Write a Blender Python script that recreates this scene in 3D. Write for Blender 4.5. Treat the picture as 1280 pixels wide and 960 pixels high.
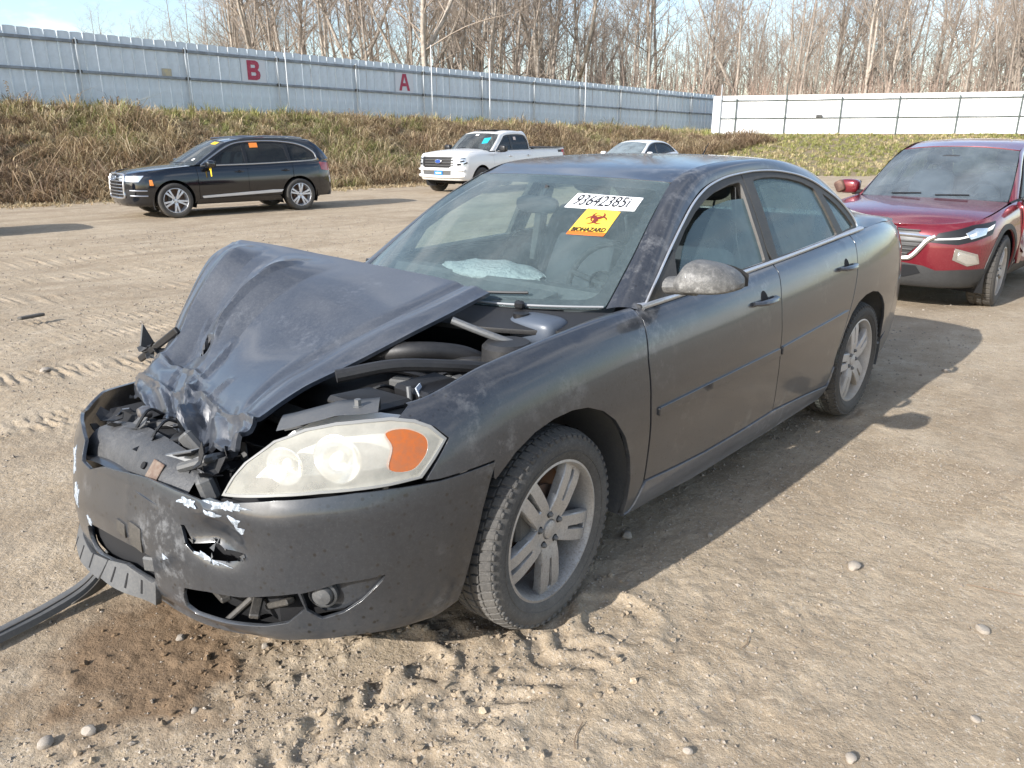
import bpy, bmesh, math, random
import numpy as np
from mathutils import Vector, Matrix, Quaternion
from mathutils.geometry import delaunay_2d_cdt
R = math.radians
random.seed(7); rng = np.random.default_rng(7)
SC = bpy.context.scene; COL = SC.collection
for o in list(bpy.data.objects): bpy.data.objects.remove(o)
# ---------------------------------------------------------------- camera (world = the wreck's own frame: x forward, y its left, z up)
cd = bpy.data.cameras.new('camera'); cam = bpy.data.objects.new('camera', cd); COL.objects.link(cam)
cd.sensor_width = 36.; cd.lens = 36.*959.25/1280.; cd.clip_start = .05; cd.clip_end = 3000.
CAM = Vector((1.7503, 2.3386, 1.6049)); YAW = R(-137.4228); PITCH = R(-17.977)
cam.location = CAM
cam.rotation_euler = Vector((math.cos(PITCH)*math.cos(YAW), math.cos(PITCH)*math.sin(YAW), math.sin(PITCH))).to_track_quat('-Z', 'Y').to_euler()
SC.camera = cam
# ---------------------------------------------------------------- sun, sky, exposure
SUN = Vector((2.07, -.20, 1.06)).normalized()
sl = bpy.data.lights.new('sun', 'SUN'); sl.energy = 4.4; sl.angle = R(.53); sl.color = (1., .97, .935)
so = bpy.data.objects.new('sun', sl); COL.objects.link(so); so.rotation_euler = SUN.to_track_quat('Z', 'Y').to_euler(); so.location = (0, 0, 30)
W = bpy.data.worlds.new('World'); SC.world = W; W.use_nodes = True
nt = W.node_tree; nt.nodes.clear(); N = nt.nodes.new; LK = nt.links.new
out = N('ShaderNodeOutputWorld'); bg = N('ShaderNodeBackground'); bg.inputs['Strength'].default_value = .14; LK(bg.outputs[0], out.inputs[0])
sky = N('ShaderNodeTexSky'); sky.sky_type = 'NISHITA'; sky.sun_disc = False
sky.sun_elevation = math.asin(SUN.z); sky.sun_rotation = math.atan2(SUN.x, SUN.y); sky.dust_density = 1.2; sky.air_density = 1.; sky.altitude = 250
tc = N('ShaderNodeTexCoord'); mp = N('ShaderNodeMapping'); mp.inputs['Scale'].default_value = (1, 1, 2.6); LK(tc.outputs['Generated'], mp.inputs[0])
nz = N('ShaderNodeTexNoise'); nz.inputs['Scale'].default_value = 3.1; nz.inputs['Detail'].default_value = 9; nz.inputs['Roughness'].default_value = .58; LK(mp.outputs[0], nz.inputs['Vector'])
rp = N('ShaderNodeValToRGB'); rp.color_ramp.elements[0].position = .50; rp.color_ramp.elements[1].position = .72; LK(nz.outputs['Fac'], rp.inputs[0])
mx = N('ShaderNodeMix'); mx.data_type = 'RGBA'; LK(rp.outputs[0], mx.inputs['Factor']); LK(sky.outputs[0], mx.inputs['A']); mx.inputs['B'].default_value = (7.2, 7.3, 7.6, 1)
LK(mx.outputs['Result'], bg.inputs['Color'])
SC.view_settings.view_transform = 'Standard'; SC.view_settings.look = 'None'; SC.view_settings.gamma = 1.; SC.view_settings.use_curve_mapping = False
SC.view_settings.exposure = 0.86
SC.cycles.use_denoising = True
SC.cycles.max_bounces = 8; SC.cycles.transparent_max_bounces = 16; SC.cycles.caustics_reflective = False; SC.cycles.caustics_refractive = False
# ---------------------------------------------------------------- materials
MATS = {}
def new_mat(name):
    m = bpy.data.materials.new(name); m.use_nodes = True; m.node_tree.nodes.clear(); MATS[name] = m
    return m, m.node_tree
def nd(t, typ, **kw):
    n = t.nodes.new(typ)
    for k, v in kw.items():
        if k in n.inputs: n.inputs[k].default_value = v
        else: setattr(n, k, v)
    return n
def c4(c): return (c[0], c[1], c[2], 1)
def nmask(t, vec, scale, lo, hi, detail=5, rough=.6, dist=0.):
    n = nd(t, 'ShaderNodeTexNoise', Scale=scale, Detail=detail, Roughness=rough, Distortion=dist); t.links.new(vec, n.inputs['Vector'])
    r = nd(t, 'ShaderNodeMapRange'); r.inputs[1].default_value = lo; r.inputs[2].default_value = hi; t.links.new(n.outputs['Fac'], r.inputs[0]); return r.outputs[0]
def mixc(t, fac, a, b):
    m = nd(t, 'ShaderNodeMix', data_type='RGBA')
    for key, v in (('A', a), ('B', b)):
        if isinstance(v, tuple): m.inputs[key].default_value = c4(v)
        else: t.links.new(v, m.inputs[key])
    if isinstance(fac, (int, float)): m.inputs['Factor'].default_value = fac
    else: t.links.new(fac, m.inputs['Factor'])
    return m.outputs['Result']
def mth(t, op, a, b=None, clamp=False):
    m = nd(t, 'ShaderNodeMath', operation=op, use_clamp=clamp)
    for i, v in enumerate((a, b)):
        if v is None: continue
        if isinstance(v, (int, float)): m.inputs[i].default_value = v
        else: t.links.new(v, m.inputs[i])
    return m.outputs[0]
def mat(name, col, rough=.5, metal=0., coat=0., var=None, bump=None, spec=.5, dust=None, emit=None, crough=.05, spots=None, splash=None):
    """var=(scale, colour2, lo, hi); bump=(scale, strength, distance); dust=(colour, amount, scale, low_z, rough): dirt film, thicker near the road"""
    if name in MATS: return MATS[name]
    m, t = new_mat(name); o = nd(t, 'ShaderNodeOutputMaterial'); p = nd(t, 'ShaderNodeBsdfPrincipled'); t.links.new(p.outputs[0], o.inputs[0])
    p.inputs['Roughness'].default_value = rough; p.inputs['Metallic'].default_value = metal; p.inputs['Coat Weight'].default_value = coat; p.inputs['Coat Roughness'].default_value = crough
    p.inputs['Specular IOR Level'].default_value = spec
    tcn = nd(t, 'ShaderNodeTexCoord'); vec = tcn.outputs['Object']; c = tuple(col)
    if var: c = mixc(t, nmask(t, vec, var[0], var[2], var[3]), tuple(col), tuple(var[1]))
    if dust:
        dc, am, ds, lz, dr = dust
        a = nmask(t, vec, ds, .28, .78, 8, .68); b = nmask(t, vec, ds*9, .38, .75, 4, .7)
        sp = nd(t, 'ShaderNodeSeparateXYZ'); t.links.new(vec, sp.inputs[0])
        lo = nd(t, 'ShaderNodeMapRange'); lo.inputs[1].default_value = lz+.55; lo.inputs[2].default_value = lz-.05; t.links.new(sp.outputs[2], lo.inputs[0])
        f = mth(t, 'ADD', mth(t, 'ADD', mth(t, 'MULTIPLY', a, .38), mth(t, 'MULTIPLY', b, .30)), .18); f = mth(t, 'ADD', f, mth(t, 'MULTIPLY', nmask(t, vec, 150., .52, .72, 3, .7), .45)); f = mth(t, 'MULTIPLY', f, am)
        f = mth(t, 'ADD', f, mth(t, 'MULTIPLY', lo.outputs[0], mth(t, 'ADD', mth(t, 'MULTIPLY', a, .35), .42)), True)
        if spots:                                              # bare dots knocked out of the dirt film
            vo = nd(t, 'ShaderNodeTexVoronoi', Scale=spots[0]); t.links.new(vec, vo.inputs['Vector']); mr = nd(t, 'ShaderNodeMapRange'); mr.inputs[1].default_value = spots[1]; mr.inputs[2].default_value = spots[1]*.55; t.links.new(vo.outputs['Distance'], mr.inputs[0])
            gate = nmask(t, vec, 5., .36, .50, 4, .7); sz_ = nmask(t, vec, spots[0]*.8, .42, .60, 1, .5); spm = mth(t, 'MULTIPLY', mth(t, 'MULTIPLY', mr.outputs[0], gate), mth(t, 'MULTIPLY', sz_, 1.1))
        c = mixc(t, f, c, tuple(dc))
        if spots: c = mixc(t, spm, c, (.014, .013, .012))
        if splash:                                             # dried pale splashes
            g2 = mth(t, 'MULTIPLY', nmask(t, vec, 2.3, .50, .64, 3, .5), nmask(t, vec, splash[0], .50, .66, 6, .75)); c = mixc(t, mth(t, 'MULTIPLY', g2, splash[1]), c, tuple(splash[2]))
        rr = nd(t, 'ShaderNodeMapRange'); rr.inputs[3].default_value = rough; rr.inputs[4].default_value = dr; t.links.new(f, rr.inputs[0]); t.links.new(rr.outputs[0], p.inputs['Roughness'])
        inv = mth(t, 'SUBTRACT', 1., f, True)
        if coat: t.links.new(mth(t, 'MULTIPLY', inv, coat), p.inputs['Coat Weight'])
        if metal: t.links.new(mth(t, 'MULTIPLY', inv, metal), p.inputs['Metallic'])
    if isinstance(c, tuple): p.inputs['Base Color'].default_value = c4(c)
    else: t.links.new(c, p.inputs['Base Color'])
    if emit: p.inputs['Emission Color'].default_value = c4(emit[0]); p.inputs['Emission Strength'].default_value = emit[1]
    if bump:
        n = nd(t, 'ShaderNodeTexNoise', Scale=bump[0], Detail=6, Roughness=.65); t.links.new(vec, n.inputs['Vector'])
        b = nd(t, 'ShaderNodeBump', Strength=bump[1], Distance=bump[2]); t.links.new(n.outputs['Fac'], b.inputs['Height']); t.links.new(b.outputs[0], p.inputs['Normal'])
    return m
def glass(name, tint, film=(.3, .33, .33), film_amt=.2, scale=3., rough=.03, streak=None):
    """pane: see-through tint, mirror reflection by angle, pale film in noisy patches (dirt, on some panes also painted sky reflection)"""
    if name in MATS: return MATS[name]
    m, t = new_mat(name); o = nd(t, 'ShaderNodeOutputMaterial'); tcn = nd(t, 'ShaderNodeTexCoord'); vec = tcn.outputs['Object']
    tr = nd(t, 'ShaderNodeBsdfTransparent'); tr.inputs[0].default_value = c4(tint)
    gl = nd(t, 'ShaderNodeBsdfGlossy', Roughness=rough); fr = nd(t, 'ShaderNodeFresnel', IOR=1.5); ge = nd(t, 'ShaderNodeNewGeometry'); ior = nd(t, 'ShaderNodeMapRange'); ior.inputs[3].default_value = 1.5; ior.inputs[4].default_value = 1/1.5; t.links.new(ge.outputs['Backfacing'], ior.inputs[0]); t.links.new(ior.outputs[0], fr.inputs['IOR'])
    s1 = nd(t, 'ShaderNodeMixShader'); t.links.new(fr.outputs[0], s1.inputs[0]); t.links.new(tr.outputs[0], s1.inputs[1]); t.links.new(gl.outputs[0], s1.inputs[2])
    df = nd(t, 'ShaderNodeBsdfDiffuse'); df.inputs[0].default_value = c4(film)
    a = nmask(t, vec, scale, .25, .8, 7, .65)
    if streak:
        mpn = nd(t, 'ShaderNodeMapping'); mpn.inputs['Scale'].default_value = streak; t.links.new(vec, mpn.inputs[0])
        b = nmask(t, mpn.outputs[0], 40., .45, .75, 4, .7); a = mth(t, 'ADD', mth(t, 'MULTIPLY', a, .7), mth(t, 'MULTIPLY', b, .55))
    f = mth(t, 'ADD', mth(t, 'MULTIPLY', a, film_amt), film_amt*.6, True)
    s2 = nd(t, 'ShaderNodeMixShader'); t.links.new(f, s2.inputs[0]); t.links.new(s1.outputs[0], s2.inputs[1]); t.links.new(df.outputs[0], s2.inputs[2]); t.links.new(s2.outputs[0], o.inputs[0])
    return m
# ---------------------------------------------------------------- objects
def tag(o, label=None, cat=None, group=None, kind=None):
    if label: o['label'] = label
    if cat: o['category'] = cat
    if group: o['group'] = group
    if kind: o['kind'] = kind
    return o
def empty(name, loc=(0, 0, 0), rz=0., parent=None):
    o = bpy.data.objects.new(name, None); COL.objects.link(o); o.location = loc; o.rotation_euler = (0, 0, rz); o.empty_display_size = .2
    if parent: o.parent = parent
    return o
def link(name, me, m=None, parent=None, loc=None):
    o = bpy.data.objects.new(name, me); COL.objects.link(o)
    if m and not me.materials: me.materials.append(m)
    if parent: o.parent = parent
    if loc is not None: o.location = loc
    return o
def mesh(name, V, F, smooth=True, normals=None):
    me = bpy.data.meshes.new(name); me.from_pydata(np.asarray(V, float).tolist(), [], [tuple(map(int, f)) for f in F])
    me.polygons.foreach_set('use_smooth', [smooth]*len(me.polygons)); me.update()
    if normals is not None: me.normals_split_custom_set_from_vertices(np.asarray(normals, float).tolist())
    return me
def sharpen(me, ang=35):
    me.update(); bm = bmesh.new(); bm.from_mesh(me); a = R(ang)
    for e in bm.edges:
        if len(e.link_faces) != 2 or e.calc_face_angle(0) > a: e.smooth = False
    bm.to_mesh(me); bm.free()
class MB:
    """collects simple shapes into one mesh"""
    def __init__(s): s.V = []; s.F = []; s.n = 0
    def add(s, V, F):
        V = np.asarray(V, float).reshape(-1, 3); s.V.append(V); s.F += [tuple(i+s.n for i in f) for f in F]; s.n += len(V); return s
    def box(s, c, d, r=0., M=None):
        """box at centre c, full sizes d, chamfer r, optional 3x3 rotation M"""
        h = np.array(d)/2.; r = min(r, h.min()*.98)
        if r <= 0:
            V = [(x, y, z) for x in (-h[0], h[0]) for y in (-h[1], h[1]) for z in (-h[2], h[2])]
            F = [(0, 1, 3, 2), (4, 6, 7, 5), (0, 4, 5, 1), (2, 3, 7, 6), (0, 2, 6, 4), (1, 5, 7, 3)]
        else:
            V = []; idx = {}
            for sx in (-1, 1):
                for sy in (-1, 1):
                    for sz in (-1, 1):
                        for ax in range(3):
                            q = [sx*(h[0]-r), sy*(h[1]-r), sz*(h[2]-r)]; q[ax] = (sx, sy, sz)[ax]*h[ax]; idx[(sx, sy, sz, ax)] = len(V); V.append(q)
            F = []
            for ax in range(3):
                o = [a for a in range(3) if a != ax]
                for sg in (-1, 1):
                    f = []
                    for a, b in ((-1, -1), (1, -1), (1, 1), (-1, 1)):
                        k = [0, 0, 0]; k[ax] = sg; k[o[0]] = a; k[o[1]] = b; f.append(idx[(*k, ax)])
                    F.append(tuple(f))
            for ax in range(3):
                o = [a for a in range(3) if a != ax]
                for a in (-1, 1):
                    for b in (-1, 1):
                        k0 = [0, 0, 0]; k0[o[0]] = a; k0[o[1]] = b; k0[ax] = -1; k1 = list(k0); k1[ax] = 1
                        F.append((idx[(*k0, o[0])], idx[(*k1, o[0])], idx[(*k1, o[1])], idx[(*k0, o[1])]))
            for sx in (-1, 1):
                for sy in (-1, 1):
                    for sz in (-1, 1): F.append(tuple(idx[(sx, sy, sz, a)] for a in range(3)))
        V = np.array(V)
        if M is not None: V = V@np.array(M).T
        return s.add(V+np.array(c), F)
    def tube(s, path, r, n=8, cap=True, flat=1.):
        P = np.asarray(path, float); k = len(P); rr = np.broadcast_to(np.asarray(r, float), (k,)); t = np.gradient(P, axis=0); t /= np.maximum(np.linalg.norm(t, axis=1), 1e-9)[:, None]
        up = np.array([0, 0, 1.]) if abs(t[0][2]) < .9 else np.array([1., 0, 0]); V = []
        for i in range(k):
            a = np.cross(t[i], up); a /= np.linalg.norm(a)+1e-9; b = np.cross(a, t[i]); up = b
            th = np.arange(n)*2*np.pi/n; V.append(P[i]+rr[i]*(np.cos(th)[:, None]*a+flat*np.sin(th)[:, None]*b))
        F = [(i*n+j, i*n+(j+1) % n, (i+1)*n+(j+1) % n, (i+1)*n+j) for i in range(k-1) for j in range(n)]
        if cap: F += [tuple(range(n))[::-1], tuple(range((k-1)*n, k*n))]
        return s.add(np.vstack(V), F)
    def lathe(s, prof, n=24, axis='y', c=(0, 0, 0), close=False, a0=0., a1=2*np.pi):
        """prof [(radius, along-axis)]"""
        P = np.asarray(prof, float); k = len(P); full = abs(a1-a0-2*np.pi) < 1e-6; m = n if full else n+1
        th = a0+np.arange(m)*(a1-a0)/n; V = np.zeros((k, m, 3))
        ca, sa = np.cos(th), np.sin(th)
        if axis == 'y': V[..., 0] = P[:, 0:1]*ca; V[..., 2] = P[:, 0:1]*sa; V[..., 1] = P[:, 1:2]
        elif axis == 'x': V[..., 1] = P[:, 0:1]*ca; V[..., 2] = P[:, 0:1]*sa; V[..., 0] = P[:, 1:2]
        else: V[..., 0] = P[:, 0:1]*ca; V[..., 1] = P[:, 0:1]*sa; V[..., 2] = P[:, 1:2]
        F = []
        for i in range(k if close else k-1):
            for j in range(n):
                j2 = (j+1) % m if full else j+1; i2 = (i+1) % k
                F.append((i*m+j, i*m+j2, i2*m+j2, i2*m+j))
        return s.add(V.reshape(-1, 3)+np.array(c), F)
    def grid(s, G, wrap=False):
        G = np.asarray(G, float); a, b = G.shape[:2]
        return s.add(G.reshape(-1, 3), [(i*b+j, i*b+(j+1) % b, (i+1)*b+(j+1) % b, (i+1)*b+j) for i in range(a-1) for j in range(b if wrap else b-1)])
    def prism(s, poly, a, b, axis='y'):
        """extrude a 2D outline between a and b along axis; outline in the other two axes (order x,y,z)"""
        n = len(poly); V = []
        for q in (a, b):
            for u, v in poly: V.append({'y': (u, q, v), 'x': (q, u, v), 'z': (u, v, q)}[axis])
        F = [(i, (i+1) % n, n+(i+1) % n, n+i) for i in range(n)]+[tuple(range(n))[::-1], tuple(range(n, 2*n))]
        return s.add(V, F)
    def xf(s, M):
        M = np.array(M); s.V = [v@M[:3, :3].T+M[:3, 3] for v in s.V]; return s
    def mirror(s):
        s.V = [v*np.array([1, -1, 1]) for v in s.V]; s.F = [f[::-1] for f in s.F]; return s
    def build(s, name, m=None, parent=None, smooth=True, ang=35, recalc=True):
        me = mesh(name, np.vstack(s.V), s.F, smooth)
        bm = bmesh.new(); bm.from_mesh(me)
        if recalc: bmesh.ops.recalc_face_normals(bm, faces=bm.faces)
        if smooth:
            a = R(ang)
            for e in bm.edges:
                if len(e.link_faces) == 2 and e.calc_face_angle(0) > a: e.smooth = False
        bm.to_mesh(me); bm.free()
        return link(name, me, m, parent)
def inpoly(P, poly):
    x, y = P[:, 0], P[:, 1]; c = np.zeros(len(P), bool); q = np.asarray(poly); j = len(q)-1
    for i in range(len(q)):
        yi, yj, xi, xj = q[i, 1], q[j, 1], q[i, 0], q[j, 0]
        if yi != yj: c ^= ((yi > y) != (yj > y)) & (x < (xj-xi)*(y-yi)/(yj-yi)+xi)
        j = i
    return c
def resample(poly, res):
    out = []; n = len(poly)
    for i in range(n):
        a, b = np.array(poly[i]), np.array(poly[(i+1) % n]); k = max(1, int(math.ceil(np.linalg.norm(b-a)/res)))
        out += [a+(b-a)*j/k for j in range(k)]
    return np.array(out)
def fillet(poly, r, n=4):
    """round the corners of a closed outline"""
    out = []; k = len(poly); rs = r if isinstance(r, (list, tuple)) else [r]*k
    for i in range(k):
        p, a, b = (np.array(poly[j % k], float) for j in (i, i-1, i+1)); rr = rs[i]
        if rr <= 0: out.append(p); continue
        da, db = a-p, b-p; la, lb = np.linalg.norm(da), np.linalg.norm(db); q = min(rr, la*.45, lb*.45)
        A, B = p+da/la*q, p+db/lb*q
        for j in range(n+1):
            t = j/n; out.append((1-t)**2*A+2*t*(1-t)*p+t*t*B)
    return out
def closed_cr(pts, n=80):
    P = np.asarray(pts, float); Q = np.vstack([P, P[:3]]); Q = np.vstack([P[-1:], Q]); k = len(P)
    u = np.linspace(0, k, n, endpoint=False); i = u.astype(int); f = (u-i)[:, None]; a, b, c, d = Q[i], Q[i+1], Q[i+2], Q[i+3]
    return .5*(2*b+(c-a)*f+(2*a-5*b+4*c-d)*f*f+(3*b-a-3*c+d)*f**3)
def tri2d(poly, holes, res):
    loops = [resample(poly, res)]+[resample(h, res) for h in holes]
    pts = list(np.vstack(loops)); edges = []; k = 0; rngs = []
    for L in loops:
        edges += [(k+i, k+(i+1) % len(L)) for i in range(len(L))]; rngs.append((k, k+len(L))); k += len(L)
    lo, hi = loops[0].min(0), loops[0].max(0); h = res*.87
    g = np.array([(x+(res/2 if j % 2 else 0), y) for j, y in enumerate(np.arange(lo[1]+h*.5, hi[1], h)) for x in np.arange(lo[0]+res*.3, hi[0], res)])
    if len(g):
        ok = inpoly(g, loops[0])
        for L in loops[1:]: ok &= ~inpoly(g, L)
        B = np.array(pts); g = g[ok]
        if len(g):
            dm = np.full(len(g), 9.)
            for c0 in range(0, len(B), 64): dm = np.minimum(dm, np.linalg.norm(g[:, None]-B[None, c0:c0+64], axis=2).min(1))
            pts += list(g[dm > res*.55])
    vo, _, fo, ov, _, _ = delaunay_2d_cdt([Vector((float(a), float(b))) for a, b in pts], edges, [], 0, 1e-7)
    V = np.array([(v.x, v.y) for v in vo]); T = np.array([f for f in fo if len(f) == 3])
    cen = V[T].mean(1); ok = inpoly(cen, loops[0])
    for L in loops[1:]: ok &= ~inpoly(cen, L)
    mp = {}
    for i, L in enumerate(ov):
        for q in L: mp[q] = i
    return V, T[ok], [[mp[q] for q in range(a, b)] for a, b in rngs]
def panel(name, f, poly, m, parent, holes=(), res=.035, sc=(1., 1.), d=0., depth=.018, side=1, ctr=(-1.5, 0, .6), smooth=True, lip=.0012):
    """a sheet cut from surface f by an outline (with holes), with a turned-in edge so that it has thickness"""
    sc = np.array(sc); P2, T, loops = tri2d([np.array(p)*sc for p in poly], [[np.array(p)*sc for p in h] for h in holes], res)
    u, v = P2[:, 0]/sc[0], P2[:, 1]/sc[1]
    P = f(u, v); n = surf_normal(f, u, v, 2e-3/sc[0], 2e-3/sc[1])
    if (n*(P-np.array(ctr))).sum() < 0: n = -n
    P = P+n*d
    a = np.cross(P[T[:, 1]]-P[T[:, 0]], P[T[:, 2]]-P[T[:, 0]]); fl = (a*n[T[:, 0]]).sum(1) < 0; T[fl] = T[fl][:, ::-1]
    V = [P]; NN = [n]; F = [tuple(t) for t in T]; k = len(P)
    if depth > 0:
        for li, L in enumerate(loops):
            L = np.array(L); B, bn = P[L], n[L]; tg = np.roll(B, -1, 0)-np.roll(B, 1, 0); o = np.cross(tg, bn); o /= np.maximum(np.linalg.norm(o, axis=1), 1e-9)[:, None]
            q = P2[L]; ar = (q[:, 0]*np.roll(q[:, 1], -1)-np.roll(q[:, 0], -1)*q[:, 1]).sum()
            # pick the side of the edge that lies outside the sheet
            t2 = np.roll(q, -1, 0)-np.roll(q, 1, 0); o2 = np.stack([t2[:, 1], -t2[:, 0]], 1)*(1 if ar > 0 else -1)
            if li: o2 = -o2
            w = f((q[:, 0]+o2[:, 0]*.01)/sc[0], (q[:, 1]+o2[:, 1]*.01)/sc[1])-f(q[:, 0]/sc[0], q[:, 1]/sc[1])
            if (w*o).sum() < 0: o = -o
            c = len(L); V += [B, B+o*lip-bn*lip, B+o*lip-bn*depth]; NN += [bn, o*.9+bn*.3, o]
            for r in range(2):
                for i in range(c):
                    j = (i+1) % c; fc = (k+r*c+i, k+r*c+j, k+(r+1)*c+j, k+(r+1)*c+i)
                    va = np.vstack(V) if False else None
                    F.append(fc)
            # orient the edge strip outward
            A = V[-3]; Bq = V[-1]; e = np.cross(np.roll(A, -1, 0)-A, Bq-A)
            if (e*o).sum() < 0: F[-2*c:] = [q_[::-1] for q_ in F[-2*c:]]
            k += 3*c
    V = np.vstack(V); NN = np.vstack(NN)
    if side < 0: V = V*[1, -1, 1]; NN = NN*[1, -1, 1]; F = [q[::-1] for q in F]
    return link(name, mesh(name, V, F, smooth, NN if smooth else None), m, parent)
def strip(name, A, B, m, parent, nv=8, bulge=0., side=1, out=None, extra=None):
    """lofted band between two 3D curves (same count) with an outward bulge"""
    A, B = np.asarray(A, float), np.asarray(B, float); t = np.linspace(0, 1, nv)[None, :, None]; G = A[:, None]*(1-t)+B[:, None]*t
    tg = np.gradient(A+B, axis=0); n = np.cross(tg, B-A); n /= np.maximum(np.linalg.norm(n, axis=1), 1e-9)[:, None]
    o = np.array(out if out is not None else (0, 1, .6)); n *= np.sign((n*o).sum(1))[:, None]
    G = G+n[:, None]*(4*t*(1-t))*bulge
    if extra is not None: G = np.concatenate([G, (G[:, -1:]+np.array(extra))], 1)
    if side < 0: G = G*[1, -1, 1]
    b = MB().grid(G); me = mesh(name, np.vstack(b.V), b.F)
    bm = bmesh.new(); bm.from_mesh(me); bm.faces.ensure_lookup_table(); bm.normal_update()
    s = sum(f.normal.dot(Vector((o[0], o[1]*side, o[2]))) for f in bm.faces)
    if s < 0: bmesh.ops.reverse_faces(bm, faces=bm.faces)
    bm.to_mesh(me); bm.free(); return link(name, me, m, parent)
def text_mesh(name, body, size, m, parent=None, ext=.001, bold=0.):
    cu = bpy.data.curves.new(name, 'FONT'); cu.body = body; cu.size = size; cu.extrude = ext; cu.align_x = 'CENTER'; cu.align_y = 'CENTER'; cu.offset = bold; cu.resolution_u = 4
    t = bpy.data.objects.new(name+'_tmp', cu); COL.objects.link(t); bpy.context.view_layer.update()
    me = bpy.data.meshes.new_from_object(t.evaluated_get(bpy.context.evaluated_depsgraph_get())); bpy.data.objects.remove(t); bpy.data.curves.remove(cu)
    me.name = name; me.materials.clear(); return link(name, me, m, parent)
def copy_tree(o, parent=None):
    c = o.copy(); COL.objects.link(c); c.parent = parent
    for ch in list(o.children): copy_tree(ch, c)
    return c
# lattice noise for displaced geometry
class Noise2:
    def __init__(s, seed, n=256): s.n = n; s.g = np.random.default_rng(seed).random((n, n))
    def __call__(s, x, y):
        xi = np.floor(x).astype(int); yi = np.floor(y).astype(int); fx = x-xi; fy = y-yi; fx = fx*fx*(3-2*fx); fy = fy*fy*(3-2*fy); n = s.n; g = s.g
        a, b, c, d = g[xi % n, yi % n], g[(xi+1) % n, yi % n], g[xi % n, (yi+1) % n], g[(xi+1) % n, (yi+1) % n]
        return (a*(1-fx)+b*fx)*(1-fy)+(c*(1-fx)+d*fx)*fy-.5
    def fbm(s, x, y, o=4, k=.5):
        r = 0; a = 1.
        for i in range(o): r = r+a*s(x*2**i+i*17.3, y*2**i+i*9.1); a *= k
        return r
# ---------------------------------------------------------------- curves and car surfaces
def cr(pts, n=200):
    """dense centripetal-free Catmull-Rom through pts (k,d) -> (n,d)"""
    P = np.asarray(pts, float); k = len(P)
    Q = np.vstack([2*P[0]-P[1], P, 2*P[-1]-P[-2]])
    u = np.linspace(0, k-1-1e-9, n); i = u.astype(int); f = (u-i)[:, None]
    a, b, c, d = Q[i], Q[i+1], Q[i+2], Q[i+3]
    return .5*(2*b+(c-a)*f+(2*a-5*b+4*c-d)*f*f+(3*b-a-3*c+d)*f**3)
def sm(a, b, x):
    t = np.clip((np.asarray(x, float)-a)/(b-a), 0, 1); return t*t*(3-2*t)
def interp(x, pts):
    P = sorted(pts); return np.interp(x, [p[0] for p in P], [p[1] for p in P])
def pspl(pts, n=300):
    """smooth monotone-ish 1D spline lookup (x->y)"""
    P = np.array(sorted(pts), float); x = P[:, 0]; y = P[:, 1]
    d = np.diff(y)/np.diff(x); m = np.empty(len(x)); m[0] = d[0]; m[-1] = d[-1]
    for i in range(1, len(x)-1):
        m[i] = 0 if d[i-1]*d[i] <= 0 else 2*d[i-1]*d[i]/(d[i-1]+d[i])
    def f(q):
        q = np.clip(np.asarray(q, float), x[0], x[-1]); i = np.clip(np.searchsorted(x, q)-1, 0, len(x)-2)
        h = x[i+1]-x[i]; t = (q-x[i])/h
        return (2*t**3-3*t**2+1)*y[i]+(t**3-2*t**2+t)*h*m[i]+(-2*t**3+3*t**2)*y[i+1]+(t**3-t**2)*h*m[i+1]
    return f
class Shell:
    """body sides, nose and tail as one surface: plan curve x vertical profile. s runs along the plan (s = x on the flank)"""
    def __init__(self, plan, crown, profs, z0=.2):
        c = cr(plan, 1200); L = np.r_[0, np.cumsum(np.hypot(*np.diff(c, axis=0).T))]
        i0 = np.argmin(abs(c[:, 0])); s = -(L-L[i0])          # front has s > 0
        o = np.argsort(s); self.s = s[o]; self.c = c[o]
        g = np.gradient(self.c, self.s, axis=0); n = np.stack([-g[:, 1], g[:, 0]], 1); n /= np.linalg.norm(n, axis=1)[:, None]
        self.n = n; self.crown = pspl(crown); self.profs = [(k, pspl(p)) for k, p in sorted(profs, key=lambda q: q[0])]; self.z0 = z0
    def off(self, s, z):
        t = (z-self.z0)/(self.crown(s)-self.z0); k = [a for a, _ in self.profs]; v = [f(np.clip(t, 0, 1)) for _, f in self.profs]
        r = v[0]*np.ones_like(t)
        for i in range(1, len(k)): r = r+(v[i]-v[i-1])*sm(k[i-1], k[i], s)
        return r
    def __call__(self, s, z, d=0.):
        s = np.asarray(s, float); z = np.asarray(z, float)
        o = self.off(s, z)+d
        x = np.interp(s, self.s, self.c[:, 0]); y = np.interp(s, self.s, self.c[:, 1])
        nx = np.interp(s, self.s, self.n[:, 0]); ny = np.interp(s, self.s, self.n[:, 1])
        return np.stack([x+nx*o, y+ny*o, z+0*s], -1)
def tpatch(center, edge, p=2.2, q=2.):
    """symmetric top patch: center [(x,z)], edge [(x,y,z)] -> f(u,v), u 0..1 along, v -1..1 across"""
    C = cr(center, 300); E = cr(edge, 300); U = np.linspace(0, 1, 300)
    def f(u, v, d=0.):
        g = lambda A, j: np.interp(u, U, A[:, j]); a = np.abs(v)
        x = g(C, 0)+(g(E, 0)-g(C, 0))*a**q; y = v*g(E, 1); z = g(C, 1)+(g(E, 2)-g(C, 1))*a**p
        return np.stack([x, y, z], -1)
    return f
def surf_normal(f, u, v, eu=1e-3, ev=1e-3, flip=1):
    a = f(u+eu, v)-f(u-eu, v); b = f(u, v+ev)-f(u, v-ev); n = np.cross(a, b)*flip
    return n/np.maximum(np.linalg.norm(n, axis=-1, keepdims=True), 1e-9)
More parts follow.
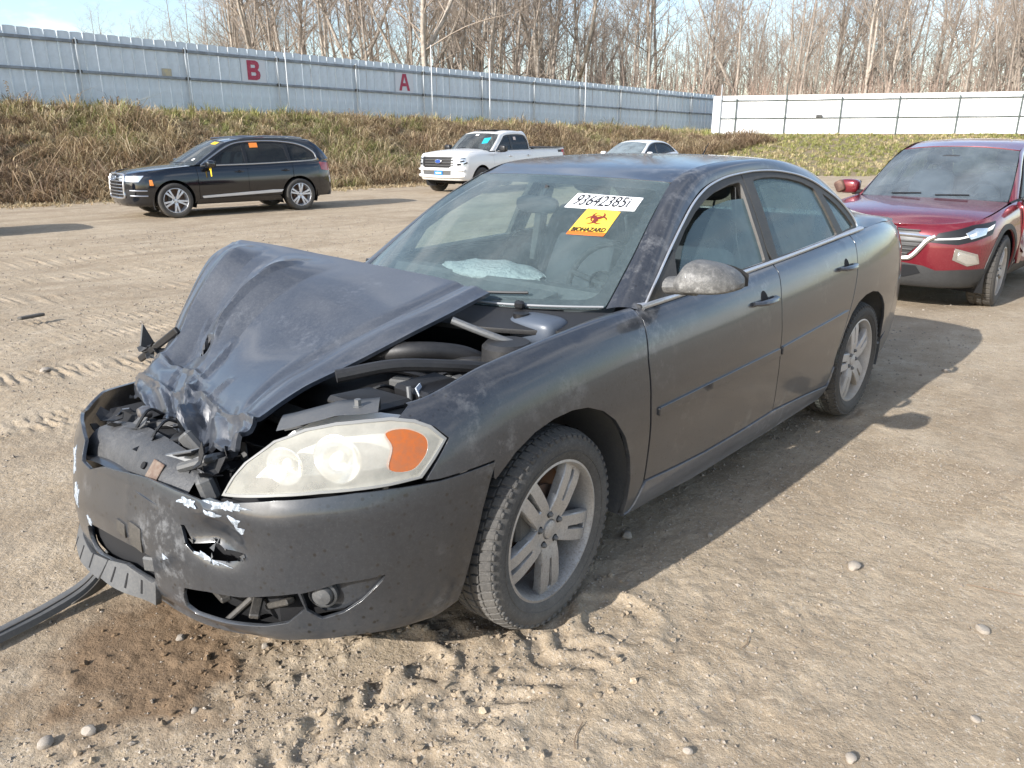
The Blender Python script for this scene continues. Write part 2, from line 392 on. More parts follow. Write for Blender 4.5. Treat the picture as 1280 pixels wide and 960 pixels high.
# ---------------------------------------------------------------- the wrecked sedan's body surfaces (metres, front axle at x=0)
SED_PLAN = [(.985, 0), (.975, .15), (.945, .33), (.89, .50), (.80, .66), (.66, .79), (.50, .865), (.32, .903), (0, .92), (-.5, .925), (-1., .925), (-1.5, .925), (-2., .925), (-2.5, .922),
            (-2.9, .918), (-3.3, .895), (-3.6, .85), (-3.85, .76), (-4., .60), (-4.06, .35), (-4.08, 0)]
SED_SIDE = [(0, -.075), (.06, -.047), (.15, -.03), (.3, -.013), (.5, -.001), (.62, -.003), (.74, -.015), (.85, -.035), (.93, -.059), (.97, -.08), (1, -.115)]
SED_FRONT = [(0, -.05), (.05, -.02), (.12, -.005), (.3, 0), (.62, 0), (.66, -.004), (.73, -.022), (.8, -.040), (.9, -.080), (1, -.145)]
SED_REAR = [(0, -.06), (.1, -.02), (.3, 0), (.5, 0), (.62, -.012), (.8, -.03), (1, -.09)]
SED_CROWN = [(-4.7, 1.02), (-4.2, 1.03), (-3.9, 1.05), (-3.6, 1.085), (-3.2, 1.105), (-2.6, 1.085), (-1.7, 1.04), (-.56, 1.), (-.4, .998), (-.18, .985), (.2, .95), (.47, .892), (.6, .882), (.75, .872), (1., .84), (1.2, .815), (1.6, .80)]
sed_shell = Shell(SED_PLAN, SED_CROWN, [(-4., SED_REAR), (-3.4, SED_SIDE), (.3, SED_SIDE), (.9, SED_FRONT)])
def sed_gh(x, z, d=0.):
    x = np.asarray(x, float); z = np.asarray(z, float)
    h = z-sed_shell.crown(x)
    y = .822-.44*h-.22*h*h-.10*np.clip(-2.2-x, 0, 2)**2-.02*np.clip(x+1.0, 0, 1)
    return np.stack([x+0*z, y+d, z+0*x], -1)
SED_SC = float(sed_shell.s[-1])
def sed_bump(s, z, d=0.):
    """front bumper skin right round the nose (s beyond SED_SC is the car's right), pulled forward at its torn right end and dented"""
    s = np.asarray(s, float); z = np.asarray(z, float); rt = s > SED_SC; ss = np.where(rt, 2*SED_SC-s, s)
    P = sed_shell(ss, z, d); P[..., 1] = np.where(rt, -P[..., 1], P[..., 1])
    w = sm(.1, -.65, P[..., 1]); P[..., 0] += .075*w; P[..., 1] -= .09*w; P[..., 2] -= .085*w
    g = np.exp(-((s-1.13)/.10)**2-((z-.515)/.055)**2); P[..., 0] -= .045*g; P[..., 1] -= .02*g
    g = np.exp(-((s-1.17)/.05)**2-((z-.60)/.02)**2); P[..., 0] += .012*g
    g = sm(1.0, 1.3, s)*sm(.42, .62, z); P[..., 0] -= .03*g
    return P
# ---------------------------------------------------------------- shared materials
TAR = (.30, .25, .195)
def setup_mats():
    mat('rubber', (.015, .015, .016), .75, bump=(60, .3, .004), dust=((.14, .125, .105), .5, 5., -.5, .95))
    mat('rubber_dusty', (.020, .020, .021), .8, bump=(60, .3, .004), dust=((.15, .14, .125), .75, 6., -.45, .95))
    mat('rim_dirty', (.58, .57, .55), .32, .85, dust=((.17, .14, .112), .72, 12., -.5, .8), bump=(30, .15, .003))
    mat('rim_clean', (.62, .62, .63), .28, .9, dust=((.36, .31, .25), .55, 5., -.2, .8))
    mat('rim_bright', (.72, .73, .75), .35, .5)
    mat('brake', (.16, .12, .10), .6, .6, var=(20, (.22, .12, .07), .4, .7))
    mat('plastic_black', (.012, .012, .013), .5, bump=(140, .2, .002), dust=((.19, .17, .14), .45, 5., -.3, .9))
    mat('plastic_clean', (.012, .012, .013), .4); mat('bay_black', (.009, .009, .010), .45, dust=((.06, .058, .055), .35, 7., -.6, .9)); mat('absorber', (.028, .030, .034), .40, dust=((.13, .125, .118), .6, 14., -.5, .9), bump=(35, .6, .008), splash=(22., .6, (.20, .20, .20)))
    mat('plastic_grey', (.05, .054, .06), .45, dust=((.20, .19, .17), .5, 9., -.4, .9), bump=(80, .2, .002))
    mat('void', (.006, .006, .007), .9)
    mat('chrome', (.75, .76, .78), .12, 1.)
    mat('chrome_dusty', (.62, .64, .68), .25, 1., dust=((.36, .33, .29), .6, 9., -.2, .8))
    mat('steel', (.32, .32, .32), .45, .9, var=(9, (.20, .13, .09), .5, .75))
    mat('steel_dull', (.14, .15, .16), .4, .6, dust=((.22, .20, .175), .5, 9., -.4, .9))
    mat('dark_metal', (.035, .037, .04), .5, .4, dust=((.16, .15, .13), .6, 7., -.3, .9))
    mat('interior_dark', (.025, .026, .03), .8); mat('interior_grey', (.07, .072, .075), .85, bump=(60, .2, .004)); mat('interior_seat', (.05, .055, .065), .9, bump=(90, .25, .003))
    mat('amber', (.85, .28, .05), .25, coat=.5); mat('lamp_red', (.35, .012, .012), .15, coat=1.); mat('reflector', (.82, .82, .80), .18, .9); mat('lamp_white', (.8, .8, .78), .25); mat('lamp_bright', (.62, .66, .70), .12, .5, 1.)
    glass('glass_dark', (.10, .13, .14), (.16, .17, .17), .10); glass('glass_clear', (.55, .62, .60), (.35, .38, .38), .12); glass('lamp_lens', (.86, .87, .86), (.75, .75, .73), .14, 6.)
setup_mats()
M = MATS
# ---------------------------------------------------------------- wheels (axle along y, outer face towards +y)
def spoke_plate(outline, holes, y0f, thick):
    """flat 2D outline in the wheel plane turned into a dished, edged plate; y0f(r) gives the face height"""
    V2, T, loops = tri2d(outline, holes, .022); r = np.hypot(V2[:, 0], V2[:, 1]); y = y0f(r)
    top = np.stack([V2[:, 0], y, V2[:, 1]], 1); V = [top]; F = []
    for t in T:
        a, b, c = top[t]; n = np.cross(b-a, c-a); F.append(tuple(t) if n[1] > 0 else tuple(t[::-1]))
    k = len(top)
    for li, L in enumerate(loops):
        L = np.array(L); B = top[L]; q = V2[L]; cen = q.mean(0); o = q-cen; o /= np.linalg.norm(o, axis=1)[:, None]; o = o*(-1 if li else 1)
        c = len(L); e1 = B+np.stack([o[:, 0]*.004, 0*o[:, 0]-.004, o[:, 1]*.004], 1); e2 = e1.copy(); e2[:, 1] -= thick
        V += [B, e1, e2]
        for rr in range(2):
            for i in range(c):
                j = (i+1) % c; F.append((k+rr*c+i, k+rr*c+j, k+(rr+1)*c+j, k+(rr+1)*c+i))
        k += 3*c
    return np.vstack(V), F
def rot2(p, a): c, s = math.cos(a), math.sin(a); return [(x*c-y*s, x*s+y*c) for x, y in p]
def make_wheel(parent, loc, side, Rt=.345, Rr=.235, w=.225, style='twin', rim=None, tyre=None, steer=0., tread=True, seed=0, hi=True, phase=.3):
    rim = rim or M['rim_bright']; tyre = tyre or M['rubber']; n = 72 if hi else 40; h = w/2
    b = MB()
    b.lathe([(Rr-.012, h-.03), (Rr+.002, h-.012), (Rr+.004, h-.004), (Rr-.004, h-.002), (Rr-.010, h-.010), (Rr-.014, h-.04), (Rr-.03, h-.09), (Rr-.03, -h+.03), (Rr+.002, -h+.01)], n)
    root = b.build('wheel', rim, parent); me = root.data
    root.location = loc; root.rotation_euler = (0, 0, steer+(0 if side > 0 else math.pi))
    # tyre
    d = Rt-Rr; pr = [(Rr-.004, h-.014), (Rr+.006, h-.002), (Rr+d*.25, h+.006), (Rr+d*.55, h+.009), (Rt-.022, h-.002), (Rt-.010, h-.016), (Rt-.007, h-.03), (Rt-.007, 0), (Rt-.007, -h+.03), (Rt-.022, -h+.002), (Rr+d*.5, -h-.006), (Rr, -h+.01)]
    b = MB(); b.lathe(cr(pr, 34 if hi else 20), n)
    rs = random.Random(seed)
    if tread:
        rows = [(-h*.80, .030, 62), (-h*.43, .030, 62), (0, .032, 62), (h*.43, .030, 62), (h*.80, .036, 62)] if hi else [(-h*.6, .05, 40), (0, .05, 40), (h*.62, .06, 40)]
        for ri, (yy, ww, k) in enumerate(rows):
            for i in range(k):
                a = 2*math.pi*(i+.5*(ri % 2))/k; ln = 2*math.pi*Rt/k*.78; sk = .22*(1 if ri < 2 else -1 if ri > 2 else .5)
                Mz = np.array([[1, sk, 0], [0, 1, 0], [0, 0, 1]]); Ma = np.array([[math.cos(a), 0, -math.sin(a)], [0, 1, 0], [math.sin(a), 0, math.cos(a)]])
                q = MB(); edge = abs(yy) > h*.7; q.box((0, 0, 0), (ln, ww, .015), .002, Mz); V = q.V[0]
                if edge: V[:, 2] -= np.clip((np.abs(V[:, 1]+yy)-h*.72), 0, 1)*.55
                V = V+np.array([0, yy, Rt-.0075]); b.add(V@Ma.T, q.F)
    if hi:                                                     # raised sidewall ring
        b.lathe([(Rr+d*.30, h+.004), (Rr+d*.31, h+.009), (Rr+d*.34, h+.0095), (Rr+d*.35, h+.006)], n)
        for i in range(62):
            a = 2*math.pi*i/62; Ma = np.array([[math.cos(a), 0, -math.sin(a)], [0, 1, 0], [math.sin(a), 0, math.cos(a)]]); q = MB(); q.box((0, h-.004, Rt-.024), (.020, .016, .016), .003); b.add(q.V[0]@Ma.T, q.F)
    b.build('tyre', tyre, root, ang=30)
    # spokes
    face = lambda r: h-.030+.014*sm(.03, .12, r)-.008*sm(.75*Rr, Rr, r)
    if style == 'twin':
        for i in range(5):
            a = 2*math.pi*i/5+phase; ro = Rr-.006; rb = .052
            out2 = fillet([(rb, -.040), (ro*.5, -.045), (ro, -.053), (ro, .053), (ro*.5, .045), (rb, .040)], .004)
            hole = fillet([(ro*.44, -.006), (ro*.94, -.011), (ro*.94, .011), (ro*.44, .006)], .003)
            V, F = spoke_plate(rot2(out2, a), [rot2(hole, a)], face, .028); q = MB(); q.add(V, F); q.build('spoke', rim, root, ang=40)
    elif style == 'multi':
        for i in range(10):
            a = 2*math.pi*(i//2)/5+phase+(.17 if i % 2 else -.17); ro = Rr-.006
            V, F = spoke_plate(rot2(fillet([(.05, -.018), (ro*.6, -.016), (ro, -.024), (ro, .024), (ro*.6, .016), (.05, .018)], .004), a), [], face, .03); q = MB(); q.add(V, F); q.build('spoke', rim, root, ang=40)
    else:
        for i in range(5):
            a = 2*math.pi*i/5+phase; ro = Rr-.006
            V, F = spoke_plate(rot2(fillet([(.05, -.035), (ro*.6, -.03), (ro, -.042), (ro, .042), (ro*.6, .03), (.05, .035)], .006), a), [], face, .03); q = MB(); q.add(V, F); q.build('spoke', rim, root, ang=40)
    fy = h-.030
    q = MB().lathe([(.078, fy-.035), (.078, fy-.002), (.070, fy+.004), (.036, fy+.004), (.034, fy+.001)], 32); q.build('hub', rim, root)
    q = MB().lathe([(.033, fy+.001), (.031, fy+.009), (.022, fy+.013), (.0001, fy+.014)], 24); q.build('centre_cap', rim, root)
    for i in range(5):
        a = 2*math.pi*(i+.5)/5+phase; c = (math.cos(a)*.056, 0, math.sin(a)*.056); q = MB()
        q.lathe([(.0135, fy+.003), (.0135, fy+.0046), (.0001, fy+.0046)], 14, c=c); q.build('lug_recess', M['void'], root)
        q = MB().lathe([(.009, fy), (.009, fy+.012), (.006, fy+.017), (.0001, fy+.017)], 6, c=c); q.build('lug_nut', M['steel_dull'], root)
    if hi or True:
        q = MB().lathe([(.145, .02), (.145, .032), (.06, .036), (.06, .0)], 36); q.lathe([(Rr-.03, -.02), (.05, -.02)], 36); q.build('brake_disc', M['brake'], root)
        q = MB().box((.11, .03, .06), (.075, .06, .13), .012); q.build('brake_caliper', M['dark_metal'], root)
    return root
def superell(c, a, e=2.6, nu=20, nv=12, M3=None):
    """rounded block: super-ellipsoid grid; returns MB"""
    u = np.linspace(0, 2*np.pi, nu, endpoint=False); v = np.linspace(-np.pi/2, np.pi/2, nv); pw = lambda x: np.sign(x)*np.abs(x)**(2/e)
    U, Vv = np.meshgrid(u, v); G = np.stack([a[0]*pw(np.cos(Vv))*pw(np.cos(U)), a[1]*pw(np.cos(Vv))*pw(np.sin(U)), a[2]*pw(np.sin(Vv))], -1)
    if M3 is not None: G = G@np.array(M3).T
    return MB().grid(G+np.array(c), True)
def make_seat(parent, x, y, z, w=.52, m=None, head=True, hgt=.62):
    m = m or M['interior_seat']; q = MB(); q.add(*(lambda s: (np.vstack(s.V), s.F))(superell((x, y, z), (.26, w/2, .09), 4)))
    ca, sa = math.cos(R(-18)), math.sin(R(-18)); Rm = np.array([[ca, 0, sa], [0, 1, 0], [-sa, 0, ca]])
    q.add(*(lambda s: (np.vstack(s.V), s.F))(superell((x-.30, y, z+.36), (.075, w/2, hgt/2), 4, M3=Rm)))
    s = q.build('seat', m, parent)
    if head:
        h = MB(); h.add(*(lambda s_: (np.vstack(s_.V), s_.F))(superell((x-.42, y, z+.36+hgt/2+.13), (.05, .13, .09), 3.2, M3=Rm)))
        for k in (-.05, .05): h.tube([(x-.38, y+k, z+.30+hgt/2), (x-.42, y+k, z+.36+hgt/2+.1)], .006, 6)
        h.build('headrest', m, s)
    return s
def steering_wheel(parent, c, tilt=25, r=.185):
    t = np.linspace(0, 2*np.pi, 41); P = np.stack([0*t, np.cos(t)*r, np.sin(t)*r], 1); a = R(tilt); Rm = np.array([[math.cos(a), 0, -math.sin(a)], [0, 1, 0], [math.sin(a), 0, math.cos(a)]])
    q = MB().tube(P@Rm.T+np.array(c), .014, 8, cap=False)
    for k in (.2, math.pi-.2, -math.pi/2): q.tube(np.array([[0, 0, 0], [0, math.cos(k)*r, math.sin(k)*r]])@Rm.T+np.array(c), .014, 6)
    q.lathe([(.0001, -.02), (.06, -.015), (.06, .02)], 16, 'x', c); return q.build('steering_wheel', M['interior_dark'], parent)
# ---------------------------------------------------------------- ground: one sheet, fine near the wreck, to the horizon
FHv = np.array([-.736, -.677]); N1, N2, N3, N4 = Noise2(1), Noise2(2), Noise2(3), Noise2(4)
def depth_of(x, y): return (x-1.75)*FHv[0]+(y-2.339)*FHv[1]
def base_z(x, y): return -.17*sm(4.5, 11.5, depth_of(x, y))
def axis_pts(lo, hi, st, g, far):
    a = list(np.arange(lo, hi, st)); s = st
    while a[-1] < far: s = min(s*g, 40); a.append(a[-1]+s)
    s = st; b = []; q = lo
    while q > -far: s = min(s*g, 40); q -= s; b.append(q)
    return np.array(b[::-1]+a)
def seg_track(x, y, path, wdt):
    """distance along and across a polyline track"""
    P = np.array(path); best = np.full(x.shape, 9.); al = np.zeros(x.shape); L0 = 0
    for a, b in zip(P[:-1], P[1:]):
        d = b-a; L = np.linalg.norm(d); d = d/L; t = np.clip((x-a[0])*d[0]+(y-a[1])*d[1], 0, L); ox = x-a[0]-d[0]*t; oy = y-a[1]-d[1]*t; dist = np.hypot(ox, oy); sgn = np.sign(d[0]*oy-d[1]*ox); m = dist < np.abs(best)
        best = np.where(m, dist*sgn, best); al = np.where(m, L0+t, al); L0 += L
    return al, best
def ground_z(x, y):
    z = base_z(x, y); D = np.hypot(x-.3, y-.8); near = sm(14., 5., D)
    rough = sm(-.20, .25, N1.fbm(x*.8, y*.8, 2))*.6+.4
    z = z+.020*N1.fbm(x*.9, y*.9, 3)+near*(.012*N2.fbm(x*4., y*7., 3)*rough)
    # clods: lumpy grit, strongest by the bumper and in the worked soil of the foreground
    w = np.exp(-((x-.80)/.75)**2-((y-.45)/.55)**2)+.55*np.exp(-((x-.2)/1.3)**2-((y-1.2)/.5)**2)+.10
    n = N3.fbm(x*19, y*19, 3); z = z+near*w*.021*np.clip(n-.02, 0, 1)+near*.006*N4.fbm(x*45, y*45, 2)*(.3+w)
    # tyre tracks: pressed bands with lug marks
    for path, wd, pitch, hgt, seed in TRACKS:
        al, ac = seg_track(x, y, path, wd); inb = sm(wd*.62, wd*.46, np.abs(ac)); wob = pitch*1.1*N2(al*4.5+seed*7, ac*6.)+pitch*.5*N4(al*11, ac*14.)
        lug = np.sin(2*np.pi*(al+np.abs(ac)*.75+wob*.9)/pitch); fade = sm(-.35, .15, N1(al*.8+seed*3.3, ac*2.+seed)+.15)
        z = z+inb*fade*hgt*(sm(-.4, .6, lug)-.5)*(.45+1.1*(N3(al*7+seed, ac*9)+.5))+.012*np.exp(-((np.abs(ac)-wd*.58)/.04)**2)*fade
    # smooth drag groove
    al, ac = seg_track(x, y, [(.40, .64), (.73, .61), (.96, .55), (1.30, .47)], .1); g = sm(.085, .05, np.abs(ac)); z = z*(1-g)+g*(base_z(x, y)-.012+.002*N2(x*30, y*30)); z = z+.016*np.exp(-((np.abs(ac)-.10)/.025)**2)*(N3(x*22, y*22)+.6)
    # wheels stand on firm spots
    for wx, wy in ((-.02, .80), (-2.815, .80), (-.02, -.80), (-2.815, -.80)):
        g = np.exp(-((x-wx)/.16)**2-((y-wy)/.14)**2); z = z*(1-g)+g*(-.002); z = z+.018*np.exp(-((np.hypot((x-wx)/1.5, y-wy)-.165)/.035)**2)*(.5+N3(x*20, y*20))
    return z
TRACKS = [([(-.15, 1.06), (.2, .99), (.5, .93), (.79, .89), (1.5, .80)], .30, .125, .015, 1), ([(.45, .76), (.75, .77), (1.3, .82)], .16, .11, .018, 2),
          ([(3., -5.9), (-.11, -5.62), (-1.4, -5.2), (-4., -4.9)], .24, .075, .012, 3), ([(3., -4.8), (.17, -4.62), (-.6, -4.6), (-3, -4.5)], .22, .07, .010, 4), ([(2.6, -4.0), (.43, -3.66), (-.45, -3.43), (-2, -3.3)], .26, .08, .013, 5), ([(2.5, -2.6), (.6, -2.55), (-1., -2.4)], .24, .08, .013, 9),
          ([(1.2, 1.75), (.17, 1.42), (-.54, 1.56), (-1.43, 1.83), (-4., 2.3)], .22, .16, .004, 6), ([(4, -9.), (-4, -8.6), (-14, -8.2)], .3, .2, .016, 8), ([(4, -10.8), (-4, -10.4), (-14, -9.9)], .3, .2, .016, 10), ([(4, -7.2), (-3, -6.9), (-9, -6.5)], .3, .2, .016, 12), ([(-5, 2.6), (-9, 3.4), (-14, 4)], .3, .12, .016, 11)]
gx = axis_pts(-2.2, 2.1, .0115, 1.045, 420.); gy = axis_pts(-1.6, 2.35, .0115, 1.045, 420.)
X, Y = np.meshgrid(gx, gy, indexing='ij'); Z = ground_z(X, Y); nx_, ny_ = X.shape
me = bpy.data.meshes.new('ground'); V = np.stack([X, Y, Z], -1).reshape(-1, 3); ii = (np.arange(nx_-1)[:, None]*ny_+np.arange(ny_-1)[None]).ravel(); F = np.stack([ii, ii+ny_, ii+ny_+1, ii+1], 1)
me.vertices.add(len(V)); me.vertices.foreach_set('co', V.ravel().astype(np.float32)); me.loops.add(F.size); me.loops.foreach_set('vertex_index', F.ravel().astype(np.int32)); me.polygons.add(len(F)); me.polygons.foreach_set('loop_start', np.arange(0, F.size, 4, dtype=np.int32)); me.polygons.foreach_set('use_smooth', np.ones(len(F), bool)); me.update(); me.validate()
dm, t = new_mat('dirt'); o_ = nd(t, 'ShaderNodeOutputMaterial'); p = nd(t, 'ShaderNodeBsdfPrincipled', Roughness=.95); p.inputs['Specular IOR Level'].default_value = .12; t.links.new(p.outputs[0], o_.inputs[0]); tcn = nd(t, 'ShaderNodeTexCoord'); vec = tcn.outputs['Object']
c = mixc(t, nmask(t, vec, .55, .35, .68, 6, .6, .4), (.385, .308, .215), (.288, .222, .150)); c = mixc(t, nmask(t, vec, 3.2, .42, .72, 7, .7), c, (.44, .362, .266)); c = mixc(t, mth(t, 'MULTIPLY', nmask(t, vec, 26., .50, .72, 5, .7), .55), c, (.215, .166, .115)); c = mixc(t, mth(t, 'MULTIPLY', nmask(t, vec, 95., .56, .70, 3, .6), .7), c, (.55, .49, .41))
mpn = nd(t, 'ShaderNodeMapping'); mpn.inputs['Scale'].default_value = (.22, 1.5, 1); t.links.new(vec, mpn.inputs[0]); c = mixc(t, mth(t, 'MULTIPLY', nmask(t, mpn.outputs[0], 1.1, .48, .66, 5, .6, .5), .55), c, (.24, .185, .128))
sp_ = nd(t, 'ShaderNodeSeparateXYZ'); t.links.new(vec, sp_.inputs[0]); wob = nd(t, 'ShaderNodeTexNoise', Scale=4.5, Detail=5); t.links.new(vec, wob.inputs['Vector'])
ux = mth(t, 'DIVIDE', mth(t, 'SUBTRACT', sp_.outputs[0], 1.0), .44); uy = mth(t, 'DIVIDE', mth(t, 'SUBTRACT', sp_.outputs[1], .06), .46); rr_ = mth(t, 'ADD', mth(t, 'SQRT', mth(t, 'ADD', mth(t, 'MULTIPLY', ux, ux), mth(t, 'MULTIPLY', uy, uy))), mth(t, 'MULTIPLY', mth(t, 'SUBTRACT', wob.outputs['Fac'], .5), 1.5))
wet = nd(t, 'ShaderNodeMapRange'); wet.inputs[1].default_value = 1.05; wet.inputs[2].default_value = .55; t.links.new(rr_, wet.inputs[0]); wetv = mth(t, 'MULTIPLY', wet.outputs[0], .9); c = mixc(t, wetv, c, (.17, .112, .066)); t.links.new(c, p.inputs['Base Color'])
n1 = nd(t, 'ShaderNodeTexNoise', Scale=70., Detail=6, Roughness=.7); t.links.new(vec, n1.inputs['Vector']); b1 = nd(t, 'ShaderNodeBump', Strength=.55, Distance=.012); t.links.new(n1.outputs['Fac'], b1.inputs['Height']); n2 = nd(t, 'ShaderNodeTexNoise', Scale=11., Detail=7, Roughness=.65); t.links.new(vec, n2.inputs['Vector']); b2 = nd(t, 'ShaderNodeBump', Strength=.45, Distance=.05); t.links.new(n2.outputs['Fac'], b2.inputs['Height']); t.links.new(b1.outputs[0], b2.inputs['Normal']); t.links.new(b2.outputs[0], p.inputs['Normal'])
tag(link('ground', me, dm), kind='structure')
# ---------------------------------------------------------------- stones and grit
def stone_mesh(seed, n=2):
    bm = bmesh.new(); bmesh.ops.create_icosphere(bm, subdivisions=n, radius=1.); r = random.Random(seed); ax = [Vector((r.gauss(0, 1), r.gauss(0, 1), r.gauss(0, 1))).normalized() for _ in range(7)]; cut = [r.uniform(.55, .9) for _ in ax]
    for v in bm.verts:
        for a, c_ in zip(ax, cut):
            d = v.co.dot(a)
            if d > c_: v.co -= a*(d-c_)
    me = bpy.data.meshes.new('stone'); bm.to_mesh(me); bm.free(); me.polygons.foreach_set('use_smooth', [True]*len(me.polygons)); sharpen(me, 30); return me
STM = [stone_mesh(k) for k in range(5)]; stm = mat('stone', (.36, .32, .27), .85, var=(12, (.26, .22, .175), .4, .6), bump=(40, .3, .004))
for m_ in STM: m_.materials.append(stm)
STONES = [(-1.1, 1.54, .028, 'pale stone with a dark shadow on the open dirt right of the sedan'), (-.98, 2.01, .022, 'small round stone near the right edge of the picture'), (-.69, .75, .026, 'grey stone lying in the shade behind the front tyre'), (-.94, 1.0, .013, 'small stone at the edge of the shadow below the front door'), (.2, 1.56, .013, 'white pebble near the bottom edge of the picture'), (-.09, 1.89, .017, 'tan stone at the bottom edge, right of the middle'), (-.49, 2.1, .013, 'flat stone in the lower right corner area'), (.89, .03, .016, 'pale stone on the wet brown soil under the bumper'),
          (1.36, .22, .022, 'pale flat stone in the lower left corner'), (1.26, .26, .020, 'stone left of the drag groove at lower left'), (.14, -3.68, .035, 'pale stone on the dirt far left of the hood'), (-4.23, 1.07, .026, 'white stone at the end of the roof shadow'), (.72, .28, .014, 'brown pebble below the bumper corner'), (1.02, .40, .012, 'dark pebble beside the drag groove')]
for i, (x, y, r_, lb) in enumerate(STONES):
    o = link('stone', STM[i % 5]); z = float(ground_z(np.array([x]), np.array([y]))[0]); o.location = (x, y, z+r_*.25); o.scale = (r_*1.2, r_, r_*.75); o.rotation_euler = (0, 0, i*1.3); tag(o, lb, 'stone', 'stones on the dirt')
def scatter(n, seed, fn):
    r = np.random.default_rng(seed); pts_ = []
    while len(pts_) < n:
        q = fn(r); pts_.append(q)
    return np.array(pts_)
oct_v = np.array([(1, 0, 0), (-1, 0, 0), (0, 1, 0), (0, -1, 0), (0, 0, 1), (0, 0, -1)], float); oct_f = np.array([(0, 2, 4), (2, 1, 4), (1, 3, 4), (3, 0, 4), (2, 0, 5), (1, 2, 5), (3, 1, 5), (0, 3, 5)])
r = np.random.default_rng(21); ng = 24000; u = r.random(ng); gxp = np.where(u < .22, r.normal(.85, .45, ng), r.uniform(-5.5, 2., ng)); gyp = np.where(u < .22, r.normal(.40, .45, ng), r.uniform(-6, 3.2, ng)); k = (u > .86); gxp[k] = r.uniform(-9, 3, k.sum()); gyp[k] = r.uniform(-13, 4, k.sum()); k = (u > .30) & (u < .66); gxp[k] = r.uniform(-2.6, 1.4, k.sum()); gyp[k] = r.uniform(.5, 2.7, k.sum())
sz = .0018+.0050*r.random(ng)**4.+.006*(r.random(ng) > .985)+.0012*np.clip(depth_of(gxp, gyp)-2.5, 0, 9); gz = ground_z(gxp, gyp); ok = ~((gxp < .5) & (gxp > -3.3) & (np.abs(gyp) < .65)) & ~((np.hypot((gxp-1.)/.42, (gyp-.06)/.44) < 1) & (r.random(ng) < .8)); gxp, gyp, sz, gz = gxp[ok], gyp[ok], sz[ok], gz[ok]; ng = len(gxp)
jit = 1+.5*(r.random((ng, 6, 1))-.5); ang = r.random(ng)*6.28; base = oct_v[None]*jit*np.stack([sz*1.25, sz, sz*.8], 1)[:, None]; rx = base[..., 0]*np.cos(ang)[:, None]-base[..., 1]*np.sin(ang)[:, None]; ry = base[..., 0]*np.sin(ang)[:, None]+base[..., 1]*np.cos(ang)[:, None]
V = np.stack([rx+gxp[:, None], ry+gyp[:, None], base[..., 2]+gz[:, None]+sz[:, None]*.3], -1).reshape(-1, 3); F = (oct_f[None]+6*np.arange(ng)[:, None, None]).reshape(-1, 3)
gm = mat('grit', (.35, .305, .25), .9, var=(75, (.17, .135, .10), .40, .60)); tag(link('gravel', mesh('gravel', V, F, False), gm), 'loose grit and small pebbles strewn over the dirt', 'gravel', kind='stuff')
# clods: crumbs of soil thrown up by the tracks
nc = 1300; cx_a = r.normal(.72, .42, nc); cy_a = r.normal(.52, .33, nc); k = r.random(nc) > .7; cx_a[k] = r.uniform(-.4, 1.5, k.sum()); cy_a[k] = r.uniform(.8, 1.3, k.sum()); cs = .0025+.011*r.random(nc)**4; cz_a = ground_z(cx_a, cy_a); iv = [(v.co[:]) for v in STM[0].vertices]
bm = bmesh.new(); bmesh.ops.create_icosphere(bm, subdivisions=1, radius=1.); iv = np.array([v.co[:] for v in bm.verts]); itf = np.array([[v.index for v in f.verts] for f in bm.faces]); bm.free()
al_, ac_ = seg_track(cx_a, cy_a, [(.40, .64), (.73, .61), (.96, .55), (1.30, .47)], .1); keep = np.abs(ac_) > .085; cx_a, cy_a, cs, cz_a = cx_a[keep], cy_a[keep], cs[keep], cz_a[keep]; nc = len(cs)
V = (iv[None]*(1+1.0*(r.random((nc, len(iv), 1))-.5))*cs[:, None, None]*np.array([1.15, 1, .8])+np.stack([cx_a, cy_a, cz_a+cs*.25], 1)[:, None]).reshape(-1, 3); F = (itf[None]+len(iv)*np.arange(nc)[:, None, None]).reshape(-1, 3)
tag(link('soil_crumbs', mesh('soil_crumbs', V, F, False), dm), 'crumbs and clods of brown soil heaped along the tyre tracks', 'soil', kind='stuff')
for path, lb in ((([-1.24, 1.90], [-1.27, 1.98], [-1.31, 2.10]), 'thin dry twig lying on the dirt at the right edge'), (([-.38, 1.45], [-.345, 1.462], [-.31, 1.46]), 'short thin straw on the dirt right of the front wheel'), (([.30, 1.28], [.36, 1.30], [.40, 1.33]), 'bent straw on the dirt below the front wheel')):
    q = MB(); P = np.array([(a, b, float(ground_z(np.array([a]), np.array([b]))[0])+.008) for a, b in path]); q.tube(cr(P, 12), .0018, 5); tag(q.build('twig', mat('twig', (.20, .14, .09), .9)), lb, 'twig', 'twigs on the dirt')
q = MB().box((-.34, -5.58, .02), (.22, .07, .03), .008, np.array(Matrix.Rotation(.2, 3, 'Z'))@np.array(Matrix.Rotation(.1, 3, 'X'))); tag(q.build('plastic_scrap', M['plastic_black']), 'small black scrap of plastic on the dirt at far left', 'scrap')
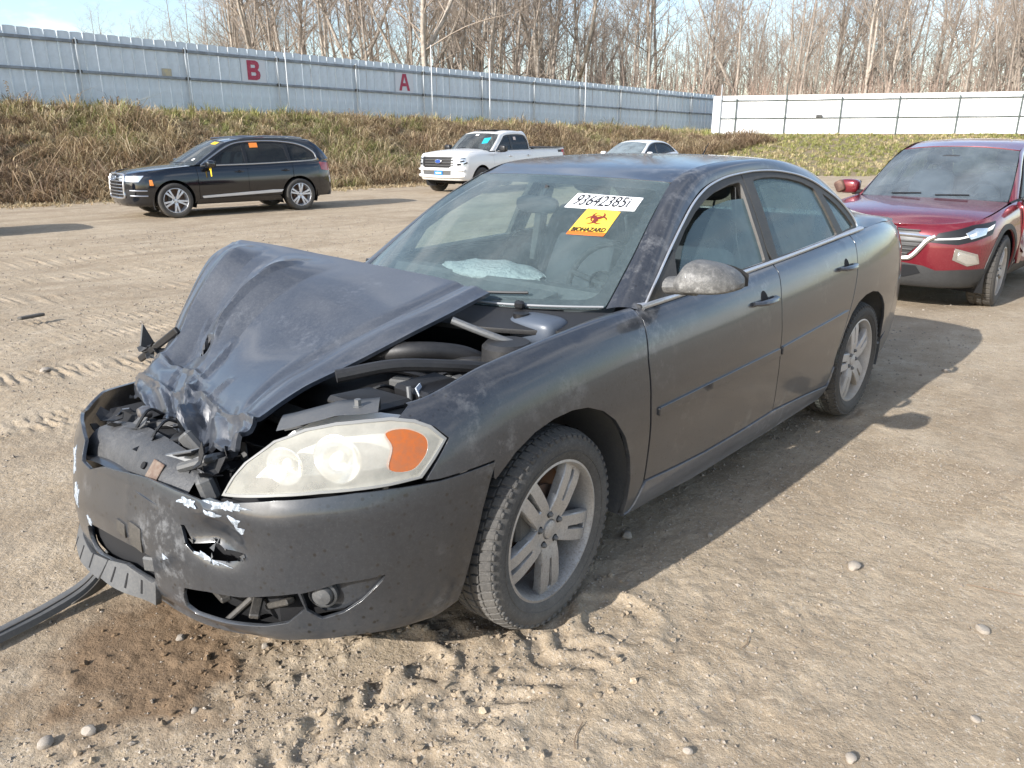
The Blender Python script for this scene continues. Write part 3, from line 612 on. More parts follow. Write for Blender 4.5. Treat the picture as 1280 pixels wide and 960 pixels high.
# torn-off bumper valance lying left of the bumper
ctl = cr([(.86, -.52, .15), (.93, -.47, .10), (1.02, -.435, .055), (1.15, -.41, .035), (1.31, -.38, .03), (1.55, -.33, .03)], 40); wv = np.linspace(.044, .026, 40); side_v = np.array([.25, .97, 0])
prof = [(-1., .0), (-.9, .010), (-.3, .013), (.3, .010), (.8, .003), (1., -.018), (.9, -.020), (.7, -.004), (.2, .003), (-.4, .006), (-.9, .003)]
G = np.array([[ctl[i]+side_v*wv[i]*a+np.array([0, 0, b]) for a, b in prof] for i in range(40)]); q = MB().grid(G, True); q.add(G[0], [tuple(range(len(prof)))]).add(G[-1], [tuple(range(len(prof)))])
vs = empty('torn_valance', (0, 0, 0)); tag(vs, 'grey plastic strip torn off the bumper, lying on the dirt at left', 'bumper part'); q.build('strip_skin', M['plastic_grey'], vs)
q = MB().tube(ctl+np.array([0, 0, .011])+side_v*.01, .003, 6); q.build('strip_rib', M['plastic_black'], vs)
G = np.array([[ctl[i]+side_v*(wv[i]*.9+.008)+np.array([0, 0, -b]) for b in np.linspace(.01, .060*sm(22, 4, i)+.010, 5)] for i in range(2, 20)]); q = MB().grid(G); o = q.build('strip_flap', M['plastic_black'], vs); o.modifiers.new('t', 'SOLIDIFY').thickness = .004
# ---------------------------------------------------------------- embankment, fences
FA, FB = np.array([4.5, -29.45]), np.array([-50.6, -26.12]); WA, WBn = np.array([-47.4, -24.6]), np.array([-60.5, 3.])
def ftop(x): return np.interp(x, [-49.2, -6.7, 5], [4.30, 5.08, 5.28])
def wdist(x, y):
    d = (WBn-WA)/np.linalg.norm(WBn-WA); n = np.array([d[1], -d[0]]); n = n if n[0] > 0 else -n; return (x-WA[0])*n[0]+(y-WA[1])*n[1]
def fy(x): return FA[1]+(FB[1]-FA[1])*(x-FA[0])/(FB[0]-FA[0])
def bank_z(x, y):
    lt = np.interp(x, [-49.2, -6.7, 5], [1.88, 2.66, 2.85]); a = np.clip((fy(x)+7.6-y)/7.2, 0, 1); a = (a*a*(3-2*a)*.6+a*.4)*lt
    b = np.clip((17.5-wdist(x, y))/16.5, 0, 1); b = (b*b*(3-2*b)*.5+b*.5)*1.74
    z = np.maximum(a, b)+.25*np.minimum(a, b)*np.exp(-np.abs(a-b)*3)*0
    return z-.19+(z > .02)*.10*N1.fbm(x*.7, y*.7, 3)*np.clip(z*2, 0, 1)
bx = np.r_[-260., -200, -150, -120, -100, -85, -75, np.arange(-66, 12, .5), 20, 40, 90]; by = np.r_[-260., -200, -150, -110, -80, -60, -48, -40, np.arange(-34, -16, .4), np.arange(-16, 16, .6), 24, 40, 80]
X, Y = np.meshgrid(bx, by, indexing='ij'); Z = bank_z(X, Y); keep = Z > -.26; a_, b_ = X.shape; Z = np.where(Z < -.15, -.45, Z)
V = np.stack([X, Y, Z], -1).reshape(-1, 3); F = []
for i in range(a_-1):
    for j in range(b_-1):
        q4 = (Z[i, j], Z[i+1, j], Z[i+1, j+1], Z[i, j+1])
        if max(q4) > -.40: F.append((i*b_+j, (i+1)*b_+j, (i+1)*b_+j+1, i*b_+j+1))
bmt = mat('bank_soil', (.22, .165, .10), .95, var=(1.3, (.16, .145, .06), .42, .62), bump=(6, .8, .12)); tag(link('embankment', mesh('embankment', V, F), bmt), kind='structure')
# sheet metal fence
FSH = mat('fence_sheet', (.61, .68, .73), .55, .05, var=(2.2, (.50, .555, .59), .38, .68)); FRL = mat('fence_rail', (.25, .28, .31), .5, .3, var=(3, (.18, .20, .22), .4, .6)); FPO = mat('fence_post', (.42, .45, .47), .4, .5)
fence = empty('metal_fence', (FA[0], FA[1], 0)); tag(fence, 'long grey blue sheet metal fence with red letters A and B', 'fence')
fd_ = (FB-FA); fL = np.linalg.norm(fd_); fd_ = fd_/fL; fn_ = np.array([-fd_[1], fd_[0]]); fn_ = fn_ if fn_[1] > 0 else -fn_; ang_f = math.atan2(fd_[1], fd_[0]); PIT = .405; HF = 2.45
prof = [(0, 0), (.012, .028), (.05, .028), (.062, 0), (.20, .004), (.34, 0), (PIT, 0)]
V = []; zs_ = (0., .8, 1.6, 2.40, 2.45)
for zz in zs_:
    for u_, w_ in prof: V.append((u_, -w_, zz-(.03*abs((u_/PIT)*2-1)**4 if zz > 2.44 else 0)))
k = len(prof); F = [(i*k+j, i*k+j+1, (i+1)*k+j+1, (i+1)*k+j) for i in range(len(zs_)-1) for j in range(k-1)]
shm = mesh('fence_sheet', V, F, False); shm.materials.append(FSH)
ns = int(fL/PIT)
for i in range(ns):
    p_ = FA+fd_*i*PIT; tz = float(ftop(p_[0]+fd_[0]*PIT/2)); o = bpy.data.objects.new('sheet', shm); COL.objects.link(o); o.parent = fence; o.location = (p_[0]-FA[0]+fn_[0]*random.uniform(-.004, .004), p_[1]-FA[1]+fn_[1]*random.uniform(-.004, .004), tz-HF+random.uniform(-.006, .006)); o.rotation_euler = (random.uniform(-.006, .006), 0, ang_f)
def at_fence(run, off=0.):
    """fence point at arclength run, off metres proud of the sheet on the yard side"""
    p_ = FA+fd_*run; return np.array([p_[0]-FA[0]+fn_[0]*off, p_[1]-FA[1]+fn_[1]*off])
POSTS = [13.9-3.8*2, 13.9-3.8]+[13.9+3.8*k for k in range(12)]
POSTS = [q for q in POSTS if q < fL]
for i, s_ in enumerate(POSTS):
    q2 = at_fence(s_, .10); tz = float(ftop((FA+fd_*s_)[0])); lean = .012*math.sin(i*2.1)
    q = MB().tube([(q2[0], q2[1], tz-2.7), (q2[0]+lean, q2[1], tz-.20)], .035, 8); q.build('post', FPO, fence)
    s2 = POSTS[i+1] if i+1 < len(POSTS) else fL
    for dz_, hh in ((.32, .11), (1.30, .09)):
        a3, b3 = at_fence(s_+.02, .045), at_fence(s2-.02, .045); za, zb = tz-dz_, float(ftop((FA+fd_*s2)[0]))-dz_; mid_ = (a3+b3)/2; L_ = np.linalg.norm(b3-a3)
        Mx = np.array(Matrix.Rotation(ang_f, 3, 'Z')@Matrix.Rotation(-math.atan2(zb-za, L_), 3, 'Y')); MB().box((mid_[0], mid_[1], (za+zb)/2), (L_, .05, hh), .008, Mx).build('rail', FRL, fence)
        MB().box((q2[0], q2[1], tz-dz_), (.16, .05, hh*1.25), .006, np.array(Matrix.Rotation(ang_f, 3, 'Z'))).build('rail_clamp', M['dark_metal'], fence)
for s_, hgt, r_ in ((POSTS[4]+.35, .15, .022), (POSTS[6]+.45, .95, .022), (POSTS[7]+.45, .65, .035), (POSTS[9]+.4, 1.0, .025)):
    q2 = at_fence(s_, .16); tz = float(ftop((FA+fd_*s_)[0])); MB().tube([(q2[0], q2[1], tz-2.7), (q2[0], q2[1], tz+hgt)], r_, 8).build('conduit_pole', mat('galvanised', (.62, .64, .65), .4, .6), fence)
RED = mat('letter_red', (.36, .045, .085), .7, var=(7, (.45, .12, .16), .5, .7)); WBK = mat('letter_backing', (.58, .61, .64), .6)
LET = {'A': [[(-.5, -.5), (-.27, -.5), (-.19, -.24), (.19, -.24), (.27, -.5), (.5, -.5), (.16, .5), (-.16, .5)], [(-.13, -.05), (0, .32), (.13, -.05)]], 'B': [[(-.44, -.5), (.18, -.5), (.38, -.43), (.46, -.26), (.42, -.08), (.28, .03), (.38, .13), (.41, .28), (.33, .43), (.15, .5), (-.44, .5)]]}
def letter(ch, s_, zoff, w_, h_):
    outl = LET[ch][0]; holes = LET[ch][1:] if ch == 'A' else [[(-.18, -.28), (.12, -.28), (.18, -.19), (.12, -.10), (-.18, -.10)], [(-.18, .12), (.10, .12), (.14, .20), (.10, .28), (-.18, .28)]]
    tz = float(ftop((FA+fd_*s_)[0])); f_ = lambda a, b: (lambda A, B: np.stack([at_fence(0)[0]+fd_[0]*(s_+A*w_*-1*-1)+fn_[0]*.052, fd_[1]*(s_+A*w_)+fn_[1]*.052, tz-zoff+B*h_], -1))(-np.asarray(a, float)*-1, np.asarray(b, float))
    fl = lambda a, b: f_(np.asarray(a)*MIRR, b)
    bk = panel('letter_backing', lambda a, b: fl(a, b)-np.array([fn_[0], fn_[1], 0])*.012, [(-.85, -.62), (.85, -.62), (.85, .62), (-.85, .62)], WBK, fence, sc=(w_, h_), res=.2, depth=.004, ctr=(0, -90, 2), smooth=False)
    panel('letter', fl, outl, RED, fence, holes, sc=(w_, h_), res=.12, depth=.004, ctr=(0, -90, 2), smooth=False)['label'] = 'red painted letter '+ch
MIRR = 1
letter('B', POSTS[4]-1.05, .80, .62, .74); letter('A', POSTS[6]-1.10, .80, .62, .74)
q = MB(); q2 = at_fence(POSTS[3]-.75, .034); q.box((q2[0], q2[1], float(ftop((FA+fd_*POSTS[3])[0]))-1.10), (.36, .01, .26), .003, np.array(Matrix.Rotation(ang_f, 3, 'Z'))); q.build('faded_notice', mat('notice', (.50, .44, .28), .8, var=(9, (.38, .36, .30), .4, .6)), fence)
# white fence
WSH = mat('white_sheet', (.82, .82, .82), .5, var=(.7, (.76, .77, .78), .4, .6)); WPO = mat('white_fence_post', (.10, .12, .11), .6, .3)
wf = empty('white_fence', (WA[0], WA[1], 0)); WEXT = 0; tag(wf, 'bright white sheet fence with dark posts and rails on the grassy bank', 'fence')
wd_ = (WBn-WA); wL = np.linalg.norm(wd_); wd_ = wd_/wL; wn_ = np.array([wd_[1], -wd_[0]]); wn_ = wn_ if wn_[0] > 0 else -wn_; ang_w = math.atan2(wd_[1], wd_[0]); PW = .9; prof = [(0, 0), (.015, .012), (.045, .012), (.06, 0), (.45, .002), (.465, .012), (.495, .012), (.51, 0), (PW, 0)]; HW = 2.4
V = []; zs_ = (0., 1.2, HW)
for zz in zs_:
    for u_, w_ in prof: V.append((u_, w_ if ang_w > 0 else -w_, zz))
k = len(prof); F = [(i*k+j, i*k+j+1, (i+1)*k+j+1, (i+1)*k+j) for i in range(2) for j in range(k-1)]; wsm = mesh('white_sheet', V, F, False); wsm.materials.append(WSH)
wz = lambda s_: 1.66+.002*s_
for i in range(-WEXT, int(wL/PW)):
    o = bpy.data.objects.new('sheet', wsm); COL.objects.link(o); o.parent = wf; p_ = wd_*i*PW; o.location = (p_[0], p_[1], wz(i*PW)); o.rotation_euler = (0, 0, ang_w)
WP = [.5, 1.5]+[4.6+3.35*k for k in range(8)]
for i, s_ in enumerate(WP):
    p_ = wd_*s_+wn_*.10; hh = 3.1 if i in (0, 2) else 2.25; MB().tube([(p_[0], p_[1], wz(s_)-.5), (p_[0]+.03*math.sin(i), p_[1], wz(s_)+hh)], .042, 8).build('post', WPO if i else FPO, wf)
    if i+1 < len(WP):
        s2 = WP[i+1]
        for zz in (.98, 2.08):
            a3 = wd_*s_+wn_*.05; b3 = wd_*s2+wn_*.05; MB().tube([(a3[0], a3[1], wz(s_)+zz), (b3[0], b3[1], wz(s2)+zz)], .030, 6).build('rail', WPO, wf)
            mpt = (a3+b3)/2+wn_*.03; MB().tube([(a3[0], a3[1], wz(s_)+zz+.05), (mpt[0], mpt[1], wz(s_)+zz+.01), (b3[0], b3[1], wz(s2)+zz+.05)], .010, 5).build('wire', M['steel_dull'], wf)
p_ = wd_*6.7+wn_*.08; MB().box((p_[0], p_[1], wz(6)+1.08), (.05, .38, .18), .01, np.array(Matrix.Rotation(ang_w, 3, 'Z'))@np.array(Matrix.Rotation(1.57, 3, 'Z'))).build('junction_box', M['dark_metal'], wf)
# ---------------------------------------------------------------- the wrecked sedan
DIRT = (.125, .123, .120)
PAINT = mat('sedan_paint', (.012, .015, .022), .26, .0, .9, dust=(DIRT, .30, 6., .04, .7), bump=(220, .06, .001), crough=.08, spots=(58., .24), splash=(13., .42, (.27, .27, .27)))
PAINT_F = mat('sedan_bumper_paint', (.014, .017, .022), .28, .0, .9, dust=((.11, .112, .115), .26, 7., -.15, .65), bump=(260, .08, .001), crough=.12, spots=(44., .30), splash=(16., .45, (.27, .28, .29)))
HOODP = mat('hood_paint_sky_sheen', (.020, .025, .036), .32, .0, .8, dust=((.15, .156, .165), .42, 8.0, -.5, .6), bump=(200, .06, .001), crough=.10, splash=(30., .22, (.30, .31, .33)))  # dusty body paint made bluer and paler: sky reflection put into the colour
GL_FRONT = glass('sedan_windshield', (.70, .81, .80), (.24, .31, .325), .20, 5., .04, streak=(6., 1.2, 1.2))  # teal film is dirt and painted sky reflection together
GL_FAR = glass('sedan_far_glass', (.70, .79, .74), (.36, .41, .38), .16, 3.5, .05)
GL_SIDE = glass('sedan_side_glass', (.42, .55, .54), (.19, .26, .275), .42, 3.5, .04)  # film holds real dust plus reflected sky put in as colour
sed = empty('wrecked_sedan'); tag(sed, 'dusty dark grey sedan with crumpled hood and smashed front bumper in the foreground', 'car')
S_, G_ = sed_shell, sed_gh
crown = lambda s, d=-.003: float(S_.crown(s))+d
def rail(s0, s1, n, d=-.003): return [(float(s), crown(s, d)) for s in np.linspace(s0, s1, n)]
ARCH_F = [(.31, .602), (.265, .640), (.18, .700), (.09, .738), (.0, .757), (-.09, .762), (-.17, .752), (-.25, .720), (-.32, .668), (-.385, .585), (-.43, .49), (-.456, .39), (-.464, .30), (-.462, .225)]
ARCH_R = [(-2.425, .40), (-2.44, .50), (-2.48, .592), (-2.55, .672), (-2.64, .722), (-2.75, .748), (-2.86, .752), (-2.97, .735), (-3.07, .692), (-3.15, .628), (-3.21, .54), (-3.245, .44), (-3.255, .34)]
for sd in (1, -1):
    kw = dict(side=sd)
    if sd > 0:
        fp = rail(-.566, .50, 18)+[(.545, .862), (.488, .850), (.443, .833), (.405, .797), (.452, .745), (.496, .697), (.457, .694), (.264, .700), (.27, .648)]+ARCH_F[1:]+[(-.50, .222), (-.551, .345), (-.544, .489), (-.532, .684), (-.533, .832), (-.555, .94)]
        panel('front_fender', S_, fp, PAINT, sed, res=.03, **kw)
        A = S_(np.linspace(-.566, .50, 40), np.array([crown(s, -.004) for s in np.linspace(-.566, .50, 40)])); Bc = A+np.array([0, -.035, .006])*np.linspace(1, .5, 40)[:, None]
        strip('fender_ledge', A, Bc, PAINT, sed, 5, .003, out=(0, 0, 1), extra=(0, -.006, -.07))
    else:                                                      # the right fender is short, crushed behind the hood
        f2 = lambda s, z: sed_shell(s, z)+np.stack([0*s, -.05*sm(-.1, .4, s)*np.sin(s*16), -.05*sm(0, .4, s)], -1)
        fp = rail(-.566, -.02, 10)+[(.02, .80), (.05, .765)]+ARCH_F[5:]+[(-.50, .222), (-.551, .345), (-.544, .489), (-.532, .684), (-.533, .832), (-.555, .94)]
        panel('front_fender', f2, fp, PAINT, sed, res=.04, **kw)
    fd = [(-.574, crown(-.574)), (-.545, .832), (-.544, .684), (-.556, .489), (-.563, .352), (-.80, .335), (-1.03, .324), (-1.36, .325), (-1.684, .335), (-1.655, .50), (-1.634, .642), (-1.638, .80), (-1.650, .901), (-1.690, crown(-1.69))]+rail(-1.69, -.60, 12)[1:]
    front_door = panel('front_door', S_, fd, PAINT, sed, res=.04, **kw)
    rd = [(-1.699, crown(-1.699)), (-1.658, .901), (-1.646, .80), (-1.642, .642), (-1.663, .50), (-1.692, .337), (-2.05, .318), (-2.40, .290), (-2.428, .36), (-2.418, .44), (-2.44, .545), (-2.52, .72), (-2.605, .89), (-2.65, crown(-2.65))]+rail(-2.65, -1.72, 10)[1:]
    rear_door = panel('rear_door', S_, rd, PAINT, sed, res=.045, **kw)
    qp = [(-2.66, crown(-2.66)), (-2.614, .89), (-2.53, .72), (-2.455, .56), (-2.436, .47)]+ARCH_R[2:-1]+[(-3.26, .40), (-3.36, .42), (-3.39, .70), (-3.46, .74), (-3.66, .76), (-3.72, .84), (-3.62, .93), (-3.60, crown(-3.60))]+rail(-3.60, -2.70, 10)[1:]
    panel('quarter_panel', S_, qp, PAINT, sed, res=.045, **kw)
    rk = [(-.47, .222), (-.51, .228), (-.566, .344), (-.80, .327), (-1.03, .316), (-1.36, .317), (-1.69, .328), (-2.05, .310), (-2.41, .282), (-2.432, .39), (-2.425, .30), (-2.39, .200), (-1.6, .190), (-.99, .190)]
    panel('rocker_panel', S_, rk, mat('sill_sky_sheen', (.045, .05, .06), .32, 0, .8, dust=((.21, .215, .225), .6, 9., -.5, .7), splash=(20., .5, (.32, .33, .35))), sed, d=.006, res=.04, **kw)  # paler, bluish sill colour paints in the sheen of the sky
    # rub strips on the doors
    panel('rub_strip', lambda s, z: S_(s, z), fillet([(-.592, .612), (-.592, .640), (-1.10, .650), (-1.622, .660), (-1.622, .626), (-1.10, .620)], .006), PAINT, front_door, d=.009, depth=.012, res=.05, lip=.003, **kw)
    panel('rub_strip', lambda s, z: S_(s, z), fillet([(-1.652, .662), (-1.652, .628), (-2.05, .645), (-2.462, .672), (-2.478, .702), (-2.05, .682)], .006), PAINT, rear_door, d=.009, depth=.012, res=.05, lip=.003, **kw)
    # handles, each over a flat black patch that paints its shaded recess
    for dr, x0, x1, zz in ((front_door, -1.375, -1.585, .905), (rear_door, -2.355, -2.560, .938)):
        xs = np.linspace(x0, x1, 9); pth = S_(xs, np.full(9, zz))+np.array([0, 1, 0])*(.006+.030*np.sin(np.linspace(0, np.pi, 9))**.5)[:, None]
        q = MB().tube(pth, np.array([.011, .014, .016, .017, .017, .017, .017, .016, .012]), 10, flat=.8)
        panel('handle_shade', S_, closed_cr([(x0*.62+x1*.38, zz+.004), (x0*.55+x1*.45, zz+.034), (x0*.42+x1*.58, zz+.038), (x0*.32+x1*.68, zz+.008), (x0*.4+x1*.6, zz-.02), (x0*.55+x1*.45, zz-.02)], 24), M['void'], dr, d=.0015, depth=.002, res=.03, **kw)
        if sd < 0: q.mirror()
        q.build('door_handle', PAINT, dr)
    # window frames, panes and bright trim
    DLO = [(-.612, .992), (-.80, 1.112), (-.911, 1.180), (-1.05, 1.258), (-1.181, 1.324), (-1.29, 1.366), (-1.392, 1.395), (-1.54, 1.420), (-1.700, 1.433)]
    DLR = [(-1.708, 1.433), (-1.85, 1.439), (-2.012, 1.436), (-2.15, 1.424), (-2.29, 1.403), (-2.42, 1.370), (-2.54, 1.324), (-2.65, 1.280), (-2.742, 1.231), (-2.82, 1.175), (-2.862, 1.130), (-2.866, 1.105)]
    fw = fillet([(-.87, 1.032), (-.93, 1.158), (-1.06, 1.236), (-1.19, 1.298), (-1.30, 1.338), (-1.40, 1.365), (-1.55, 1.390), (-1.668, 1.400), (-1.640, 1.230), (-1.628, 1.052)], [.02, .02, 0, 0, 0, 0, 0, .03, 0, .02])
    ff = DLO+[(-1.680, 1.24), (-1.664, 1.10), (-1.666, crown(-1.666, .006))]+rail(-1.66, -.63, 8, .006)
    panel('window_frame', G_, ff, M['plastic_black'], front_door, [fw], .03, depth=.03, **kw)
    rw = fillet([(-1.786, 1.402), (-1.90, 1.410), (-2.02, 1.408), (-2.15, 1.396), (-2.28, 1.374), (-2.405, 1.335), (-2.46, 1.20), (-2.500, 1.094), (-2.1, 1.074), (-1.752, 1.060)], [.02, 0, 0, 0, 0, .02, 0, .02, 0, .02])
    qw = fillet([(-2.485, 1.310), (-2.56, 1.278), (-2.64, 1.238), (-2.73, 1.180), (-2.815, 1.112), (-2.59, 1.102)], [.02, 0, 0, 0, .02, .02])
    rf = DLR+rail(-2.86, -1.70, 10, .006)+[(-1.674, 1.10), (-1.689, 1.24)]
    panel('window_frame', G_, rf, M['plastic_black'], rear_door, [rw, qw], .03, depth=.03, **kw)
    low = lambda a, b, n: [(float(x), crown(x, -.02)) for x in np.linspace(a, b, n)]
    if sd > 0: gp = [(-.945, 1.09), (-1.02, 1.165), (-1.095, 1.216), (-1.18, 1.258), (-1.283, 1.292), (-1.40, 1.313), (-1.514, 1.324), (-1.66, 1.325)]+low(-1.65, -.93, 6)
    else: gp = [(-.90, 1.14), (-1.05, 1.25), (-1.19, 1.315), (-1.40, 1.385), (-1.67, 1.412)]+low(-1.65, -.86, 6)
    panel('window_pane', lambda x, z: G_(x, z, -.016), gp, GL_SIDE if sd > 0 else GL_FAR, front_door, res=.06, depth=.004, **kw)
    panel('window_pane', lambda x, z: G_(x, z, -.013), [(-1.77, 1.415), (-2.02, 1.418), (-2.28, 1.385), (-2.42, 1.345), (-2.52, 1.085), (-1.74, 1.05)], GL_SIDE if sd > 0 else GL_FAR, rear_door, res=.08, depth=.004, **kw)
    panel('quarter_window', lambda x, z: G_(x, z, -.011), [(-2.47, 1.325), (-2.64, 1.25), (-2.83, 1.10), (-2.57, 1.09)], GL_SIDE, sed, res=.08, depth=.004, **kw)
    q = MB().tube(np.array([[0, sd, 0]])*.012+np.array([1, sd, 1])*G_(*np.array([(-.66, 1.012), (-.74, 1.064)]).T), .006, 6)
    tp = cr(np.array([(x, *G_(x, z)[1:]) for x, z in DLO+DLR[1:]]), 90)
    q = MB().tube((tp+np.array([0, .004, .003]))*[1, sd, 1], .0052, 6); q.build('window_trim', M['chrome_dusty'], sed)
    xs = np.linspace(-.60, -2.86, 60); bp = S_(xs, S_.crown(xs)); bp[:, 1] += .012; bp[:, 2] += .004
    hgt = np.interp(xs, [-2.86, -.6], [.017, .020])
    strip('belt_trim', (bp+np.array([0, .004, -.5])*hgt[:, None]), (bp+np.array([0, -.22, .5])*hgt[:, None]), M['chrome_dusty'], sed, 5, .005, side=sd, out=(0, 1, .3), extra=(0, -.02, 0))
    # mirror sail, mirror
    panel('mirror_sail', G_, [(-.64, 1.006), (-.80, 1.104), (-.925, 1.172), (-.862, 1.018)], M['plastic_black'], front_door, d=.006, depth=.008, res=.05, **kw)
    if sd > 0:
        mz = 1.135; u = np.linspace(0, 2*np.pi, 28, endpoint=False); G = []
        for k, yy in enumerate(np.linspace(0, 1, 14)):
            ry = .105-.012*yy; top = .085*(1-.55*yy**3)*(min(1, .55+yy*3.)); bot = .034*(1-.1*yy); e = math.sqrt(max(0, 1-((yy-.45)/.555)**4)) if yy > .45 else min(1., .62+yy*1.6)
            cx = -.755-.075*yy*yy; cy = .895+.20*yy; cz = 1.09
            zz = np.where(np.sin(u) > 0, np.abs(np.sin(u))**.8*top*e, -np.abs(np.sin(u))**.4*bot*max(e, .3)); G.append(np.stack([cx+np.sign(np.cos(u))*np.abs(np.cos(u))**.75*ry*max(e, .12), np.full(28, cy), cz+zz], 1))
        G = np.array(G); q = MB().grid(G, True); q.add(G[-1], [tuple(range(28))]).add(G[0], [tuple(range(28))])
        if sd < 0: q.mirror()
        mir = q.build('door_mirror', mat('mirror_dirty', (.02, .022, .026), .45, coat=.2, dust=((.24, .23, .21), .8, 5., .3, .85), bump=(60, .12, .002), splash=(22., .7, (.38, .37, .35))), sed, ang=60)
        q = MB().tube([(-.762, .835, 1.066), (-.762, .88, 1.072), (-.762, .95, 1.076)], [.052, .054, .054], 12, flat=.65)
        if sd < 0: q.mirror()
        q.build('mirror_arm', MATS['mirror_dirty'], mir)
        q = MB().grid(np.stack([np.stack([G[k][:, 0]*0-.858-.06*((G[k][:, 1]-.895)/.2)**2, G[k][:, 1], (G[k][:, 2]-1.09)*.8+1.09], 1)[(u > 1.6) & (u < 4.7)] for k in range(3, 13)]))
        if sd < 0: q.mirror()
        q.build('mirror_glass', M['plastic_clean'], mir)
    # roof rail from windshield edge over the doors to the deck
    I = cr([(-.53, .715, .995), (-.75, .675, 1.155), (-.96, .625, 1.30), (-1.18, .567, 1.415), (-1.40, .562, 1.470), (-1.8, .562, 1.492), (-2.2, .562, 1.482), (-2.6, .567, 1.413), (-2.88, .595, 1.29), (-3.12, .63, 1.18), (-3.5, .69, 1.108), (-3.85, .655, 1.055)], 90)
    O = [tuple(G_(x, z)) for x, z in [(-.606, .990), (-.80, 1.115), (-.99, 1.230), (-1.181, 1.332), (-1.392, 1.403), (-1.75, 1.442), (-2.05, 1.442), (-2.40, 1.381), (-2.70, 1.262), (-2.865, 1.102)]]+[tuple(S_(-3.33, S_.crown(-3.33))), tuple(S_(-3.70, S_.crown(-3.70)))]
    strip('roof_rail', I, cr(O, 90), PAINT, sed, 9, .016, side=sd, out=(0, 1, 1))
    # arch liners
    for cx, cz, r0, nm, a00 in ((-.055, .352, .425, 'wheel_arch_liner', .12), (-2.845, .345, .425, 'wheel_arch_liner', -.2)):
        q = MB().lathe([(r0, .878), (r0+.005, .80), (r0-.01, .66), (r0, .52), (r0-.1, .50), (.02, .50)], 30, 'y', (cx, 0, cz), a0=a00, a1=math.pi+.3)
        if sd < 0: q.mirror()
        q.build(nm, M['plastic_grey'], sed)
    # tail lamp
    panel('tail_lamp', S_, fillet([(-3.61, 1.045), (-3.64, .94), (-3.73, .86), (-4.05, .87), (-4.3, .90), (-4.3, .985), (-3.95, 1.03)], .03), M['lamp_red'], sed, d=.003, res=.05, **kw)
    panel('rear_bumper', S_, [(-3.268, .36), (-3.36, .411), (-3.398, .70), (-3.46, .732), (-3.66, .752), (-4.05, .75), (-4.698, .74), (-4.698, .235), (-4.1, .24), (-3.6, .25), (-3.30, .265)], PAINT_F, sed, res=.06, **kw)
    panel('rear_fascia', S_, [(-4.698, .75), (-4.06, .76), (-3.735, .775), (-3.735, .85), (-4.05, .86), (-4.31, .89), (-4.31, .995), (-4.698, .99)], PAINT, sed, res=.06, **kw)
# glasshouse and deck
ws_ = tpatch([(-.27, .985), (-.55, 1.14), (-.85, 1.30), (-1.15, 1.425)], [(-.53, .715, .995), (-.75, .675, 1.155), (-.96, .625, 1.30), (-1.18, .565, 1.413)], 2., 2.)
roof_ = tpatch([(-1.152, 1.4255), (-1.4, 1.477), (-1.8, 1.508), (-2.2, 1.502), (-2.55, 1.455)], [(-1.182, .565, 1.4135), (-1.40, .560, 1.470), (-1.8, .560, 1.493), (-2.2, .560, 1.483), (-2.6, .565, 1.414)], 2.6, 2.)
bl_ = tpatch([(-2.57, 1.446), (-2.95, 1.30), (-3.33, 1.115)], [(-2.62, .565, 1.408), (-2.95, .605, 1.258), (-3.25, .645, 1.133)], 2.2, 2.)
dk_ = tpatch([(-3.345, 1.11), (-3.6, 1.102), (-3.9, 1.09), (-4.02, 1.03), (-4.04, .99)], [(-3.27, .655, 1.125), (-3.6, .69, 1.10), (-3.80, .66, 1.06), (-3.90, .61, 1.02), (-3.93, .60, .985)], 2.4, 2.)
rect = lambda a=0., b=1., c=-1., d=1.: [(a, c), (b, c), (b, d), (a, d)]
wsh = panel('windshield', ws_, fillet(rect(.0, .9985, -.992, .992), .03), GL_FRONT, sed, sc=(.98, .64), res=.05, depth=.005)
def ws_frit(u, v): return ws_(u, v)
panel('windshield_border', ws_, fillet(rect(.0, .996, -.995, .995), .04), M['plastic_clean'], sed, [fillet(rect(.06, .93, -.93, .93), .07)], sc=(.98, .64), res=.04, d=-.006, depth=.003)
roof = panel('roof', roof_, rect(.0015, .994, -.994, .994), PAINT, sed, sc=(1.42, .56), res=.06)
panel('rear_window', bl_, rect(.01, .99, -.98, .98), GL_SIDE, sed, sc=(.85, .6), res=.08)
panel('trunk_lid', dk_, rect(.005, .99, -.99, .99), PAINT, sed, sc=(.75, .65), res=.06)
q = MB().tube([(-2.42, .0, 1.475), (-2.47, .0, 1.53), (-2.50, 0, 1.56)], [.006, .003, .002], 6); q.lathe([(.03, 1.462), (.024, 1.478), (.001, 1.482)], 14, 'z', (-2.42, 0, 0)); q.build('antenna', M['plastic_clean'], roof)
# cowl tray and wipers
cow = tpatch([(-.08, .945), (-.18, .96), (-.262, .98)], [(-.38, .785, .945), (-.47, .79, .965), (-.56, .79, .985)], 2., 2.)
panel('cowl_panel', cow, rect(.0, 1., -1., 1.), M['bay_black'], sed, sc=(.2, .7), res=.05)
q = MB().tube(ws_(np.full(40, .004), np.linspace(-.99, .99, 40))+np.array([.004, 0, .005]), .0045, 6); q.build('windshield_lower_seal', mat('seal_grey', (.22, .23, .24), .5), sed)
for a, b in ((.05, .62), (-.6, -.02)):
    t = np.linspace(0, 1, 12); q = MB().tube(ws_(.035+.03*t, a+(b-a)*t)+np.array([.012, 0, .016]), .006, 6); q.box(tuple(ws_(np.array(.02), np.array(b))+np.array([.03, 0, .0])), (.03, .04, .03), .008); q.build('wiper', M['plastic_clean'], sed)
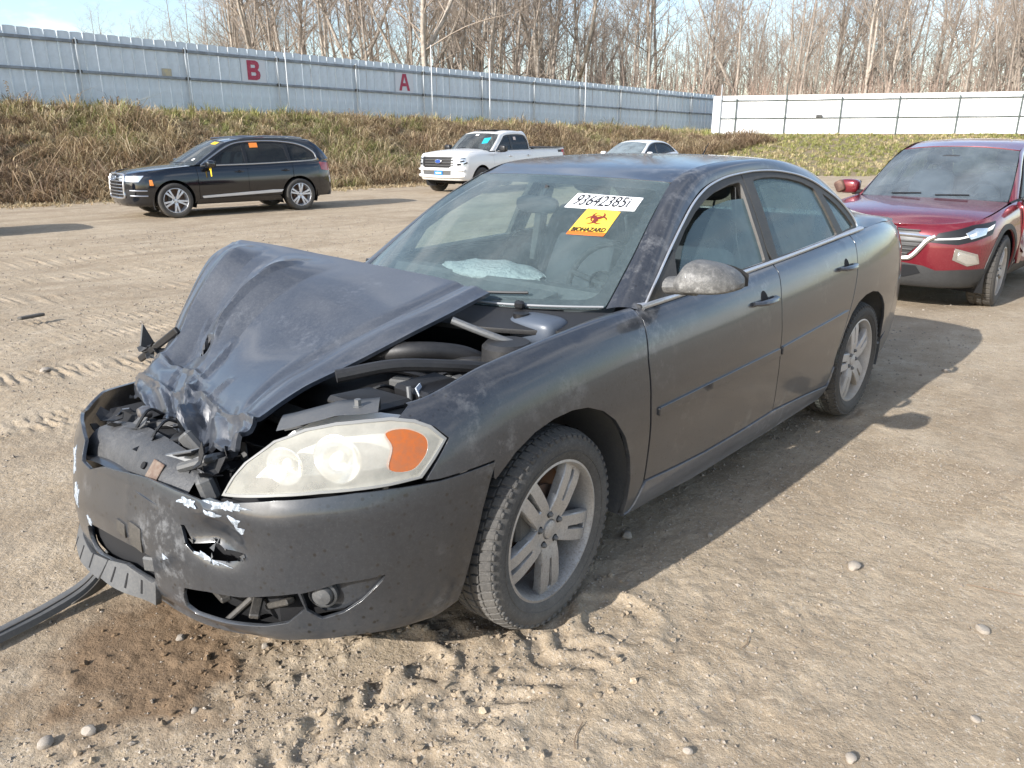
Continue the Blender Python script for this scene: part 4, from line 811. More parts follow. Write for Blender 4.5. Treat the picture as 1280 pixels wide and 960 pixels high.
# ---- hood: pushed over to the right, peaked and torn
HC = np.array([[(-0.30, 0.34, 1.05), (-0.27, 0.05, 1.07), (-0.22, -0.24, 1.09), (-0.17, -0.54, 1.11), (-0.11, -0.86, 1.13), (-0.05, -1.11, 1.14)],
               [(0.06, 0.37, 0.99), (0.07, 0.05, 1.0), (0.09, -0.26, 1.03), (0.11, -0.52, 1.05), (0.11, -0.79, 1.07), (0.1, -1.07, 1.075)],
               [(0.3, 0.28, 0.89), (0.3, -0.03, 0.895), (0.31, -0.28, 0.91), (0.31, -0.53, 0.92), (0.29, -0.77, 0.91), (0.27, -1.02, 0.88)],
               [(0.5, 0.28, 0.85), (0.49, 0.01, 0.83), (0.47, -0.22, 0.82), (0.43, -0.47, 0.80), (0.42, -0.69, 0.79), (0.4, -0.95, 0.74)],
               [(0.68, 0.34, 0.82), (0.65, 0.11, 0.78), (0.62, -0.13, 0.75), (0.6, -0.36, 0.72), (0.57, -0.66, 0.71), (0.55, -0.9, 0.64)],
               [(0.78, 0.35, 0.74), (0.76, 0.17, 0.69), (0.74, -0.02, 0.66), (0.71, -0.22, 0.645), (0.68, -0.46, 0.63), (0.64, -0.73, 0.62)]])
nA, nB = 130, 130
tmp = np.stack([cr(HC[:, j], nA) for j in range(6)], 1); HG = np.stack([cr(tmp[i], nB) for i in range(nA)], 0)
ai = np.linspace(0, 5, nA)[:, None]; bi = np.linspace(0, 5, nB)[None]
fold = lambda c, w: np.maximum(0, 1-np.abs(c)/w)
dz = .048*fold(bi-(2.95-.05*ai), .55)*sm(.05, 1.2, ai)*sm(4.1, 2.6, ai)          # sharp ridge running forward from the cowl
dz = dz-.058*fold(bi-(3.55+.1*ai), .62)*sm(.4, 1.6, ai)*sm(4., 3., ai)           # hollow beside it
dz = dz+.034*fold(bi-(4.30+.03*ai), .45)*sm(.1, .8, ai)*sm(4.5, 3., ai)
dz = dz-.010*np.exp(-((bi-.42-.03*ai)/.10)**2)*sm(4.6, 3.6, ai)                       # pressed body line on the left
dz = dz-.10*np.exp(-((ai-3.02)/.13)**4-((bi-3.25)/.20)**4)                        # torn pocket
dz = dz+.020*np.exp(-((ai-2.78)/.10)**2-((bi-3.2)/.3)**2)
nzh = Noise2(5); cm = sm(3.6, 4.8, ai)
saw = lambda q_: 1-4*np.abs((q_ % 1)-.5)
dz = dz+cm*(.018*saw(bi*.85+ai*.55+.25*nzh(ai, bi))*sm(3.4, 4.4, ai)+.012*saw(ai*1.15-bi*.45+.3*nzh(ai*1.2+5, bi))+.010*(np.abs(nzh(ai*3.1+3, bi*2.6+ai))*2-.4))+.005*nzh(ai*1.4, bi*1.3)+.012*fold(bi-4.70, .14)*sm(3.6, 2.6, ai)*sm(.05, .7, ai)
dz = dz+.05*cm*fold(bi-(1.9+.25*(ai-3.4)), .35)-.04*cm*fold(bi-(1.3+.1*ai), .4)+.03*sm(3.2, 4.2, ai)*fold(bi-(3.0-.3*(ai-3)), .3)
HG[..., 2] += dz; HG[..., 0] += .3*dz*cm+.012*cm*nzh(ai*2.1+9, bi*1.9)
roll = sm(.25, 0, bi)*.012+sm(4.75, 5, bi)*.015; HG[..., 2] -= roll
dz2 = .014*fold(bi-(2.95-.05*ai), .11)*sm(.2, 1., ai)*sm(3.2, 2.6, ai)+.010*fold(bi-(2.2+.18*(ai-2.)), .12)*sm(2.2, 3., ai)-.010*fold(bi-(3.75-.2*(ai-2.)), .12)*sm(1.4, 2.2, ai)+.012*fold(bi-(1.55+.35*(ai-3.3)), .12)*sm(3.2, 3.8, ai)+.014*fold(ai-(4.15+.12*np.sin(bi*2.2)), .10)+.010*fold(ai-(3.62-.1*(bi-3)), .09)*sm(1.8, 2.6, bi)
HG[..., 2] += dz2; HG[..., 0] += .4*dz2
b = MB().grid(HG); hr = np.random.default_rng(4).normal(0, .12, (nA, nB)); b.F = [f for f in b.F if ((ai[f[0]//nB, 0]-3.02)/.22)**2+((bi[0, f[0] % nB]-3.22)/.27)**2+hr[f[0]//nB, f[0] % nB] > 1]
me = mesh('hood', np.vstack(b.V), b.F); sharpen(me, 11); hood = link('hood', me, HOODP, sed)
md = hood.modifiers.new('thick', 'SOLIDIFY'); md.thickness = .014; md.offset = -1
bm = bmesh.new(); bm.from_mesh(me); bm.normal_update()
if sum(f.normal.z for f in bm.faces) < 0: bmesh.ops.reverse_faces(bm, faces=bm.faces)
bm.to_mesh(me); bm.free()
lin = MB().grid(HG[4:-14:3, 4:-4:3]-np.array([0, 0, .045])); lin.build('hood_shade_sheet', M['void'], hood)  # black sheet added under the hood as shade, keeps the torn hole dark
hp = lambda a, b_: HG[int(a/5*(nA-1)), int(b_/5*(nB-1))]
q = MB()
for k in range(7):                                             # hood inner frame ribs
    t = np.linspace(.6, 4.2, 12); q.tube(np.array([hp(a, .6+k*.62) for a in t])-np.array([0, 0, .065]), .018, 6, flat=.5)
q.build('hood_frame', M['dark_metal'], hood)
# ---- front bumper skin with its holes
BT = [(.262, .692), (.457, .685), (.598, .690), (.70, .690), (.793, .683), (.92, .671), (1.025, .654), (1.10, .640), (1.16, .640), (1.20, .624), (1.27, .622), (1.31, .621), (1.40, .622), (1.479, .619), (1.626, .606), (1.749, .600), (1.84, .575), (1.92, .590), (1.95, .655), (2.05, .690), (2.18, .705), (2.28, .69), (2.42, .715), (2.56, .70), (2.68, .69)]
BB = [(2.70, .36), (2.55, .27), (2.35, .235), (2.15, .215), (1.95, .205), (1.847, .188), (1.72, .180), (1.593, .172), (1.46, .168), (1.327, .172), (1.22, .180), (1.125, .192), (1.0, .215), (.875, .240), (.713, .248), (.591, .238), (.47, .232), (.39, .262), (.372, .33), (.350, .43), (.318, .56), (.285, .645)]
tear = [(1.288, .530), (1.262, .478), (1.232, .461), (1.158, .452), (1.10, .458), (1.057, .470), (1.040, .494), (1.085, .488), (1.124, .482), (1.16, .494), (1.197, .488), (1.232, .484), (1.25, .505), (1.272, .532)]
fogh = [(1.297, .300), (1.282, .330), (1.177, .350), (1.058, .362), (.952, .386), (.875, .402), (.858, .35), (.913, .300), (.991, .275), (1.138, .248), (1.268, .234), (1.297, .258)]
lowg = [(1.432, .384), (1.53, .382), (1.631, .380), (1.74, .382), (1.84, .382), (1.885, .36), (1.89, .32), (1.87, .282), (1.83, .262), (1.735, .270), (1.62, .290), (1.468, .276), (1.438, .30)]
fogr = [(.868, .400), (.767, .430), (.630, .440), (.640, .420), (.70, .366), (.753, .333), (.815, .316), (.855, .345)]
fogr_r = [(2*SED_SC-a, b_) for a, b_ in fogh]
bump = panel('front_bumper', sed_bump, BT+BB, PAINT_F, sed, [tear, fogh, lowg, fogr], .024, depth=.012, ctr=(0, 0, .5))
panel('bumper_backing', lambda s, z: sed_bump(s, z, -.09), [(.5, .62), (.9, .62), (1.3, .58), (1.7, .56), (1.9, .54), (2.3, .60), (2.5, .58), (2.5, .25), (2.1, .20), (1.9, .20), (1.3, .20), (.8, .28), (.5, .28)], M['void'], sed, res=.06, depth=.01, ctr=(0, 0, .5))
bs = np.array(BB[4:-3]); ta = sed_bump(bs[:, 0], bs[:, 1]+.004, -.006); tb_ = ta.copy(); tb_[:, 0] = .30; tb_[:, 1] *= .85; tb_[:, 2] += .02
strip('undertray', ta, tb_, M['void'], sed, 4, .0, out=(0, 0, -1)); MB().box((.55, -.02, .42), (.5, 1.25, .42), .05).build('dark_filler_box', M['void'], sed)  # black box added to fill the bumper hollow with painted darkness
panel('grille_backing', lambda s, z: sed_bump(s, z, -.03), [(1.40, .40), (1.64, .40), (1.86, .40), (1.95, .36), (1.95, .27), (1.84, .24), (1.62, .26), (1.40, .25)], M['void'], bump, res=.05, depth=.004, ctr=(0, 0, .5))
# torn plastic round the tear and scuffed paint
rs = random.Random(3); q = MB()
for i in range(16):
    k = rs.randrange(len(tear)); s0, z0 = tear[k]; P0 = sed_bump(np.array(s0), np.array(z0), .003); a = rs.uniform(0, 6.28); Lg = rs.uniform(.008, .022)
    P1 = sed_bump(np.array(s0+math.cos(a)*Lg), np.array(z0+math.sin(a)*Lg), rs.uniform(-.012, .012)); P2 = sed_bump(np.array(s0+math.cos(a+.9)*Lg*.7), np.array(z0+math.sin(a+.9)*Lg*.7), rs.uniform(0, .012))
    n3 = np.array([.002, .001, .001]); q.add([P0, P1, P2, P0-n3, P1-n3, P2-n3], [(0, 1, 2), (5, 4, 3), (0, 3, 4, 1), (1, 4, 5, 2), (2, 5, 3, 0)])
q.build('torn_shred', M['plastic_grey'], bump, smooth=False)
SCUFF = mat('scuff', (.36, .40, .45), .7, var=(80, (.15, .17, .19), .42, .58))
for pl_ in ([(1.00, .642), (1.06, .650), (1.13, .640), (1.17, .628), (1.14, .618), (1.06, .628)], [(1.03, .606), (1.08, .612), (1.06, .590), (1.035, .588)], [(1.22, .618), (1.29, .612), (1.31, .597), (1.25, .590), (1.21, .602)], [(1.10, .606), (1.17, .610), (1.155, .596), (1.11, .597)], [(1.02, .580), (1.05, .584), (1.045, .562), (1.025, .560)],
            [(1.93, .48), (1.99, .50), (2.01, .44), (1.96, .41)], [(2.02, .62), (2.06, .60), (2.04, .52), (2.0, .55)], [(1.21, .470), (1.245, .462), (1.15, .444), (1.09, .448), (1.15, .452)], [(1.34, .41), (1.37, .42), (1.365, .40)], [(1.83, .40), (1.87, .41), (1.865, .375), (1.835, .37)]):
    c = np.mean(pl_, 0); jag = []
    for p in resample(pl_, .012): v = p-c; jag.append(c+v*(1+rs.uniform(-.45, .25)))
    panel('scuff_mark', sed_bump, jag, SCUFF, bump, res=.014, d=.0016, depth=.0015, ctr=(0, 0, .5))
# lower grille: ribbed lip in two lengths, bars behind the opening, plate stubs
for pts_ in ([(1.735, .268), (1.86, .258), (1.98, .286), (2.06, .335), (2.13, .325), (2.06, .24), (1.92, .20), (1.755, .188)], [(1.445, .288), (1.468, .272), (1.62, .288), (1.725, .270), (1.74, .196), (1.6, .186), (1.455, .182)]):
    lp = panel('grille_lip', lambda s, z: sed_bump(s, np.maximum(z, .30))+np.stack([(.30-z)*(.04+.34*sm(1.44, 1.68, s))-.006+0*s, 0*s, np.minimum(z-.30, 0)*.8], -1), pts_, M['plastic_grey'], bump, res=.04, d=.006, depth=.02, ctr=(0, 0, .5))
    lo = min(p[0] for p in pts_); hi_ = max(p[0] for p in pts_)
    for k in range(3):
        s0 = lo+(hi_-lo)*(.25+.25*k); panel('lip_slot', lambda s, z: sed_bump(s, np.maximum(z, .30))+np.stack([(.30-z)*(.04+.34*sm(1.44, 1.68, s))-.006+0*s, 0*s, np.minimum(z-.30, 0)*.8], -1), [(s0, .205), (s0+.007, .205), (s0+.007, .262), (s0, .262)], M['void'], lp, res=.05, d=.0075, depth=.001, ctr=(0, 0, .5))
for zz in (.325, .36):
    q = MB().tube(sed_bump(np.linspace(1.44, 2.0, 20), np.full(20, zz), -.05), .009, 6); q.build('grille_bar', M['plastic_black'], bump)
q = MB().box(tuple(sed_bump(np.array(1.47), np.array(.34), -.03)), (.05, .07, .05), .006, np.array(Matrix.Rotation(.5, 3, 'Z'))); q.build('grille_clip', M['plastic_grey'], bump)
for s0, z0, w_, h_ in ((1.515, .425, .065, .085), (1.60, .43, .05, .05)):
    panel('plate_mount', sed_bump, [(s0-w_/2, z0-h_/2), (s0+w_/2, z0-h_/2+.008), (s0+w_/2, z0+h_/2), (s0-w_/2, z0+h_/2-.006)], M['plastic_black'], bump, res=.04, d=.005, depth=.006, ctr=(0, 0, .5))
# fog lamp pocket
fz = panel('fog_bezel', lambda s, z: sed_bump(s, z, -.012-.035*sm(.67, .86, s)), fogr, PAINT_F, bump, res=.02, depth=.01, ctr=(0, 0, .5))
fc = sed_bump(np.array(.812), np.array(.383), -.022); dirv = Vector((.80, .60, -.02)).normalized(); Mq = Vector((0, 1, 0)).rotation_difference(dirv).to_matrix()
q = MB().lathe([(.040, -.03), (.042, .0), (.036, .004), (.033, -.004), (.026, .012), (.0001, .018)], 24); q.xf(np.vstack([np.hstack([np.array(Mq), np.array(fc)[:, None]]), [0, 0, 0, 1]])); q.build('fog_lamp', M['plastic_grey'], fz)
for s0, z0, aa in ((1.20, .30, .2), (1.05, .31, -.3), (.97, .32, .5), (1.12, .27, .9)):
    q = MB().box(tuple(sed_bump(np.array(s0), np.array(z0), -.06)), (.03, .12, .018), .004, np.array(Matrix.Rotation(aa, 3, 'X'))@np.array(Matrix.Rotation(-.4+aa, 3, 'Z'))); q.build('broken_bracket', M['plastic_black'], bump)
# ---- left headlamp
HL = [(.415, .797), (.462, .750), (.508, .706), (.598, .701), (.70, .698), (.793, .694), (.92, .682), (1.025, .668), (1.110, .657), (1.08, .708), (1.044, .750), (.963, .808), (.853, .841), (.748, .858), (.65, .864), (.562, .866), (.497, .855), (.455, .837)]
HLm = mat('headlamp_body', (.80, .80, .77), .35, dust=((.70, .69, .64), .5, 6., -.5, .7))
hb = panel('headlamp', lambda s, z: sed_bump(s, z, -.10), [tuple(np.array((.745, .765))+(np.array(p)-np.array((.745, .765)))*np.array((.95, .86))) for p in HL], HLm, sed, res=.03, depth=.0, ctr=(0, 0, .5))
panel('headlamp_rim', sed_bump, HL, mat('lamp_edge', (.22, .22, .21), .4), hb, [[tuple(np.array((.745, .775))+(np.array(p)-np.array((.745, .775)))*np.array((.972, .935))) for p in HL]], .02, depth=.075, ctr=(0, 0, .5))
for (a, c_, w_, h_, dd) in ((.735, .757, 1., 0, 0), (.925, .735, .78, 0, 0)):
    P0 = sed_bump(np.array(a), np.array(c_), -.085); dv = Vector((.86, .5, .05)).normalized(); Mq = Vector((0, 1, 0)).rotation_difference(dv).to_matrix()
    q = MB().lathe([(.072*w_, .036), (.068*w_, .038), (.058*w_, .016), (.038*w_, -.004), (.018*w_, -.014), (.0001, -.016)], 32); q.xf(np.vstack([np.hstack([np.array(Mq), np.array(P0)[:, None]]), [0, 0, 0, 1]])); q.build('reflector_bowl', M['reflector'], hb)
    q = MB(); q.add(*(lambda s_: (np.vstack(s_.V), s_.F))(superell(tuple(P0+np.array(dv)*.012), (.018, .018, .018), 2, 12, 8))); q.build('bulb', M['lamp_white'], hb)
panel('turn_signal', lambda s, z: sed_bump(s, z, -.005), closed_cr([(.592, .832), (.580, .796), (.598, .742), (.535, .730), (.488, .762), (.474, .796), (.488, .820), (.535, .838)], 40), mat('amber_lens', (.40, .10, .012), .3, coat=.6, var=(60, (.33, .10, .025), .4, .6)), hb, res=.025, depth=.03, ctr=(0, 0, .5))
glass('headlamp_lens', (.97, .96, .92), (.64, .62, .54), .38, 5., .10)
AMB = closed_cr([(.592, .832), (.580, .796), (.598, .742), (.535, .730), (.488, .762), (.474, .796), (.488, .820), (.535, .838)], 40)
panel('headlamp_lens', sed_bump, [tuple(np.array((.745, .775))+(np.array(p)-np.array((.745, .775)))*.985) for p in HL], MATS['headlamp_lens'], hb, [AMB], res=.03, d=-.003, depth=.003, ctr=(0, 0, .5))
# ---- what the crash laid open
def pbox(name, c, d, r, m, rot=(0, 0, 0), par=sed):
    Mx = np.array((Matrix.Rotation(rot[2], 3, 'Z')@Matrix.Rotation(rot[1], 3, 'Y')@Matrix.Rotation(rot[0], 3, 'X'))); return MB().box(c, d, r, Mx).build(name, m, par)
q = MB(); q.prism([(.70, .40), (.78, .42), (.79, .54), (.75, .58), (.69, .57)], -.62, .46); q.build('bumper_beam', M['bay_black'], sed)
xs = np.linspace(-.47, .30, 24); ba = np.stack([.905-.16*(xs+.1)**2+.02*np.sin(xs*9), xs-.06, .545+.008*np.sin(xs*14)-.06*sm(.0, -.6, xs)], 1)
strip('energy_absorber', ba+np.array([.012, 0, .02]), ba+np.array([-.055, 0, .105]), M['absorber'], sed, 8, .012, out=(1, 0, .6), extra=(-.06, 0, .006))
strip('bumper_shelf', ba+np.array([.045, 0, .015]), ba+np.array([-.0, 0, .02]), PAINT_F, sed, 4, .002, out=(0, 0, 1))
pbox('radiator_support', (.44, .0, .46), (.08, 1.30, .34), .02, M['dark_metal']); pbox('radiator', (.50, -.05, .46), (.03, 1.0, .32), .004, M['void'])
pbox('upper_tie_bar', (.50, .30, .73), (.10, .62, .03), .008, M['dark_metal'], (0, .1, .06))
pbox('headlamp_bracket', (.80, .20, .660), (.10, .15, .030), .010, M['plastic_grey'], (.35, -.3, .45)); pbox('headlamp_bracket', (.84, .28, .615), (.05, .10, .08), .012, M['plastic_grey'], (.2, .25, -.35))
pbox('grille_bracket', (.83, .12, .655), (.02, .15, .05), .006, M['steel_dull'], (.3, -.4, .3)); pbox('crash_bracket', (.77, .05, .67), (.03, .07, .08), .008, M['plastic_grey'], (.6, .3, .2)); pbox('rust_plate', (.902, .07, .624), (.006, .07, .06), .002, mat('rust', (.11, .065, .045), .8, var=(30, (.17, .13, .10), .4, .6)), (0, -.67, 0))
MB().lathe([(.0001, .004), (.012, .004), (.012, -.004)], 16, 'x').xf(np.vstack([np.hstack([np.array(Matrix.Rotation(-.67, 3, 'Y')), np.array([[.904], [-.005], [.620]])]), [0, 0, 0, 1]])).build('bolt_hole', M['void'], sed)
pbox('grille_bracket', (.74, -.10, .64), (.06, .14, .02), .005, M['bay_black'], (.2, .2, -.5)); pbox('crash_bracket', (.70, -.24, .645), (.06, .10, .03), .008, M['bay_black'], (.1, -.3, .7))
rs = random.Random(11)
def shard(c, size, m, name='debris_piece', par=sed):
    """bent, ragged scrap of sheet or plastic"""
    n = rs.randint(5, 7); a0 = rs.uniform(0, 6.28); P = [np.array([math.cos(a0+k*6.283/n)*size*rs.uniform(.5, 1.2), math.sin(a0+k*6.283/n)*size*rs.uniform(.35, .8), 0]) for k in range(n)]
    for p_ in P: p_[2] = abs(p_[0])*rs.uniform(.3, .9)*(1 if p_[0] > 0 else .2)
    Mx = np.array(Matrix.Rotation(rs.uniform(0, 6.28), 3, 'Z')@Matrix.Rotation(rs.uniform(-.9, .9), 3, 'Y')@Matrix.Rotation(rs.uniform(-.9, .9), 3, 'X')); ctr_ = np.array([0, 0, 0.]); t_ = rs.uniform(.002, .005)
    V = [ctr_]+P; V = np.array(V+[v-np.array([0, 0, t_]) for v in V])@Mx.T+np.array(c); k = n+1
    F = [(0, i, i % n+1) for i in range(1, n+1)]+[(k, k+i % n+1, k+i) for i in range(1, n+1)]+[(i, k+i, k+i % n+1, i % n+1) for i in range(1, n+1)]
    return MB().add(V, F).build(name, m, par, smooth=False)
DEB = [M['plastic_grey'], M['steel_dull'], M['bay_black'], M['bay_black'], M['bay_black'], M['plastic_clean'], HOODP]
for i in range(52):
    t = rs.random(); shard((rs.uniform(.60, .84), -.55+t*.90, rs.uniform(.56, .655)+.03*t), rs.uniform(.018, .055), rs.choice(DEB))
for i in range(26): shard((rs.uniform(.58, .84), rs.uniform(-.80, -.30), rs.uniform(.50, .60)), rs.uniform(.02, .06), rs.choice([M['bay_black'], M['plastic_clean'], M['bay_black'], M['plastic_grey']]))
for i in range(9): shard((rs.uniform(.72, .86), rs.uniform(.12, .32), rs.uniform(.60, .70)), rs.uniform(.03, .06), rs.choice(DEB), 'headlamp_bracket')
for i in range(22):                                            # clips, hoses and caps in the open engine bay
    c = (rs.uniform(-.25, .40), rs.uniform(.33, .62), 0); z_ = .78+.10*(.4-c[0])*.9; q = MB()
    if i % 3 == 0: q.tube(cr([(c[0], c[1], z_), (c[0]-.05, c[1]+.04, z_+.03), (c[0]-.11, c[1]+.03, z_+.01), (c[0]-.15, c[1]+.08, z_-.02)], 10), rs.uniform(.005, .011), 7); q.build('hose', rs.choice([M['bay_black'], M['plastic_clean']]), sed)
    elif i % 3 == 1: q.lathe([(.0001, .03), (.016, .03), (.018, .0), (.026, -.004), (.026, -.03)], 12, 'z', (c[0], c[1], z_)); q.build('filler_cap', rs.choice([M['bay_black'], M['steel_dull']]), sed)
    else: q.box((c[0], c[1], z_-.01), (rs.uniform(.03, .09), rs.uniform(.03, .07), rs.uniform(.02, .05)), .006, np.array(Matrix.Rotation(rs.uniform(0, 3), 3, 'Z'))); q.build('fuse_box', rs.choice([M['bay_black'], M['plastic_grey']]), sed)
for k in range(5):
    y0 = -.35+k*.13; q = MB().tube(cr([(.68, y0, .64), (.75, y0+.05, .675+rs.uniform(-.02, .03)), (.80, y0+.06+rs.uniform(-.03, .03), .64), (.83, y0+.03, .59)], 14), .0055, 6); q.build('wire', M['plastic_clean'], sed)
q = MB().lathe([(.0001, -.02), (.022, -.018), (.026, 0), (.020, .02), (.0001, .024)], 16, 'x', (.745, -.36, .665)); q.build('horn', M['steel'], sed)
# bits poking out past the right side of the hood
q = MB().prism([(.36, .70), (.40, .80), (.425, .70), (.39, .66)], -1.16, -1.145); q.build('broken_headlamp_shell', M['plastic_grey'], sed)
pbox('broken_headlamp_shell', (.415, -.98, .735), (.02, .40, .03), .005, M['bay_black'], (.5, .2, .2))
for k in range(9): shard((.40+.03*k/6, -.90-.024*k, .68+.010*(k % 6)), rs.uniform(.018, .036), M['bay_black'] if k % 2 else M['plastic_grey'], 'broken_headlamp_shell')
# ---- engine bay
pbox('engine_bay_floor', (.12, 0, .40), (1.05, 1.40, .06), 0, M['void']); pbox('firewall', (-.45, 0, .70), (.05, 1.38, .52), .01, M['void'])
xs = np.linspace(-.50, .48, 20); zs = np.array([crown(s) for s in xs])
strip('inner_fender', np.stack([xs, S_(xs, zs)[:, 1]-.055, zs-.06], 1), np.stack([xs, np.full(20, .60), np.full(20, .45)], 1), M['bay_black'], sed, 6, .02, out=(0, -1, .3))
strip('inner_fender', (np.stack([xs, S_(xs, zs)[:, 1]-.055, zs-.06], 1)*[1, -1, 1])[:11], np.stack([xs, np.full(20, -.60), np.full(20, .45)], 1)[:11], M['bay_black'], sed, 6, .02, out=(0, 1, .3))
q = MB(); q.add(*(lambda s_: (np.vstack(s_.V), s_.F))(superell((.06, .0, .68), (.34, .36, .12), 5))); q.build('engine_cover', M['bay_black'], sed)
pbox('air_box', (.42, .53, .755), (.22, .24, .15), .03, M['bay_black'], (0, -.08, .1)); pbox('air_box_lid', (.42, .53, .835), (.18, .20, .03), .012, M['bay_black'], (0, -.1, .1)); pbox('battery', (.22, .585, .76), (.18, .17, .20), .012, M['plastic_clean']); pbox('battery_label', (.292, .612, .858), (.05, .004, .03), 0, mat('label_white', (.55, .60, .66), .5), (0.4, 0, .6))
q = MB().tube(cr([(-.02, .43, .995), (-.09, .53, .95), (-.19, .64, .895)], 10), .013, 10); q.build('strut_brace', M['steel_dull'], sed)
q = MB().tube(cr([(.46, .42, .900), (.30, .50, .915), (.14, .58, .895), (-.02, .64, .862)], 16), .021, 10); q.build('fender_rail_tube', M['bay_black'], sed)
q = MB().tube(cr([(.34, .62, .74), (.33, .61, .82), (.325, .60, .875)], 8), .008, 8); q.build('hood_prop', M['steel_dull'], sed)
q = MB().tube(cr([(.20, .20, .86), (.12, .36, .90), (-.02, .45, .88), (-.12, .50, .83)], 16), .032, 12); q.build('intake_hose', M['bay_black'], sed)
q = MB().tube(cr([(.05, .40, .84), (-.05, .52, .86), (-.2, .58, .82), (-.3, .60, .80)], 14), .016, 8); q.build('coolant_hose', M['bay_black'], sed)
q = MB().lathe([(.0001, .93), (.075, .93), (.09, .915), (.095, .80), (.0001, .80)], 20, 'z', (-.12, .60, 0)); q.build('strut_tower', M['bay_black'], sed)
q = MB(); q.add(*(lambda s_: (np.vstack(s_.V), s_.F))(superell((-.33, .56, .93), (.07, .11, .05), 4))); q.build('fluid_reservoir', mat('reservoir', (.07, .085, .11), .4), sed)
q = MB().lathe([(.0001, .985), (.03, .985), (.03, .955), (.0001, .955)], 14, 'z', (-.30, .50, 0)); q.build('reservoir_cap', M['plastic_clean'], sed)
q = MB().tube(cr([(.30, .15, .84), (.22, .35, .86), (.10, .48, .82)], 12), .010, 6); q.build('wire_loom', M['plastic_clean'], sed)
# slam panel edge above the headlamp with its bolt
xs = np.linspace(.60, .97, 20); za = np.interp(xs, [.6, .75, .97], [.872, .866, .822]); A = sed_bump(xs, za, -.01); A[:, 2] += .004; Bv = A+np.array([-.075, -.085, .006])
strip('headlamp_panel', A, Bv, M['plastic_grey'], sed, 4, .002, out=(0, 0, 1), extra=(0, 0, -.05))
q = MB().lathe([(.0001, .022), (.010, .022), (.011, .004), (.016, .003), (.016, 0)], 6, 'z', tuple(A[4]*.5+Bv[4]*.5+np.array([0, 0, .0]))); q.build('bolt', M['steel_dull'], sed)
# ---- underbody and cabin
pbox('underbody', (-1.75, 0, .27), (3.5, 1.50, .10), .03, M['void']); pbox('front_subframe', (.25, 0, .27), (.9, 1.1, .08), .03, M['void'])
q = MB(); q.prism([(-.60, .45), (-.60, .95), (-.66, 1.015), (-.80, 1.0), (-.92, .93), (-.88, .75), (-.80, .45)], -.69, .69).prism([(-.61, .5), (-.40, .94), (-.45, .985), (-.61, 1.005)], -.42, .42); q.build('dashboard', M['interior_grey'], sed)
for y in (.36, -.36): make_seat(sed, -1.45, y, .56, .52, M['interior_seat'], True, .66)
q = MB(); q.add(*(lambda s_: (np.vstack(s_.V), s_.F))(superell((-2.30, 0, .56), (.25, .64, .10), 5))); q.add(*(lambda s_: (np.vstack(s_.V), s_.F))(superell((-2.60, 0, .88), (.09, .64, .30), 5))); q.build('rear_bench', M['interior_seat'], sed)
pbox('parcel_shelf', (-2.98, 0, 1.08), (.55, 1.22, .03), .01, M['interior_dark'])
steering_wheel(sed, (-.98, .37, .98))
# deployed airbag over the dash
G = []
for k, t in enumerate(np.linspace(0, 1, 16)):
    yy = -.44+.62*t; w_ = .16*math.sin(math.pi*min(max(t, .02), .98))**.6; hh = .055*math.sin(math.pi*min(max(t, .02), .98))**.7; a = np.linspace(0, 2*np.pi, 20, endpoint=False)
    G.append(np.stack([-.80+w_*np.cos(a), yy+.01*np.sin(3*a+k), 1.005+hh*.8*np.sin(a)+.006*np.sin(5*a+k*1.3)], 1))
AB = mat('airbag_cloth', (.50, .52, .52), .8, bump=(24, .9, .04)); q = MB().grid(np.array(G), True); q.build('airbag', AB, sed, ang=80)
q = MB(); q.add(*(lambda s_: (np.vstack(s_.V), s_.F))(superell((-1.0, -.03, 1.30), (.025, .125, .04), 3))); q.tube([(-1.02, -.02, 1.33), (-1.04, 0, 1.385)], .012, 6); q.build('rear_view_mirror', M['interior_dark'], sed)
pbox('headliner', (-1.95, 0, 1.43), (1.15, 1.0, .02), .008, M['interior_grey'])
q = MB()
for sd in (1, -1): q.tube([(-1.72, sd*.66, .9), (-1.74, sd*.63, 1.2), (-1.76, sd*.57, 1.42)], .045, 8, flat=.6)
q.build('pillar_trim', M['interior_grey'], sed)
# ---- stickers on the windshield
lot = panel('lot_sticker', ws_, [(.690, .363), (.822, .350), (.812, .870), (.686, .868)], mat('sticker_white', (.85, .86, .86), .5), wsh, sc=(.98, .64), res=.04, d=.003, depth=.002)
bio = panel('biohazard_sticker', ws_, [(.497, .545), (.690, .545), (.672, .785), (.488, .780)], mat('sticker_yellow', (.86, .52, .06), .5), wsh, sc=(.98, .64), res=.04, d=.003, depth=.002)
panel('sticker_edge', ws_, [(.488, .545), (.510, .545), (.504, .780), (.480, .780)], mat('sticker_orange', (.62, .14, .02), .5), bio, sc=(.98, .64), res=.04, d=.0042, depth=.001)
INK = mat('ink', (.012, .012, .014), .6); INKR = mat('ink_red', (.16, .02, .015), .6)
def on_glass(o, u0, v0, usc, vsc, d):
    """wrap a flat mesh (x across, y up, metres) onto the windshield"""
    for v in o.data.vertices:
        a, c = v.co.x, v.co.y; uu, vv = np.array(u0+c*usc), np.array(v0+a*vsc); P = ws_(uu, vv); n = surf_normal(ws_, uu, vv); n = n if n[2] > 0 else -n; v.co = P+n*(d+v.co.z)
    o.data.update()
o = text_mesh('lot_number', '93642385i', .15, INK, lot, .0004); o.data.transform(Matrix.Diagonal((.62, 1., 1., 1.))); on_glass(o, .752, .60, .92, 1.06, .0048)
o = text_mesh('biohazard_word', 'BIOHAZARD', .035, INK, bio, .0004, .0006); o.data.transform(Matrix.Diagonal((.72, 1.15, 1., 1.))); on_glass(o, .520, .665, 1.02, 1.5, .0056)
q = MB()
